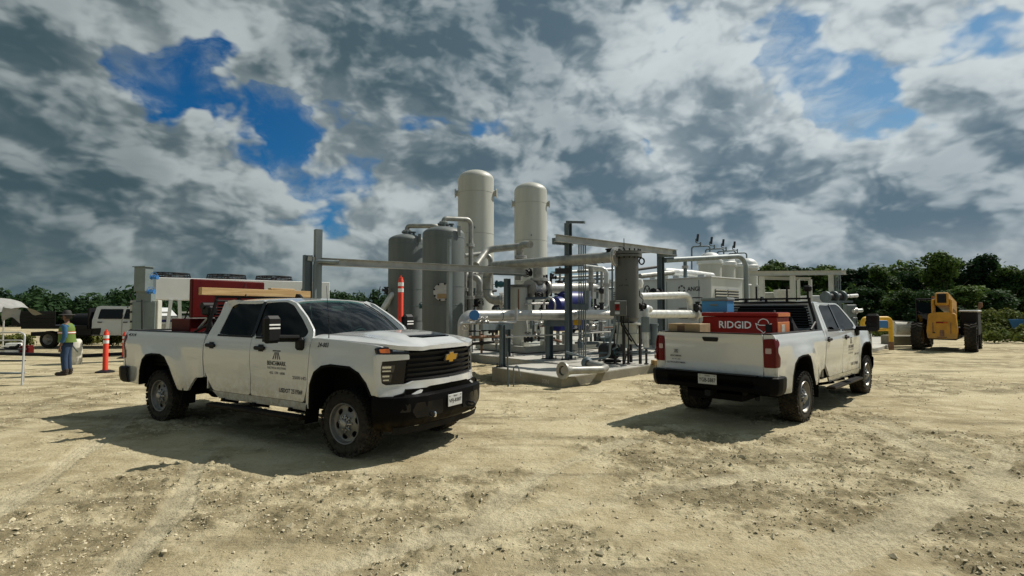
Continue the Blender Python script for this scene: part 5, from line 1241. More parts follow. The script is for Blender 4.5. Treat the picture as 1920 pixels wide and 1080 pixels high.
def build_truck(name, label, loc, rz, plate_front, plate_rear, seed=0):
    T = thing(name, label, 'pickup truck', loc, rz, 'white crew cab pickup trucks')
    pp = lambda n, mb, m, par=T, **k: mb.build(n, m, par, **k)
    W, BP = M['white_paint'], M['black_plastic']
    # --- sides
    for s in (-1, 1):
        bed = poly_round([(-1.275, .80, .03), (-1.15, .60, .05), (-.78, .56, .02)], .03)
        outer = [(-1.262, 1.468), (-1.262, .94), (-1.24, .80), (-1.18, .62), (-1.05, .56)] + ARCH_R + [(.82, .555), (.93, .70), (1.02, .775), (1.222, .795), (1.228, 1.20), (1.238, 1.30), (1.232, 1.468)]
        pp('bedside', side_panel(s, poly_round(outer, .025, 3)), W)
        tail = poly_round([(-1.40, 1)], 0) if False else None
        pp('door', side_panel(s, RDOOR, [RWIN]), W); rd = bpy.data.objects[-1] if False else None
        pp('door', side_panel(s, FDOOR, [FWIN]), W)
        fen = [(4.905, .80), (4.93, 1.0), (4.940, 1.29), (4.935, 1.388), (4.8, 1.411), (4.3, 1.444), (3.80, 1.458), (3.712, 1.462), (3.70, 1.15), (3.665, .72), (3.66, .54)] + ARCH_F
        pp('fender', side_panel(s, poly_round(fen, .012, 2)), W)
        pp('rocker_panel', side_panel(s, [(1.47, .606), (1.62, .50), (3.66, .50), (3.66, .606)], thick=.03, off=-.004), W)
        # rear pillar of the cab
        pil = [(1.248, .80), (1.27, .86), (1.27, 1.15), (1.395, 1.40), (1.465, 1.50), (1.565, 1.948), (1.80, 1.985), (1.60, 2.0), (1.46, 1.985), (1.385, 1.75), (1.30, 1.50), (1.25, 1.3)]
        pp('cab_pillar', side_panel(s, pil, thick=.05, off=-.003, step=.08), W)
        # glass
        gp = MB()
        gp.plate([(u, v) for u, v in RWIN], [], lambda u, v, o: (u, s * (side_y(u, v) - .008 + o), v), .004, .25, flip=s > 0)
        pp('side_window', gp, M['window_tint'])
        gp = MB(); gp.plate(FWIN, [], lambda u, v, o: (u, s * (side_y(u, v) - .008 + o), v), .004, .25, flip=s > 0)
        pp('side_window', gp, M['window_tint'])
        tr = side_panel(s, [(2.385, 1.455), (2.456, 1.455), (2.456, 1.96), (2.385, 1.96)], thick=.012, off=.003); pp('window_post', tr, M['gloss_black'])
        for (x0, x1, z) in ((1.47, 2.42, 1.456), (2.42, 3.50, 1.442)):
            sl = side_panel(s, [(x0 + .08, z - .014), (x1, z - .018), (x1, z + .012), (x0 + .085, z + .016)], thick=.012, off=.004); pp('window_seal', sl, BP)
        # arch lips
        for A in (ARCH_R, ARCH_F):
            cx = (A[0][0] + A[-1][0]) / 2
            inner = [(cx + (x - cx) * .955, (z - .5) * .955 + .5 if z > .6 else z) for x, z in A]
            pp('arch_trim', side_panel(s, A + inner[::-1], thick=.06, off=.004), M['flare_dark'])
        # handles
        for x0 in (1.335, 2.545):
            h = MB(); yy = s * (side_y(x0, 1.30) + .022)
            h.box((x0 + .12, yy, 1.30), (.24, .035, .055), bev=.014); h.box((x0 + .13, s * (side_y(x0, 1.30) + .004), 1.30), (.11, .012, .10), bev=.005)
            pp('door_handle', h, BP)
        # tow mirror
        mr = MB(); yb = s * (side_y(3.52, 1.40))
        mr.box((3.52, yb + s * .03, 1.385), (.15, .08, .17), bev=.03)
        mr.tube([(3.50, yb + s * .03, 1.47), (3.44, yb + s * .16, 1.475), (3.38, yb + s * .30, 1.48)], [.035, .034, .036], 8); mr.tube([(3.49, yb + s * .03, 1.43), (3.43, yb + s * .16, 1.435), (3.37, yb + s * .30, 1.44)], [.022, .02, .022], 8)
        mo = pp('mirror', mr, BP)
        hd = MB(); hd.box((3.365, yb + s * .345, 1.585), (.12, .23, .36), bev=.04); pp('mirror_head', hd, BP, mo)
        gl = MB(); gl.box((3.303, yb + s * .345, 1.62), (.006, .185, .21), bev=.002); gl.box((3.303, yb + s * .345, 1.46), (.006, .185, .07), bev=.002); pp('mirror_glass', gl, M['gloss_black'], mo)
        st = MB()
        for zz in (1.645, 1.600): st.box((3.4265, yb + s * .345, zz), (.006, .16, .020), bev=.002)
        pp('marker_lamp', st, M['reflect_white'], mo)
        # step
        sp = MB(); sp.box((2.55, s * 1.00, .405), (2.15, .16, .05), bev=.018)
        so = pp('running_board', sp, M['bumper_black'])
        for x in (1.75, 2.5, 3.3): b = MB(); b.box((x, s * .86, .46), (.06, .26, .05), rx=s * .25); pp('bracket', b, M['flare_dark'], so)
        tp = MB(); tp.box((2.55, s * 1.0, .433), (2.0, .11, .008)); pp('tread_strip', tp, M['rubber'], so)
        # inner wheel house
        for A in (ARCH_R, ARCH_F):
            lin = MB(); lin.grid([[(x, s * (side_y(x, max(z, .6)) - .03), z) for x, z in A], [(x, s * .62, z) for x, z in A]])
            pp('wheel_liner', lin, M['flare_dark'])
        for x in (0.0, WB): wheel(T, x, -s)
        # rail cap
        rc = MB(); rc.grid([[(x, s * (side_y(x, 1.468) - .008), 1.469) for x in np.linspace(-1.262, 1.23, 20)], [(x, s * (side_y(x, 1.468) - .015), 1.482) for x in np.linspace(-1.262, 1.23, 20)], [(x, s * .80, 1.482) for x in np.linspace(-1.262, 1.23, 20)], [(x, s * .80, 1.44) for x in np.linspace(-1.262, 1.23, 20)]])
        pp('bed_rail_cap', rc, BP)
    # --- bed tub
    tub = MB()
    for s in (-1, 1):
        tub.box((-.02, s * .81, 1.20), (2.46, .02, .52)); tub.box((.0, s * .70, 1.02), (1.05, .22, .20), bev=.04)
    tub.box((-.02, 0, .90), (2.46, 1.62, .04)); tub.box((1.215, 0, 1.18), (.02, 1.62, .56))
    pp('bed_tub', tub, M['flare_dark'])
    # --- tailgate & rear corners
    tgate = MB()
    def tgx(u, v, o):
        d = .020 * (sm(v, 1.33, 1.39)) - .012 * sm(v, .93, .945) * (1 - sm(v, .945, 1.30)) + .014 * (1 - sm(v, .915, .93))
        return (rear_x(u, v) - d - .006 - o, u, v)
    tgate.plate(poly_round([(-.808, .835), (.808, .835), (.808, 1.468), (-.808, 1.468)], .015), [], tgx, .05, .05)
    tg = pp('tailgate', tgate, W)
    hh = MB(); hh.plate(poly_round([(-.135, 1.405), (.135, 1.405), (.115, 1.335), (-.115, 1.335)], .02), [], lambda u, v, o: (tgx(u, v, 0)[0] - .008 - o, u, v), .02); pp('handle', hh, BP, tg)
    cap = MB(); cap.box((-1.29, 0, 1.475), (.075, 1.60, .018), bev=.006); pp('top_cap', cap, BP, tg)
    for s in (-1, 1):
        post = MB()
        post.plate(poly_round([(s * .815, .64), (s * 1.0, .64), (s * .995, .96), (s * .98, 1.40), (s * .945, 1.466), (s * .815, 1.466)], .012), [], lambda u, v, o: (rear_x(u, v) - .0 - o, u, v), .05, .06, flip=s < 0)
        pp('rear_corner', post, W)
        tl = MB()
        ol = poly_round([(s * .818, .975), (s * .985, .975), (s * .990, 1.02), (s * .990, 1.13), (s * .985, 1.20), (s * .985, 1.27), (s * .982, 1.31), (s * .978, 1.385), (s * .955, 1.41), (s * .818, 1.40)], .018)
        tl.plate(ol, [], lambda u, v, o: (rear_x(u, v) - .014 - o, u, v), .03, .06, flip=s < 0)
        # wrap onto the flank
        wr = poly_round([(-1.283, .978), (-1.17, .985), (-1.155, 1.02), (-1.155, 1.12), (-1.225, 1.20), (-1.225, 1.27), (-1.165, 1.32), (-1.165, 1.37), (-1.20, 1.405), (-1.283, 1.405)], .015)
        tl.plate(wr, [], lambda u, v, o: (u, s * (side_y(u, v) + .012 + o), v), .02, .06, flip=s > 0)
        to = pp('tail_light', tl, M['tail_red'])
        rv = MB(); rv.plate(poly_round([(s * .845, 1.185), (s * .925, 1.185), (s * .925, 1.265), (s * .845, 1.265)], .012), [], lambda u, v, o: (rear_x(u, v) - .022 - o, u, v), .01, flip=s < 0)
        pp('reverse_lamp', rv, principled('reverse_lamp', (.42, .30, .30), .15) if 'reverse_lamp' not in bpy.data.materials else bpy.data.materials['reverse_lamp'], to)
    # --- rear bumper
    half = [(-1.02, -1.045), (-1.20, -1.055), (-1.32, -1.03), (-1.40, -.93), (-1.425, -.70), (-1.43, 0)]
    path = [(x, -y) for x, y in half] + [(x, y) for x, y in half[-2::-1]]
    path = [tuple(q) for q in fillet([Vector((x, y, 0)) for x, y in path], .06, 3)]
    ctr = lambda t: 1 - sm(abs(t - .5), .10, .16)
    rb = MB(); rb.grid(sweep_rows(path, [(.845, -.16), (.842, -.02), (.825, .0), (lambda t: .80 - .03 * ctr(t), .004), (.70, lambda t: .0 - .06 * ctr(t)), (.66, -.004), (.60, -.02), (lambda t: .565 + .02 * ctr(t), -.05), (.60, -.16)]))
    bo = pp('rear_bumper', rb, M['bumper_black'])
    pad = MB(); pad.box((-1.40, .0, .848), (.14, 1.5, .012), bev=.004); pp('step_pad', pad, BP, bo)
    hitch = MB(); hitch.box((-1.30, 0, .53), (.28, .09, .09)); hitch.box((-1.15, 0, .56), (.10, 1.0, .09)); pp('hitch_receiver', hitch, M['iron_black'], bo)
    # --- plates
    def plate_part(txt, M4, par):
        b = MB(); b.box((0, 0, 0), (.008, .305, .155), bev=.003, M=M4); po = b.build('number_plate', M['plate_white'], par)
        l = MB(); lettering(l, txt, lambda u, v: M4 @ Vector((-.006, -u, v - .012)), .062, .27); lettering(l, 'TEXAS', lambda u, v: M4 @ Vector((-.006, -u, v + .052)), .020, .085)
        for q in (-.12, .12): l.box((-.005, q, .055), (.003, .02, .008), M=M4)
        l.build('lettering', M['ink'], po, smooth=False)
    plate_part(plate_rear, Matrix.Translation((-1.440, 0, .745)), bo)
    # --- front trim (white), lamps, grille, bumper
    FX = lambda off: (lambda u, v, o: (front_x(u, v) + off + o, u, v))
    for s in (-1, 1):
        c = [(1.0, 1.298), (.67, 1.288), (.665, 1.226), (.955, 1.212), (.965, 1.10), (.955, .95), (.915, .925), (.70, .925), (.62, .955), (.45, .957), (.0, .952), (.0, .885), (.40, .878), (.50, .845), (.55, .805), (.65, .792), (1.0, .79)]
        mb = MB(); mb.plate(poly_round([(s * y, z) for y, z in c], .014, 3), [], lambda u, v, o: (front_x(u, v) + .030 * (1 - sm(v, .80, .86)) + .02 * (1 - sm(abs(u), .1, .3)) * 0 + o, u, v), .05, .06, flip=s < 0)
        pp('front_trim', mb, W)
        hl = MB(); hl.plate(poly_round([(s * .66, 1.292), (s * .985, 1.302), (s * .990, 1.365), (s * .96, 1.384), (s * .66, 1.380)], .012), [], FX(-.012), .03, .06, flip=s < 0)
        ho = pp('headlight', hl, M['lamp_dark'])
        a = MB(); a.plate(poly_round([(s * .87, 1.312), (s * .962, 1.316), (s * .965, 1.360), (s * .87, 1.366)], .012), [], FX(-.004), .012, flip=s < 0); pp('turn_lamp', a, M['amber'], ho)
        a = MB(); a.plate(poly_round([(s * .72, 1.330), (s * .84, 1.333), (s * .84, 1.345), (s * .72, 1.345)], .004), [], FX(-.006), .01, flip=s < 0); pp('light_strip', a, M['lamp_clear'], ho)
        ll = MB(); ll.plate(poly_round([(s * .665, 1.226), (s * .955, 1.210), (s * .962, 1.10), (s * .95, .95), (s * .91, .928), (s * .70, .93)], .01), [], FX(-.05), .03, .06, flip=s < 0)
        lo = pp('headlight', ll, M['gloss_black'])
        a = MB(); a.plate(poly_round([(s * .80, 1.16), (s * .945, 1.165), (s * .950, 1.075), (s * .82, 1.072)], .012), [], FX(-.035), .02, flip=s < 0); a.plate(poly_round([(s * .83, 1.05), (s * .948, 1.055), (s * .94, .965), (s * .85, .955)], .012), [], FX(-.035), .02, flip=s < 0)
        pp('lamp_lens', a, M['lamp_reflector'], lo)
        for (y0, y1, z0, z1) in ((.845, .93, 1.125, 1.150), (.85, .93, 1.085, 1.10), (.865, .93, 1.02, 1.04), (.87, .925, .975, .99)): a = MB(); a.plate([(s * y0, z0), (s * y1, z0), (s * y1, z1), (s * y0, z1)], [], FX(-.030), .006, flip=s < 0); pp('lamp_element', a, M['lamp_clear'], lo)
    gb = MB(); gb.plate([(-.66, .93), (.66, .93), (.66, 1.40), (-.66, 1.40)], [], FX(-.09), .02, .12)
    go = pp('grille', gb, M['iron_black'])
    for z, hh_, m_ in ((1.345, .040, 'black_plastic'), (1.285, .040, 'black_plastic'), (1.215, .036, 'black_plastic'), (1.150, .030, 'black_plastic'), (1.090, .030, 'black_plastic'), (1.030, .030, 'black_plastic'), (.975, .026, 'black_plastic')):
        b = MB(); wd = .655 if z > 1.2 else .66 + (1.2 - z) * .1
        b.plate(poly_round([(-wd, z - hh_ / 2), (wd, z - hh_ / 2), (wd, z + hh_ / 2), (-wd, z + hh_ / 2)], .008, 2), [], lambda u, v, o: (front_x(u, v) - .022 - (hh_ / 2 - (v - z)) * .6 + o, u, v), .03, .10)
        pp('grille_bar', b, M[m_], go)
    em = MB(); em.plate(bowtie(.150), [], lambda u, v, o: (front_x(0, 1.2) + .012 + o, u, v + 1.215), .02); eo = pp('emblem', em, M['chrome'])
    em = MB(); em.plate(bowtie(.122), [], lambda u, v, o: (front_x(0, 1.2) + .016 + o, u, v + 1.215), .01); pp('emblem_face', em, M['gold'], eo)
    half = [(4.865, -1.012), (4.96, -.985), (5.09, -.915), (5.215, -.77), (5.29, -.50), (5.32, 0)]
    path = half + [(x, -y) for x, y in half[-2::-1]]
    path = [tuple(q) for q in fillet([Vector((x, y, 0)) for x, y in path], .16, 4)]
    ed = lambda t: sm(abs(t - .5), .22, .30)
    bm_ = MB(); bm_.grid(sweep_rows(path, [(lambda t: .868 - .075 * ed(t), -.12), (lambda t: .862 - .075 * ed(t), lambda t: -.05 + .045 * ed(t)), (lambda t: .80 - .02 * ed(t), lambda t: -.055 + .055 * ed(t)), (lambda t: .775, lambda t: .012), (.755, .018), (.60, .015), (.545, .008), (.50, -.012), (lambda t: .43 - .04 * ed(t), lambda t: -.055), (lambda t: .40 - .045 * ed(t), -.10), (.46, -.25)]))
    fb = pp('front_bumper', bm_, M['bumper_black'])
    if plate_front: plate_part(plate_front, Matrix.Translation((5.343, .02, .655)) @ Matrix.Rotation(pi, 4, 'Z'), fb)
    for s in (-1, 1):
        ins = MB(); ins.plate(poly_round([(s * .22, .515), (s * .66, .515), (s * .72, .60), (s * .66, .70), (s * .22, .70)], .02), [], lambda u, v, o: (np.interp(abs(u), (0, .5, .78, .93), (5.32, 5.285, 5.205, 5.07)) + .024 + o, u, v), .012, .1, flip=s < 0); pp('bumper_insert', ins, M['gloss_black'], fb)
        fg = MB(); fg.plate(poly_round([(s * .74, .60), (s * .86, .60), (s * .86, .70), (s * .74, .70)], .02), [], lambda u, v, o: (np.interp(abs(u), (0, .5, .78, .93), (5.32, 5.285, 5.205, 5.07)) + .024 + o, u, v), .012, .06, flip=s < 0); pp('fog_recess', fg, M['gloss_black'], fb)
    dam = MB(); dam.grid([[(np.interp(abs(y), (0, .5, .78, .93), (5.32, 5.285, 5.205, 5.07)) - .03 - .03 * k, y, .415 - .085 * k) for y in np.linspace(-.88, .88, 15)] for k in (0, 1)]); pp('air_dam', dam, M['rubber'], fb)
    for s in (-1, 1):
        hk = MB(); hk.tube(fillet([Vector((5.28, s * .43, .56)), Vector((5.375, s * .43, .56)), Vector((5.375, s * .43, .51)), Vector((5.28, s * .43, .51))], .02), .014, 8); pp('tow_hook', hk, M['chrome'] if s < 0 else M['iron_dark'], fb)
    # --- hood
    ho = MB()
    outl = [(3.66, -.935), (4.3, -.93), (4.8, -.905), (5.0, -.865), (5.075, -.80)] + [(front_x(y, 1.39) + .035, y) for y in np.linspace(-.70, .70, 9)] + [(5.075, .80), (5.0, .865), (4.8, .905), (4.3, .93), (3.66, .935)] + [(3.78, .6), (3.86, .0), (3.78, -.6)]
    scoop = [(4.78, -.30), (5.03, -.36), (5.03, .36), (4.78, .30)]
    scoop = [(4.70, -.33), (4.93, -.41), (5.03, -.29), (5.03, .29), (4.93, .41), (4.70, .33)]
    ho.plate(outl, [poly_round(scoop, .03)], lambda u, v, o: (u, v, hood_z(u, v) + o), .05, .06)
    hobj = pp('hood', ho, W)
    sc = MB(); sc.plate(poly_round([(4.68, -.36), (5.0, -.43), (5.05, -.29), (5.05, .29), (5.0, .43), (4.68, .36)], .03), [], lambda u, v, o: (u, v, hood_z(u, v) - .035 + o), .01, .1)
    for k in range(8): sc.box((4.735 + k * .036, 0, hood_z(4.9, 0) - .018), (.008, .54, .022), ry=.5)
    pp('hood_vent', sc, M['gloss_black'], hobj)
    # cowl, wipers
    cw = MB(); cw.grid([[(3.60 + .16 * (1 - (y / .92) ** 2), y, 1.462 + .035 * (1 - (y / .92) ** 2)) for y in np.linspace(-.90, .90, 13)], [(3.70 + .17 * (1 - (y / .92) ** 2), y, 1.462 + .030 * (1 - (y / .92) ** 2)) for y in np.linspace(-.92, .92, 13)]])
    cw.add([(3.60, -.9, 1.46), (3.95, -.9, 1.36), (3.95, .9, 1.36), (3.60, .9, 1.46)], [(0, 1, 2, 3)])
    for a, b in (((3.76, -.55, 1.512), (3.50, .12, 1.60)), ((3.80, .10, 1.522), (3.52, .72, 1.585))): cw.tube([a, b], .008, 6)
    pp('wiper_cowl', cw, BP)
    # --- roof
    rf = MB(); outl = [(1.395, -.70), (1.42, -.745), (1.55, -.758), (2.2, -.762), (2.75, -.752), (2.93, -.735)] + [(2.99 + .06 * (1 - (y / .72) ** 2), y) for y in np.linspace(-.66, .66, 9)] + [(2.93, .735), (2.75, .752), (2.2, .762), (1.55, .758), (1.42, .745), (1.395, .70)]
    rf.plate(outl, [], lambda u, v, o: (u, v, roof_z(u, v) + o), .04, .09); ro = pp('roof', rf, W)
    fin = MB(); fin.plate(poly_round([(0, 0), (.22, 0), (.10, .085), (.04, .09)], .02), [], lambda u, v, o: (1.72 + u - .0, .30 + o + .02, 2.03 + v), .04); fin.box((1.80, .305, 2.033), (.26, .09, .012), bev=.004); pp('roof_antenna', fin, M['gloss_black'])
    # --- windshield and front pillars
    nb = 13
    bot = [(3.70 + .155 * (1 - (y / .875) ** 2) - .10 * (abs(y) / .875) ** 6, y, 1.482 + .028 * (1 - (y / .875) ** 2)) for y in np.linspace(-.845, .845, nb)]
    top = [(2.965 + .075 * (1 - (y / .70) ** 2), y, roof_z(3.02, y) - .006) for y in np.linspace(-.665, .665, nb)]
    rows = []
    for k in range(9):
        t = k / 8; bulge = .035 * sin(pi * t)
        rows.append([(b[0] * (1 - t) + a[0] * t + bulge * .7, b[1] * (1 - t) + a[1] * t, b[2] * (1 - t) + a[2] * t + bulge) for b, a in zip(bot, top)])
    ws = MB(); ws.grid(rows); pp('windshield', ws, M['windshield'])
    for s in (-1, 1):
        e = 0 if s < 0 else nb - 1
        A = [Vector(r[e]) for r in rows]
        Bp = [Vector((x, s * (side_y(x, z) + .002), z)) for x, z in ((3.715, 1.470), (3.672, 1.572), (3.56, 1.662), (3.45, 1.745), (3.345, 1.81), (3.24, 1.87), (3.13, 1.938), (3.04, 1.962), (2.95, 1.984))]
        ap = MB(); mid = [(a + b) / 2 + Vector((.018, s * .014, .02)) for a, b in zip(A, Bp)]
        ap.grid([A, [a + Vector((.006, 0, .01)) for a in A], mid, Bp]); pp('windshield_pillar', ap, W)
        bl = MB(); bl.grid([[a + Vector((.004, 0, .004)) for a in A], [a + Vector((.0, -s * .035, .006)) for a in A]]); pp('windshield_seal', bl, M['gloss_black'])
        cp = MB(); cp.grid([[(x, s * (side_y(x, 1.462) - .002), hood_edge_z(x) + .002) for x in (3.60, 3.66, 3.72)], [(x - .02, s * .84, 1.485) for x in (3.58, 3.64, 3.70)]]); pp('cowl_corner', cp, W)
    # --- cab back
    cb = MB()
    back = lambda z: ip(z, (.6, 1.3, 1.5, 1.75, 1.98), (1.26, 1.262, 1.305, 1.385, 1.42))
    def bk(u, v, o): return (back(v) - o, u, v)
    cb.plate([(-.93, .62), (.93, .62), (.945, 1.40), (.90, 1.50), (.765, 1.97), (-.765, 1.97), (-.90, 1.50), (-.945, 1.40)], [poly_round([(-.72, 1.50), (.72, 1.50), (.63, 1.90), (-.63, 1.90)], .05)], bk, .03, .12)
    pp('cab_back', cb, W)
    rg = MB(); rg.plate(poly_round([(-.73, 1.495), (.73, 1.495), (.64, 1.905), (-.64, 1.905)], .05), [], lambda u, v, o: bk(u, v, o - .012), .004); pp('rear_window', rg, M['window_tint'])
    # --- interior
    it = MB()
    it.box((2.45, 0, .80), (2.35, 1.80, .45)); it.box((3.42, 0, 1.30), (.48, 1.66, .26), bev=.08)
    for y in (-.42, .42):
        it.box((2.72, y, 1.10), (.52, .52, .20), bev=.05); it.box((2.45, y, 1.42), (.16, .50, .62), bev=.05, ry=-.18); it.box((2.37, y, 1.78), (.10, .26, .17), bev=.04)
        it.box((1.56, y, 1.34), (.14, .62, .55), bev=.05, ry=-.15); it.box((1.47, y, 1.68), (.09, .26, .15), bev=.04)
    it.box((1.80, 0, 1.06), (.5, 1.4, .16), bev=.05); it.box((2.7, 0, 1.10), (.6, .3, .3), bev=.04)
    pp('interior', it, M['interior'])
    sw = MB(); T4 = Matrix.Translation((3.10, .42, 1.36)) @ Matrix.Rotation(-1.15, 4, 'Y')
    sw.tube([T4 @ Vector((.19 * cos(a), .19 * sin(a), 0)) for a in np.linspace(0, 2 * pi, 25)[:-1]], .016, 8, closed=True); sw.box((0, 0, 0), (.10, .36, .03), M=T4, bev=.01); pp('steering_wheel', sw, M['interior_grey'])
    pm = MB(); pm.box((3.10, 0, 1.86), (.03, .24, .07), bev=.012); pp('inner_mirror', pm, M['interior_grey'])
    # --- chassis
    ch = MB()
    ch.box((2.05, 0, .62), (5.9, 1.22, .26)); ch.box((1.1, 0, .50), (4.6, .9, .18)); ch.box((4.75, 0, .85), (.45, 1.25, .72)); ch.box((4.3, 0, .95), (1.2, 1.2, .5)); ch.box((0, 0, .90), (2.4, 1.24, .1))
    pp('chassis', ch, M['flare_dark'])
    ax = MB(); ax.cyl((0, -.75, .41), (0, .75, .41), .06); ax.cyl((WB, -.75, .41), (WB, .75, .41), .05); ax.box((0, 0, .41), (.34, .34, .30), bev=.10); ax.cyl((-.85, -.35, .50), (-.85, .35, .50), .11)
    ax.cyl((-.5, -.42, .50), (-1.15, -.66, .47), .035)
    pp('axle', ax, M['iron_black'])
    for s in (-1, 1):
        for x in (.70, 3.66): mf = MB(); mf.box((x, s * .90, .46), (.012, .22, .26), ry=.12); pp('mud_flap', mf, M['flare_dark'])
    an = MB(); an.tube([(3.96, -.90, 1.455), (3.965, -.90, 1.60), (3.90, -.90, 2.16)], [.007, .004, .0028], 6); pp('antenna', an, M['iron_black'])
    return T
def decal(T, name, mat, items, par=None):
    """items: list of (text, fn, height, width)"""
    l = MB()
    for s, fn, h, w in items: lettering(l, s, fn, h, w)
    return l.build(name, mat, par or T, smooth=False)
def flank(x, z, s=-1, slant=0.0, off=.003):
    return lambda u, v: (x + (u if s < 0 else -u), s * (side_y(x + (u if s < 0 else -u), z + v) + off), z + v)
def door_decals(T, unit=None):
    for s in (-1, 1):
        l = MB(); f = flank(3.03, 1.10, s)
        lettering(l, 'BENCHMARK', f, .062, .40)
        l.add([f(-.085, .165), f(.085, .165), f(.085, .180), f(-.085, .180)], [(0, 1, 2, 3)])
        for q in (-1, -.33, .33, 1):                     # the fanned bars of the emblem
            l.add([f(q * .075 - .009, .055), f(q * .075 + .009, .055), f(q * .032 + .006, .155), f(q * .032 - .006, .155)], [(0, 1, 2, 3)])
        lettering(l, 'USDOT 2519369', flank(3.32, .735, s), .062, .50)
        if s < 0:
            lettering(l, '4X4', flank(-1.0, 1.405, s), .05, .27) if unit else None
        if unit: lettering(l, unit, flank(3.95, 1.385, s), .062, .20)
        l.build('lettering', M['ink'], T, smooth=False)
        g = MB(); lettering(g, 'ELECTRICAL SOLUTIONS', flank(3.03, 1.035, s), .030, .40); lettering(g, '432  570  6808', flank(3.03, .965, s), .036, .33); lettering(g, '2500 HD', flank(3.50, .925, s), .045, .30)
        g.build('lettering', M['ink_grey'], T, smooth=False)
def tailgate_decal(T):
    tg = [c for c in kids(T) if c.name.startswith('tailgate')][0]
    F = lambda y0, z0: (lambda u, v: (-1.306 - .004 + .0, y0 - u, z0 + v))
    l = MB(); lettering(l, 'BENCHMARK', F(.60, 1.075), .030, .20); lettering(l, 'ELECTRICALBENCHMARK', F(.60, .965), .030, .34)
    f = F(.60, 1.12)
    l.add([f(-.04, .055), f(.04, .055), f(.04, .062), f(-.04, .062)], [(0, 1, 2, 3)])
    for q in (-1, -.33, .33, 1): l.add([f(q * .035 - .005, .0), f(q * .035 + .005, .0), f(q * .016 + .004, .05), f(q * .016 - .004, .05)], [(0, 1, 2, 3)])
    lettering(l, '432  570  6808', F(.60, 1.02), .018, .15)
    l.build('lettering', M['ink'], tg, smooth=False)

TRUCK_A = build_truck('pickup_truck', 'white crew cab pickup with dusty flanks facing right, its gold emblem grille towards us', (-5.379, 9.825, 0), -.529, 'VFJ-8387', 'VFJ-8387')
door_decals(TRUCK_A, '24-003')
TRUCK_B = dup(TRUCK_A, (4.113, 9.537, 0), .788, 'white crew cab pickup seen from behind with red tail lights and a black bumper', skip=('lettering', 'number_plate'))
# ------------------------------------------------------------------ left side: cooler, cabinets, flatbed truck, worker, ladder
CA, CB2 = G(281, 519.5, 3.2), G(592, 528.5, 3.2); cd = (CB2 - CA); LC = cd.length; cd.normalize(); cn = Vector((cd.y, -cd.x, 0)); ac = math.atan2(cd.y, cd.x)
T = thing('air_cooler', 'long white air cooler on legs with three black fan guards on top', 'cooler', (CA.x, CA.y, 0))
mid = CA + cd * (LC * .55); mid = mid - cn * .9
m = MB(); m.box((mid.x, mid.y, 2.74), (LC * 1.1, 1.8, .92), rz=ac, bev=.015); m.build('casing', M['cooler_white'], T, world=True)
for u in (.24, .91): 
    pass
for u in (.272, .925):
    c = P(342 if u < .5 else 538, 541.5 if u < .5 else 544.5, (CA + cd * LC * u).y)
    c = CA + cd * (LC * u) + UZ * (-.42) + cn * .012
    lg = MB(); lg.cyl(c - cn * .02, c + cn * .006, .155, 24); o = lg.build('badge', M['ink'], T, world=True)
    lg = MB(); lg.plate([(-.03, -.10), (.05, .0), (.02, .02), (.06, .10), (-.05, .0), (-.02, -.02)], [], lambda a, b, o_: tuple(c + cd * a + UZ * b + cn * (.012 + o_)), .004); lg.build('badge_mark', M['reflect_white'], T, world=True)
for k in range(3):
    c = CA + cd * (LC * (.16 + .31 * k)) - cn * .9 + UZ * 0
    for j, (dz, off, rr, hh) in enumerate(((0, 0, .82, .24),)):
        q = P((317, 425, 514)[k], 521, c.y)
        q = Vector((q.x, c.y, 3.20)); f = MB()
        for z in (.03, .13, .24): f.tube([q + Vector((rr * (1 - z * .25) * cos(a), rr * (1 - z * .25) * sin(a), z)) for a in np.linspace(0, 2 * pi, 37)[:-1]], .022, 5, closed=True)
        for a in np.linspace(0, 2 * pi, 25)[:-1]: f.tube([q + Vector((rr * cos(a), rr * sin(a), 0)), q + Vector((rr * .94 * cos(a), rr * .94 * sin(a), .24))], .012, 4)
        for a in np.linspace(0, pi, 7)[:-1]: f.tube([q + Vector((rr * .94 * cos(a), rr * .94 * sin(a), .24)), q + Vector((-rr * .94 * cos(a), -rr * .94 * sin(a), .24))], .010, 4)
        f.build('fan_guard', M['iron_black'], T, world=True)
        bl = MB(); bl.cyl(q + UZ * .02, q + UZ * .16, .12, 12)
        for a in range(5): bl.box((q.x + .38 * cos(a * 1.257), q.y + .38 * sin(a * 1.257), q.z + .09), (.56, .16, .015), rz=a * 1.257, rx=.35)
        bl.build('fan', M['iron_dark'], T, world=True)
for u in (.02, .16, .97):                                   # tapered leg frames
    b0 = CA + cd * (LC * u)
    for (p0, p1) in (((0, 2.28), (.10, .0)), ((.62, 2.28), (.42, .0))):
        m = MB(); a_ = b0 + cd * p0[0] + UZ * p0[1]; e_ = b0 + cd * p1[0] + UZ * .0; a_ = Vector((a_.x, a_.y, 2.28)); e_ = Vector((e_.x, e_.y, 0)); boxbeam(m, e_, a_, .13, .10, cn); m.build('leg', M['enclosure_white'], T, world=True, smooth=False)
    for z in (1.75, 1.30): m = MB(); c_ = b0 + cd * .31; boxbeam(m, Vector((c_.x, c_.y, z)) - cd * .25, Vector((c_.x, c_.y, z)) + cd * .22, .08, .07); m.build('leg_tie', M['enclosure_white'], T, world=True, smooth=False)
# white low housing with a blue base stripe below it
q = P(372, 606, 23.0); T = thing('pump_housing', 'low white housing with a dark blue stripe behind the pickup bed', 'housing', (q.x, q.y, 0))
m = MB(); m.box((q.x, q.y + .8, .95), (4.2, 1.5, 1.30), rz=ac, bev=.06); m.build('shell', M['enclosure_white'], T, world=True)
m = MB(); m.box((q.x, q.y + .8, 1.40), (4.24, 1.54, .10), rz=ac, bev=.01); m.build('stripe', M['navy'], T, world=True)
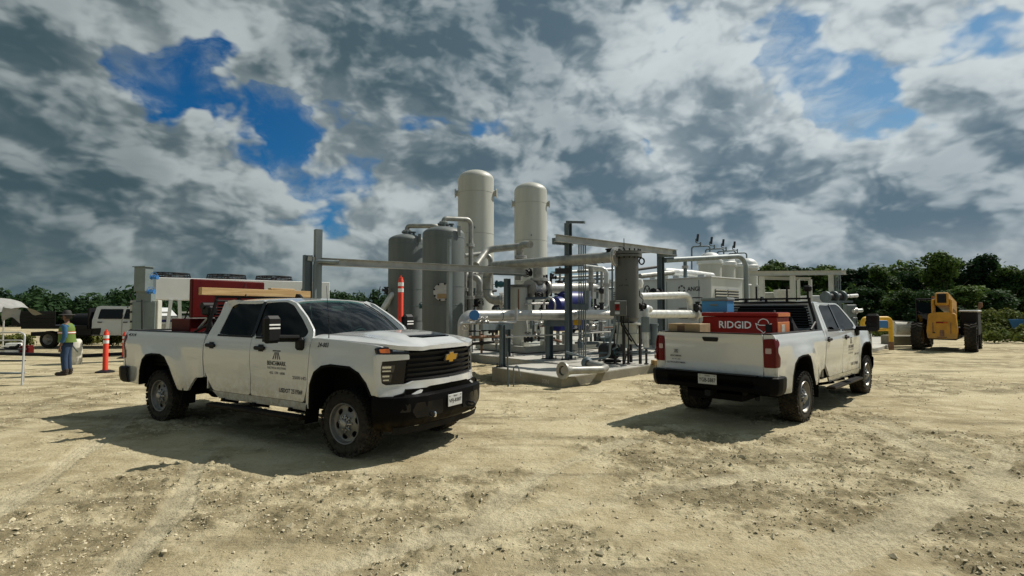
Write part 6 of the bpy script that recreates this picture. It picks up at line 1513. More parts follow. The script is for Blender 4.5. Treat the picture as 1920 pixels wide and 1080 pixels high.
# electrical cabinets on a stand
Yc = 19.5
T = thing('cabinet_stand', 'tall light grey cabinet stand left of the air cooler with conduit on its front', 'cabinet', (P(268, 620, Yc).x, Yc, 0))
a, b = P(238, 680, Yc), P(302, 563, Yc); m = MB(); m.box(((a.x + b.x) / 2 - .05, Yc + .15, b.z / 2), (b.x - a.x - .22, .28, b.z), rz=.12, bev=.015); m.build('housing', M['cream'], T, world=True)
m = MB(); a2, b2 = P(247, 625, Yc), P(298, 566, Yc); m.box(((a2.x + b2.x) / 2 - .04, Yc - .03, (a2.z + b2.z) / 2), (b2.x - a2.x - .18, .05, b2.z - a2.z), rz=.12, bev=.008); m.build('door', M['grey_box'], T, world=True)
for y in (570, 585, 603, 619): m = MB(); q = P(246, y, Yc - .1); m.box(tuple(q), (.07, .05, .07)); m.build('hinge', M['iron_dark'], T, world=True)
m = MB(); m.pipe([P(266, 562, Yc - .15), P(266, 618, Yc - .15)], .022, .1, 8); m.build('conduit', M['iron_dark'], T, world=True)
m = MB(); m.box(tuple(P(281, 645, Yc - .12)), (.13, .08, 1.0)); m.build('blue_strip', M['navy'], T, world=True)
m = MB()
for k in range(5): m.box(tuple(P(239.5, 566 + k * 5, Yc - .03)), (.03, .03, .045))
m.build('label_marks', M['ink'], T, world=True)
T = thing('control_cabinet', 'grey metal control cabinet mounted high above the light grey stand', 'cabinet', tuple(P(262, 545, Yc)))
a, b = P(243, 546, Yc - .3), P(279, 500, Yc - .3); m = MB(); m.box(((a.x + b.x) / 2 - .05, Yc, (a.z + b.z) / 2), (b.x - a.x - .16, .34, b.z - a.z), rz=-.25, bev=.012); m.build('housing', M['grey_box'], T, world=True)
m = MB(); m.box(((a.x + b.x) / 2 - .05, Yc, b.z + .015), (b.x - a.x - .08, .42, .03), rz=-.25); m.build('rain_hood', M['grey_box'], T, world=True)
m = MB(); c = P(270, 555, Yc); m.box((c.x, c.y + .1, c.z), (.55, .25, .42)); m.build('lower_box', M['grey_box'], T, world=True)
m = MB(); c = P(284, 530, Yc + .2); m.box((c.x, c.y, c.z), (.18, .25, .6)); m.build('side_box', M['galv_dark'], T, world=True)
m = MB(); m.pipe([P(250, 546, Yc - .2), P(243, 553, Yc - .2), P(250, 563, Yc - .2)], .02, .12, 8); m.build('cable', M['iron_black'], T, world=True)
for k, (x, y) in enumerate(((289, 520), (283, 547))):
    valve(('blue handled valve beside the upper edge of the control cabinet', 'blue handled valve just above the light grey stand')[k], P(x, y, Yc - .2), (1, 0, 0), .05, M['valve_blue'], stem=(.5, -.8, .4), group='blue valves by the cabinet')

# --- worker
def skin_body(name, chains, mat, parent, sub=2):
    """one continuous skinned surface: chains = list of [(x,y,z,r[,ry])...], first vertex of later chains may reuse an index"""
    me = bpy.data.meshes.new(name); vs = []; es = []; rad = []; key = {}
    for ch in chains:
        prev = None
        for q in ch:
            k = tuple(round(c, 4) for c in q[:3])
            if k not in key: key[k] = len(vs); vs.append(k); rad.append((q[3], q[4] if len(q) > 4 else q[3]))
            if prev is not None and prev != key[k]: es.append((prev, key[k]))
            prev = key[k]
    me.from_pydata(vs, es, []); ob = bpy.data.objects.new(name, me); COL.objects.link(ob)
    sk = ob.modifiers.new('skin', 'SKIN'); sk.use_smooth_shade = True
    for i, d in enumerate(me.skin_vertices[0].data): d.radius = rad[i]; d.use_root = (i == 0)
    ss = ob.modifiers.new('sub', 'SUBSURF'); ss.levels = sub; ss.render_levels = sub
    dg = bpy.context.evaluated_depsgraph_get(); m2 = bpy.data.meshes.new_from_object(ob.evaluated_get(dg))
    bpy.data.objects.remove(ob); m2.name = name
    m2.materials.clear(); m2.materials.append(mat)
    o = bpy.data.objects.new(name, m2); COL.objects.link(o); o.parent = parent
    m2.polygons.foreach_set('use_smooth', [True] * len(m2.polygons)); return o
wp = G(123, 703, 0)
PW = thing('person', 'worker in a yellow safety vest, blue shirt, jeans and dark hat facing left', 'person', (wp.x, wp.y, 0), R(203))
# local: +X is where the person faces (turned slightly to us), +Y to their left
body = skin_body('body', [
    [(-.02, 0, .97, .13, .15), (0, 0, 1.12, .125, .155), (.01, 0, 1.28, .135, .17), (0, 0, 1.40, .11, .155), (.0, 0, 1.475, .058), (.015, 0, 1.55, .056), (.03, 0, 1.60, .085, .078), (.025, 0, 1.68, .098, .082), (.01, 0, 1.74, .085, .075)],
    [(-.02, 0, .97, .13, .15), (0, .10, .86, .098), (.02, .105, .50, .070), (-.02, .11, .12, .050), (.02, .115, .055, .045), (.16, .125, .035, .036)],
    [(-.02, 0, .97, .13, .15), (0, -.10, .86, .098), (-.01, -.105, .50, .070), (-.05, -.11, .12, .050), (-.01, -.115, .055, .045), (.13, -.125, .035, .036)],
    [(0, 0, 1.40, .11, .155), (0, .19, 1.41, .068), (-.03, .235, 1.14, .048), (.05, .24, .90, .036), (.075, .235, .83, .034)],
    [(0, 0, 1.40, .11, .155), (0, -.19, 1.41, .068), (-.04, -.235, 1.14, .048), (.03, -.24, .90, .036), (.055, -.235, .83, .034)]], M['skin'], PW)
for s in (-1, 1):                                           # hands: palm joins the wrist, five fingers
    w = Vector((.065 if s > 0 else .045, s * .235, .83)); ch = []
    palm = w + Vector((.012, 0, -.065))
    base = [(w.x, w.y, w.z, .026, .016), (palm.x, palm.y, palm.z, .034, .016)]
    ch.append(base)
    for k, (dx, ln) in enumerate(((.026, .070), (.009, .078), (-.009, .072), (-.026, .056))):
        ch.append([(palm.x, palm.y, palm.z, .034, .016), (palm.x + dx, palm.y, palm.z - .035, .010), (palm.x + dx + .006, palm.y - s * .006, palm.z - .035 - ln * .5, .009), (palm.x + dx + .004, palm.y - s * .022, palm.z - .035 - ln, .007)])
    ch.append([(palm.x, palm.y, palm.z, .034, .016), (palm.x + .040, palm.y - s * .008, palm.z + .005, .011), (palm.x + .058, palm.y - s * .016, palm.z - .035, .009)])
    skin_body('hand', ch, M['skin'], PW, 1)
skin_body('trousers', [[(-.02, 0, 1.00, .142, .162), (-.02, 0, .93, .148, .165), (0, .10, .82, .112), (.02, .105, .50, .088), (-.02, .11, .09, .076)], [(-.02, 0, .93, .148, .165), (0, -.10, .82, .112), (-.01, -.105, .50, .088), (-.05, -.11, .09, .076)]], M['jeans'], PW)
skin_body('shirt', [[(-.02, 0, .97, .150, .170), (0, 0, 1.12, .140, .168), (.01, 0, 1.28, .150, .182), (0, 0, 1.40, .122, .165), (.0, 0, 1.465, .072)], [(0, 0, 1.40, .122, .165), (0, .19, 1.41, .082), (-.03, .238, 1.14, .064), (.045, .242, .90, .050)], [(0, 0, 1.40, .122, .165), (0, -.19, 1.41, .082), (-.04, -.238, 1.14, .064), (.025, -.242, .90, .050)]], M['shirt_blue'], PW)
def ellring(z, rx, ry, cx=0): return [(cx + rx * cos(a), ry * sin(a), z) for a in np.linspace(0, 2 * pi, 29)[:-1]]
def vest_strip(a0, a1, zs, mat, name, par, add=0.0):
    rows = []
    for z, rx, ry, cx in zs: rows.append([(cx + (rx + add) * cos(a), (ry + add) * sin(a), z) for a in np.linspace(a0, a1, 25)])
    m = MB(); m.grid(rows); return m.build(name, mat, par)
zs = [(.93, .215, .225, -.015), (1.05, .195, .215, -.005), (1.20, .185, .212, .005), (1.32, .182, .215, .005), (1.42, .140, .190, 0), (1.47, .09, .13, 0)]
v = vest_strip(.14, 2 * pi - .14, zs, M['hivis'], 'safety_vest', PW)
vest_strip(.14, 2 * pi - .14, [(1.17, .187, .213, .004), (1.24, .185, .214, .005)], M['hivis_orange'], 'chest_band', v, .006)
vest_strip(.14, 2 * pi - .14, [(1.19, .187, .213, .004), (1.22, .185, .214, .005)], M['reflect_white'], 'reflective_strip', v, .012)
for s in (-1, 1):
    m = MB(); m.grid([[(.12 * cos(t) * 1.2, s * (.10 + .02 * k), 1.46 - .30 * (1 - cos(t))) for t in np.linspace(-1.4, 1.4, 15)] for k in (0, 1, 2)]); m.build('shoulder_band', M['hivis_orange'], v)
    b = MB(); x0 = .03 if s > 0 else 0; b.box((x0 + .03, s * .118, .05), (.30, .11, .10), bev=.035); b.box((x0 - .06, s * .116, .13), (.13, .12, .14), bev=.03); b.build('boot', M['boot'], PW)
hat = MB(); hat.lathe([(.0, 1.845), (.07, 1.84), (.098, 1.80), (.105, 1.735), (.19, 1.715), (.195, 1.705), (.10, 1.70)], Matrix.Translation((.015, 0, 0)), 28); hat.build('hat', M['hat_dark'], PW)
hr = MB(); hr.lathe([(.09, 1.60), (.102, 1.66), (.104, 1.73)], Matrix.Translation((-.004, 0, 0)), 20); hr.f = [f for f in hr.f if sum(hr.v[i][0] for i in f) / 4 < .03]; hr.mi = [0] * len(hr.f); hr.build('hair', M['hat_dark'], PW)
fc = MB(); fc.tube([(.115, 0, 1.655), (.140, 0, 1.625), (.118, 0, 1.615)], [.010, .016, .012], 8); fc.build('nose', M['skin'], PW)
for s in (-1, 1):
    e = MB(); e.lathe([(0, .008), (.012, .004), (.013, -.004), (0, -.008)], Matrix.Translation((.112, s * .033, 1.66)) @ Matrix.Rotation(pi / 2, 4, 'Y'), 10); e.build('eye', M['ink'], PW)
    e = MB(); e.lathe([(0, .010), (.022, .006), (.028, -.004), (0, -.010)], Matrix.Translation((.01, s * .088, 1.64)) @ Matrix.Rotation(-s * pi / 2, 4, 'X'), 12); e.build('ear', M['skin'], PW)
mo_ = MB(); mo_.box((.118, 0, 1.580), (.012, .05, .010), bev=.004); mo_.build('mouth', principled('lips', (.14, .05, .04), .5), PW)
mu = MB(); mu.tube([(.118, -.03, 1.594), (.128, 0, 1.60), (.118, .03, 1.594)], .008, 6); mu.build('moustache', M['hat_dark'], PW)
# white fibre sack standing behind him
q = G(139, 683, 0); T = MB(); T.lathe([(.0, 0), (.20, .0), (.22, .1), (.21, .55), (.19, .80), (.14, .86), (.0, .86)], Matrix.Translation((q.x, q.y, 0)), 20); o = T.build('white_drum', M['sack_white']); tag(o, 'dusty white drum standing on the ground behind the worker', 'drum')
m = MB(); m.tube([P(134, 646, 15.6), P(146, 660, 15.9)], .02, 6); o = m.build('hand_tool', M['galv_dark']); tag(o, 'short metal bar in front of the white drum', 'bar')

# --- aluminium step ladder at the left edge
LX = G(41, 722, 0); T = thing('step_ladder', 'white step ladder cut off by the left edge of the picture', 'ladder', (LX.x, LX.y, 0))
LL = G(-12, 722, 0); wv = (LL - LX); wl = wv.length; wv.normalize(); bk = Vector((-.80, 1, 0)).normalized()
top = 1.28
m = MB(); m.pipe([LX, LX + bk * .28 + UZ * (top - .05), LX + bk * .30 + UZ * top + wv * .12, LL + bk * .30 + UZ * top - wv * .12, LL + bk * .28 + UZ * (top - .05), LL], .022, .10, 10); m.build('front_frame', M['aluminium'], T, world=True)
for k, z in enumerate((.28, .58, .86)):
    c = (LX + LL) / 2 + bk * (.28 * z / top) + UZ * z; m = MB(); m.box(tuple(c + bk * .06), (wl - .02, .17, .03), rz=math.atan2(wv.y, wv.x) + pi, bev=.006); m.build('step', M['iron_dark'] if k else M['galv'], T, world=True)
m = MB(); m.pipe([LX + bk * .85 + wv * .03, LX + bk * .32 + UZ * (top - .2) + wv * .03, LL + bk * .32 + UZ * (top - .2), LL + bk * .85], .018, .06, 8); m.build('rear_frame', M['aluminium'], T, world=True)
q = G(26, 668, .86); q = (LX + LL) / 2 + bk * .26 + UZ * .88; m = MB(); m.box((q.x + .10, q.y, q.z + .03), (.22, .10, .06), bev=.02); m.cyl((q.x + .16, q.y, q.z + .05), (q.x + .26, q.y - .03, q.z + .10), .035, 8); m.cyl((q.x + .08, q.y, q.z + .0), (q.x - .15, q.y, q.z + .02), .02, 8); o = m.build('power_tool', M['iron_black']); tag(o, 'small black power tool lying on a step of the ladder', 'tool')
# --- orange channel markers
def marker(label, base, h, r=.055, z0=0.0, base_pl=True):
    T = thing('channel_marker', label, 'traffic marker', (base[0], base[1], z0), 0, 'orange tube markers')
    b = MB(); b.lathe([(r * 1.25, .04), (r, .10), (r, h - .12), (r * .80, h - .10), (r * .75, h - .05), (r * .3, h - .04), (r * .3, h), (0, h)], n=20); b.build('tube', M['marker_orange'], T)
    for zz in (h - .22, h - .37):
        s = MB(); s.lathe([(r + .004, zz - .045), (r + .004, zz + .045)], n=20); s.build('reflective_band', M['reflect_white'], T)
    if base_pl: f = MB(); f.lathe([(0, .07), (.12, .07), (.24, .03), (.25, 0)], n=8); f.build('rubber_base', M['iron_black'], T)
    return T
g = G(197, 698, 0); marker('orange tube marker with two white bands on a black base near the worker', g, 1.27, .068)
g = G(233, 672, 0); marker('orange tube marker half hidden by the left pickup tail', g, 1.02, .075)
g = P(751, 600, 13.2); marker('very tall orange tube marker in front of the grey vessels', (g.x, g.y), 2.70, .066)

# --- flatbed crew cab far left
def road_wheel(par, c, r, w, ax, hub='rim_steel'):
    ax = Vector(ax).normalized(); c = Vector(c); Mx = Matrix.Translation(c) @ ax.to_track_quat('Z', 'Y').to_matrix().to_4x4()
    e = bpy.data.objects.new('wheel', None); COL.objects.link(e); e.parent = par; e.matrix_local = Mx
    t = MB(); t.lathe([(r * .62, -w / 2), (r * .92, -w / 2), (r, -w * .36), (r, w * .36), (r * .92, w / 2), (r * .62, w / 2)], n=32); t.build('tyre', M['rubber'], e)
    h = MB(); h.lathe([(r * .64, -w * .45), (r * .62, w * .40), (r * .5, w * .30), (r * .30, w * .12), (r * .16, w * .34), (0, w * .36)], n=28); h.build('rim', M[hub], e)
    return e
T = thing('flatbed_truck', 'white crew cab truck with a long black flatbed parked at far left', 'truck', tuple(G(200, 650, 0)), R(0))
Yt = 26.0
def FT(px, py, dy=0.0):
    q = P(px, py, Yt); return Vector((q.x, Yt + dy, q.z))
ox = WLOC[T.name]
xc0, xc1, xe = FT(172, 600).x, FT(262, 600).x, FT(300, 600).x
side = [(xc0, .62), (xe + 1.2, .62), (xe + 1.3, 1.05), (xe + .6, 1.28), (xc1 + .75, 1.36), (xc1 + .25, 1.98), (xc0 + .35, 2.06), (xc0 + .12, 2.02), (xc0 + .02, 1.35)]
m = MB(); m.plate(poly_round(side, .06), [], lambda u, v, o: (u, Yt + (-o if False else -o) - .0, v), 2.0, None, flip=False)
m = MB(); pl = poly_round(side, .06); V_, T_ = fill2d(pl)
inset = lambda v: max(0, (v - 1.36)) * .22
fr = [(u, Yt + inset(v), v) for u, v in V_]; bkv = [(u, Yt + 2.0 - inset(v), v) for u, v in V_]; n_ = len(V_)
fs = list(T_) + [tuple(i + n_ for i in t[::-1]) for t in T_]; ed = {}
for t in T_:
    for i in range(3):
        a, b = t[i], t[(i + 1) % 3]
        if (b, a) in ed: del ed[b, a]
        else: ed[a, b] = 1
fs += [(b, a, a + n_, b + n_) for a, b in ed]
m.add(fr + bkv, fs); m.build('cab', M['white_paint'], T, world=True)
for (a, b) in ((xc0 + .28, FT(228, 600).x), (FT(231, 600).x, xc1 + .30)):
    w = MB(); w.plate(poly_round([(a, 1.42), (b, 1.42), (b - (.25 if b > xc1 else 0), 1.90), (a + .06, 1.90)], .04), [], lambda u, v, o: (u, Yt + inset(v) - .006 + o * 0 - (o + .0), v), .01); w.build('window', M['gloss_black'], T, world=True)
    dln = MB(); dln.box((b + .02, Yt - .001, 1.02), (.012, .012, .75)); dln.build('door_seam', M['iron_dark'], T, world=True)
    hd = MB(); hd.box((a + .12, Yt - .025, 1.26), (.22, .03, .05), bev=.01); hd.build('door_handle', M['black_plastic'], T, world=True)
xb0, xb1 = FT(22, 600).x, FT(168, 600).x
m = MB(); m.box(((xb0 + xb1) / 2 + .3, Yt + 1.0, 1.02), (xb1 - xb0 - .6, 2.3, .16)); m.build('flatbed_deck', M['iron_black'], T, world=True, smooth=False)
sx0, sx1 = FT(26, 600).x, FT(108, 600).x
for k in range(4): m = MB(); m.box(((sx0 + sx1) / 2, Yt - .12, 1.17 + k * .18), (sx1 - sx0, .04, .172), bev=.008); m.build('side_board', M['iron_black'], T, world=True)
m = MB(); m.box((xb1 + .02, Yt + 1.0, 1.45), (.08, 2.2, 1.0)); m.build('headboard', M['iron_black'], T, world=True)
m = MB(); m.box(((xb0 + xb1) / 2 + 1.8, Yt + .25, .80), (1.3, .5, .36), bev=.02); m.build('tool_box', M['iron_black'], T, world=True)
m = MB(); m.box(((xb0 + xe) / 2 + .5, Yt + 1.0, .66), (xe - xb0, 1.0, .2)); m.build('chassis', M['iron_black'], T, world=True)
for x in (90, 285):
    q = FT(x, 600); road_wheel(T, Vector((q.x, Yt + .15, .42)) - Vector(ox), .42, .30, (0, -1, 0)); road_wheel(T, Vector((q.x, Yt + 1.85, .42)) - Vector(ox), .42, .30, (0, 1, 0))
m = MB(); q = FT(145, 576); m.cyl((q.x - .7, Yt + .9, 1.35), (q.x + .5, Yt + .9, 1.35), .33, 16); m.box((q.x - .1, Yt + .9, 1.2), (1.5, .8, .3)); o = m.build('welding_set', M['iron_black']); tag(o, 'black welding set lying on the flatbed behind the cab', 'machine')
# canopy
T = thing('canopy_tent', 'sagging white tarp shelter at the left edge behind the ladder', 'tent', tuple(G(10, 640, 0)))
Yk = 23.0; rows = []
for j in range(7):
    v = j / 6; row = []
    for i in range(13):
        u = i / 12; x = P(-95 + 88 * u, 600, Yk).x - .28 * v * u; zt = P(0, 568 + 17 * u ** 2 + 4 * sin(u * 9), Yk).z
        row.append((x + .06 * sin(7 * v + u * 5), Yk + v * 2.6, zt + .25 * sin(pi * v) - .5 * (0 if 0 < j < 6 else 1) * (.35 + .2 * sin(u * 11))))
    rows.append(row)
m = MB(); m.grid(rows); m.build('tarp_roof', M['tarp'], T, world=True)
m = MB(); fl = []
for j in range(5):
    z = j / 4; fl.append([(P(6 + 34 * u, 600, Yk).x, Yk - .04 - .05 * sin(6 * u + 3 * z), P(0, 576 + 5 * u, Yk).z - z * (.62 - .25 * sin(u * 3))) for u in np.linspace(0, 1, 9)])
m.grid(fl); m = MB(); m.grid(fl); m.build('tarp_flap', M['tarp'], T, world=True)
for x, y in ((3, .1), (-80, .1)):
    q = P(x, 600, Yk); p_ = MB(); p_.cyl((q.x, Yk + y, 0), (q.x, Yk + y, 2.0), .03, 8); p_.build('pole', M['aluminium'], T, world=True)
for k, (x, y, w, h, mt, lb) in enumerate(((27, 651, .5, .42, 'reflect_white', 'white box on the ground under the flatbed'), (14, 655, .35, .3, 'sack_white', 'dull white box left of the whiter one'), (50, 655, .35, .32, 'red_chest', 'small red can by the flatbed rear wheel'))):
    q = P(x, y, 22.5); m = MB(); m.box((q.x, q.y, h / 2), (w, .4, h), rz=.3, bev=.03); m.box((q.x, q.y, h + .02), (w * .9, .36, .05), rz=.3, bev=.01); o = m.build('storage_box', M[mt]); tag(o, lb, 'box')
# low windrow of dirt and a pipe on the ground behind the worker
m = MB(); m.tube([G(0, 664, .04), G(90, 666, .04), G(160, 668, .04), G(232, 664, .04)], .09, 8); o = m.build('ground_hose', M['iron_black']); tag(o, 'black hose lying across the dirt behind the worker', 'hose')
# ------------------------------------------------------------------ right pickup: plate, rack, decals; loads in both beds
def rear_plate(T, txt):
    bo = [c for c in kids(T) if c.name.startswith('rear_bumper')][0]
    M4 = Matrix.Translation((-1.440, 0, .745)); b = MB(); b.box((0, 0, 0), (.008, .305, .155), bev=.003, M=M4); po = b.build('number_plate', M['plate_white'], bo)
    l = MB(); lettering(l, txt, lambda u, v: M4 @ Vector((-.006, -u, v - .012)), .066, .275); lettering(l, 'TEXAS', lambda u, v: M4 @ Vector((-.006, -u, v + .054)), .020, .085)
    for q in (-.12, .12): l.box((-.005, q, .055), (.003, .02, .008), M=M4)
    l.build('lettering', M['ink'], po, smooth=False)
rear_plate(TRUCK_B, 'YGB-5887'); door_decals(TRUCK_B); tailgate_decal(TRUCK_B)
def headache_rack(T, masts):
    e = bpy.data.objects.new('headache_rack', None); COL.objects.link(e); e.parent = T; e.empty_display_size = .2
    K = M['iron_black']
    for z in (1.985, 2.055): m = MB(); m.box((1.17, 0, z), (.05, 1.56, .035), bev=.008); m.build('rail', K, e)
    for y in (-.76, -.38, 0, .38, .76): m = MB(); m.box((1.17, y, 2.02), (.04, .04, .10)); m.build('upright', K, e)
    for s in (-1, 1): m = MB(); m.tube([(1.17, s * .76, 2.0), (1.16, s * .84, 1.70), (1.12, s * .88, 1.49)], .026, 8); m.tube([(1.14, s * .86, 1.62), (.80, s * .88, 1.49)], .022, 8); m.build('leg', K, e)
    for k in range(9): m = MB(); m.box((1.165, 0, 1.53 + k * .048), (.012, 1.62 - .02 * k, .030), ry=.5); m.build('louver', K, e, smooth=False)
    if masts:
        for y in (.18, -.38): m = MB(); m.cyl((1.17, y, 2.07), (1.17, y, 2.30), .018, 8); m.build('mast', K, e)
        m = MB(); m.cyl((1.17, -.74, 2.07), (1.17, -.74, 2.20), .02, 8); m.box((1.17, -.74, 2.24), (.12, .13, .12), bev=.03); m.build('work_lamp', K, e)
headache_rack(TRUCK_B, True); headache_rack(TRUCK_A, False)
def at_truck(T, lx, ly, lz):
    c, s = cos(T.rotation_euler.z), sin(T.rotation_euler.z); return (T.location.x + c * lx - s * ly, T.location.y + s * lx + c * ly, lz)
A_, B_ = TRUCK_A, TRUCK_B
def chest(label, T, lx, ly, z0, W, D, H, mat, endmat, open_=False):
    t = thing('tool_chest', label, 'tool chest', at_truck(T, lx, ly, z0), T.rotation_euler.z)
    lid = H * .11 if not open_ else .04
    m = MB(); m.mat = 0; m.box((0, 0, (H - lid) / 2), (D, W, H - lid), bev=.012); m.build('box', mat, t)
    if not open_:
        m = MB(); m.box((0, 0, H - lid / 2 + .003), (D + .03, W + .03, lid - .006), bev=.015); m.build('lid', mat, t)
        for s in (-1, 1): m = MB(); m.box((0, s * (W / 2 + .008), H * .42), (D * .96, .012, H * .70), bev=.004); m.box((0, s * (W / 2 + .02), H - lid / 2), (D * .96, .01, lid * .8)); m.build('end_panel', endmat, t)
        for y in (-.40, .46): m = MB(); m.box((-D / 2 - .008, y * W, H * .62), (.016, .10, .13), bev=.004); m.build('latch', M['iron_black'], t)
        m = MB(); m.box((-.05, -W / 2 - .016, H * .62), (.16, .006, .12)); m.build('sticker', M['sack_white'], t)
    else:
        m = MB(); m.box((D / 2 + .03, 0, H + .31), (.10, W + .03, .66), bev=.015); m.build('lid', mat, t)
        for (y, z) in ((-.32, .36), (.1, .26), (-.28, .06)): m = MB(); m.box((D / 2 - .023, y, H + z), (.006, .012, .05)); m.build('catch', M['stainless'], t)
        m = MB()
        for s in (-1, 1): m.tube([(0, s * W * .45, H - .05), (D / 2 - .02, s * W * .45, H + .35)], .012, 6)
        m.build('gas_strut', M['iron_black'], t)
    return t
chest('dark red site chest with its tall lid standing open in the left pickup bed', A_, .02, -.04, .93, 1.32, .58, .80, M['red_chest'], M['red_chest'], True)
tb = chest('closed bright red tool chest with orange ends and white lettering', B_, -.22, -.125, 1.12, 1.25, .58, .68, M['red_bright'], M['orange_chest'])
l = MB(); F = lambda y0, z0: (lambda u, v: (-.296, y0 - u, z0 + v)); lettering(l, 'RIDGID', F(.05, .47), .125, .55); l.build('lettering', M['reflect_white'], tb, smooth=False)
f = F(-.42, .47); pts = [(.085 * cos(a), .02 + .085 * sin(a)) for a in np.linspace(.15, pi - .15, 9)]
for pl in (pts, [(-.13, .03), (-.06, .0), (.06, .0), (.13, .03)], [(-.12, .02), (-.10, -.05), (-.03, -.10), (0, -.13), (.03, -.10), (.10, -.05), (.12, .02)]): l = MB(); l.tube([f(*q_) for q_ in pl], .009, 4); l.build('logo_line', M['reflect_white'], tb)
def box_thing(name, label, cat, T, lx, ly, z0, size, mat, rz=0, lidm=None, tape=None, group=None):
    t = thing(name, label, cat, at_truck(T, lx, ly, z0), T.rotation_euler.z + rz, group)
    m = MB(); m.box((0, 0, size[2] / 2), size, bev=.006); m.build('carton' if name == 'cardboard_box' else 'tub', mat, t)
    if lidm: m = MB(); m.box((0, 0, size[2] + .03), (size[0] + .03, size[1] + .03, .06), bev=.012); m.build('lid', lidm, t)
    if tape:
        m = MB(); m.box((0, 0, size[2] + .001), (size[0] + .004, .05, .004)); m.build('tape', M['cardboard'] if tape == 1 else M['tape_brown'], t)
        m = MB(); m.box((-size[0] / 2 - .001, .05, size[2] * .5), (.004, .13, .10)); m.build('print', M['tape_brown'], t)
    return t
box_thing('cardboard_box', 'flat cardboard box topmost at the left end of the right pickup bed', 'box', B_, -1.02, .50, 1.45, (.42, .56, .16), M['cardboard'], .03, None, 2)
box_thing('cardboard_box', 'lower cardboard box under the flat one behind the tailgate', 'box', B_, -1.02, .50, .93, (.44, .58, .51), M['cardboard'], 0, None, 1)
t = box_thing('storage_tote', 'blue plastic tote with a grey lid standing on the red tool chest', 'bin', B_, -.10, .40, 1.803, (.34, .46, .20), M['bin_blue'], .05, M['grey_box'])
m = MB(); m.box((-.175, 0, .13), (.01, .13, .03)); m.build('label_plate', M['grey_box'], t)
t = box_thing('timber_bearer', 'stacked timber bearers carrying the red tool chest', 'timber', B_, -.22, -.12, .922, (.5, 1.1, .19), M['timber_old'])
# heap of black bags beside the cab
def heap(name, label, T, lx, ly, z0, size, n=3, mat=None, seed=1):
    r_ = random.Random(seed); t = thing(name, label, 'bag', at_truck(T, lx, ly, z0), T.rotation_euler.z)
    for k in range(n):
        rows = []; rx, ry, rz_ = (q * (.62 + .3 * r_.random()) for q in size); ox_, oy_ = (r_.random() - .5) * size[0] * .7, (r_.random() - .5) * size[1] * .8
        for i in range(9):
            ph = -pi / 2 + pi * i / 8; rows.append([])
            for j in range(16):
                a = 2 * pi * j / 16; w = 1 + .14 * sin(3 * a + k + 2 * ph) + .07 * sin(7 * a + 5 * ph + k)
                rows[-1].append((ox_ + rx * .5 * cos(ph) * cos(a) * w, oy_ + ry * .5 * cos(ph) * sin(a) * w, max(0, rz_ * .5 + rz_ * .5 * sin(ph) * w)))
        m = MB(); m.grid(rows, True); m.build('bag', mat or M['bag_black'], t)
    m = MB(); m.tube([(-size[0] * .3, -.1, size[2] * .8), (-.05, 0, size[2] * 1.05), (size[0] * .3, .1, size[2] * .75)], .018, 6); m.build('strap', M['iron_black'], t)
    return t
heap('tool_bag', 'heap of black tool bags between the red chest and the right pickup cab', B_, .62, -.35, .922, (.8, .95, .86), 4, None, 3)
heap('tool_bag', 'black bags piled beside the open red chest in the left pickup bed', A_, .80, .1, .922, (.6, 1.3, .74), 4, None, 5)
t = thing('pipe_tripod', 'folded black pipe tripod with silver handles by the left pickup cab', 'tool', at_truck(A_, .72, -.62, .93), A_.rotation_euler.z)
for a, b, rr, mt, nm in (((.05, 0, 0), (.0, .0, .93), .03, 'iron_black', 'post'), ((-.25, -.02, .60), (.12, .02, .90), .018, 'stainless', 'handle'), ((-.32, .05, .50), (.05, .0, .60), .016, 'stainless', 'handle'), ((.2, .05, .1), (.02, 0, .8), .025, 'iron_black', 'leg'), ((-.15, .1, .05), (.0, 0, .8), .025, 'iron_black', 'leg'), ((.05, .25, .05), (.0, 0, .8), .025, 'iron_black', 'leg')):
    m = MB(); m.tube([a, b], rr, 8); m.build(nm, M[mt], t)
m = MB(); m.box((.02, 0, .90), (.24, .16, .16), bev=.03); m.cyl((-.03, -.1, .98), (-.03, .1, .98), .06, 12); m.build('vise_head', M['iron_black'], t)
m = MB(); m.lathe([(0, .03), (.025, .02), (.03, -.02), (0, -.03)], Matrix.Translation((-.1, 0, .86)), 10); m.build('knob', M['chrome'], t)
t = thing('lumber_beam', 'long pale timber lying across the rack above the left pickup cab', 'timber', at_truck(A_, 1.17, 0, 2.075), A_.rotation_euler.z + pi / 2)
m = MB(); m.box((0, 0, .061), (2.05, .09, .120), bev=.004); m.build('beam', M['lumber'], t)
t = thing('lumber_board', 'short pale board lying on top of the long timber', 'timber', at_truck(A_, 1.17, .43, 2.197), A_.rotation_euler.z + pi / 2 + .02)
m = MB(); m.box((0, 0, .016), (.50, .085, .030), bev=.004); m.build('board', M['lumber'], t)
m = MB(); m.tube([Vector(at_truck(A_, 1.11, -.36, 2.07)), Vector(at_truck(A_, 1.10, -.22, 2.30)), Vector(at_truck(A_, 1.24, -.30, 2.06))], .008, 5); o = m.build('tie_strap', M['iron_black']); tag(o, 'dark strap tied round the long timber', 'strap')

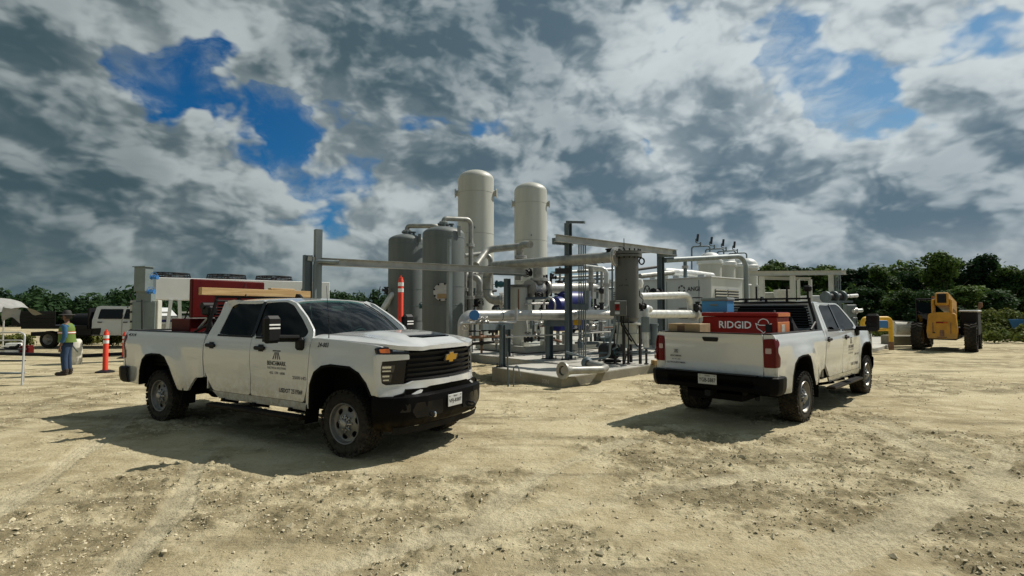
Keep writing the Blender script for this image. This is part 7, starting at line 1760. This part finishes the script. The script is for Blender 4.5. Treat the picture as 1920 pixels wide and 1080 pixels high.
# ------------------------------------------------------------------ telehandler
hx, hy = P(1776, 640, 25.4).x, 25.4
T = thing('telehandler', 'yellow telehandler with big dusty tyres seen from behind', 'telehandler', (hx, hy, 0), R(46)); T.scale = (.95, .95, .95); Yl = M['loader_yellow']
for x in (-1.35, 1.55):
    for s in (-1, 1):
        w = road_wheel(T, (x, s * 1.0, .66), .66, .44, (0, s, 0), 'loader_yellow')
        tr = MB()
        for k in range(20):
            for q in (-1, 1):
                a = 2 * pi * (k + .25 * q) / 20; Tm = Matrix.Rotation(a, 4, 'Z') @ Matrix.Translation((.655, 0, q * .11)) @ Matrix.Rotation(q * .55, 4, 'X'); tr.box((0, 0, 0), (.07, .075, .25), M=Tm)
        tr.build('tread', M['rubber'], w, smooth=False)['kind'] = 'stuff'
m = MB(); m.box((.1, 0, .80), (3.8, 1.05, .55), bev=.05); m.build('chassis', M['iron_black'], T)
m = MB(); m.plate(poly_round([(-.54, .60), (.54, .60), (.58, .95), (.50, 1.76), (.32, 1.84), (-.32, 1.84), (-.50, 1.76), (-.58, .95)], .06), [], lambda u, v, o: (-2.12 + .10 * max(0, v - 1.1) - o, u, v), .55); cw_ = m.build('counterweight', Yl, T)
for (y, z, w_, h_, mt) in ((0, 1.36, .42, .07, 'red_bright'), (-.13, 1.36, .13, .072, 'amber'), (.30, .88, .10, .05, 'iron_dark'), (0, .86, .16, .30, 'rust'), (0, .66, .34, .05, 'rust'), (.33, 1.1, .03, .5, 'rust'), (-.33, 1.1, .03, .5, 'rust')):
    m = MB(); m.box((-2.128 + .10 * max(0, z - 1.1), y, z), (.012, w_, h_)); m.build('marking', M[mt], cw_)
bm = MB(); Tb = Matrix.Translation((-1.75, -.02, 2.46)) @ Matrix.Rotation(.10, 4, 'Y')
bm.box((1.7, 0, .0), (3.9, .52, .62), M=Tb, bev=.05); bo_ = bm.build('boom', Yl, T)
m = MB(); m.box((-.262, 0, .02), (.03, .34, .44), M=Tb, bev=.03); m.build('boom_opening', M['iron_black'], bo_)
m = MB(); m.box((3.9, 0, -.03), (1.6, .36, .40), M=Tb, bev=.03); m.box((4.7, 0, -.35), (.3, .34, .8), M=Tb, bev=.04); m.build('boom_nose', Yl, bo_)
m = MB()
for s in (-1, 1): m.box((-1.72, s * .33, 2.05), (.5, .12, .85), bev=.04)
m.build('boom_cradle', Yl, T)
m = MB(); m.cyl((-1.85, -.33, 1.85), (-.6, -.33, 1.35), .055, 10); m.build('lift_cylinder', M['stainless'], T)
for (x, y) in ((-.55, .42), (-.55, 1.12), (.75, .42), (.95, 1.12)): cbm = MB(); boxbeam(cbm, Vector((x, y, .95)), Vector((x * .9, y, 2.46)), .07, .07); cbm.build('cab_post', M['iron_black'], T, smooth=False)
m = MB(); m.box((.15, .77, 2.49), (1.6, .80, .08), bev=.03); m.build('cab_roof', M['iron_black'], T)
m = MB(); m.box((.15, .77, .98), (1.5, .78, .55), bev=.04); m.build('cab_base', M['iron_black'], T)
for (c, sz) in (((-.54, .77, 1.72), (.012, .66, 1.2)), ((.16, 1.13, 1.80), (1.3, .012, 1.1)), ((.84, .77, 1.72), (.012, .66, .95))): m = MB(); m.box(c, sz); m.build('cab_window', M['window_tint'], T)
m = MB(); m.box((.1, .77, 1.40), (.5, .5, .14), bev=.05); m.box((-.15, .77, 1.70), (.12, .48, .6), bev=.05); m.build('seat', M['interior'], T)
m = MB(); m.box((.0, -.92, 1.30), (2.2, .66, 1.12), bev=.05); m.build('engine_cover', M['iron_black'], T)
m = MB(); m.box((.0, -.92, 1.90), (2.3, .74, .10), bev=.045); m.build('engine_hood', M['aluminium'], T)
m = MB(); m.cyl((.9, -1.22, 1.8), (.9, -1.22, 2.25), .05, 10); m.box((.95, -1.26, 2.2), (.10, .16, .26), bev=.03); m.build('mirror_post', M['rust'], T)
for s in (-1, 1): m = MB(); m.grid([[(x0 + .80 * cos(a), s * (.78 + .46 * k), .66 + .80 * sin(a)) for a in np.linspace(.5, 2.6, 12)] for k in (0, 1)]) if False else None
m = MB(); m.cyl((-.1, .5, 2.53), (-.1, .5, 2.65), .06, 10); m.build('beacon', M['amber'], T)
# blue skip at the right edge
q = P(1908, 622, 33); T = thing('skip_hopper', 'blue tipping skip at the right edge beyond the weeds', 'skip', (q.x + .5, q.y, 0), .5); T.scale = (.72, .72, .95)
b = MB(); ring = lambda z, a, b_, x0=0: [(x0 - a, -b_, z), (x0 + a, -b_, z), (x0 + a, b_, z), (x0 - a, b_, z)]
b.grid([ring(.45, .5, .55), ring(1.35, 1.0, .75, -.1), ring(1.35, .93, .70, -.1), ring(.55, .46, .5)], True); b.build('hopper', M['bin_blue'] if False else M['valve_blue'], T, smooth=False)
b = MB(); b.box((0, 0, .30), (1.3, .9, .2)); b.box((0, -.4, .12), (1.5, .1, .14)); b.box((0, .4, .12), (1.5, .1, .14)); b.build('base_frame', M['iron_black'], T, smooth=False)
b = MB(); b.box((.0, 0, 1.37), (2.1, 1.56, .05)); b.f = b.f; b.build('rim', M['valve_blue'], T, smooth=False) if False else None
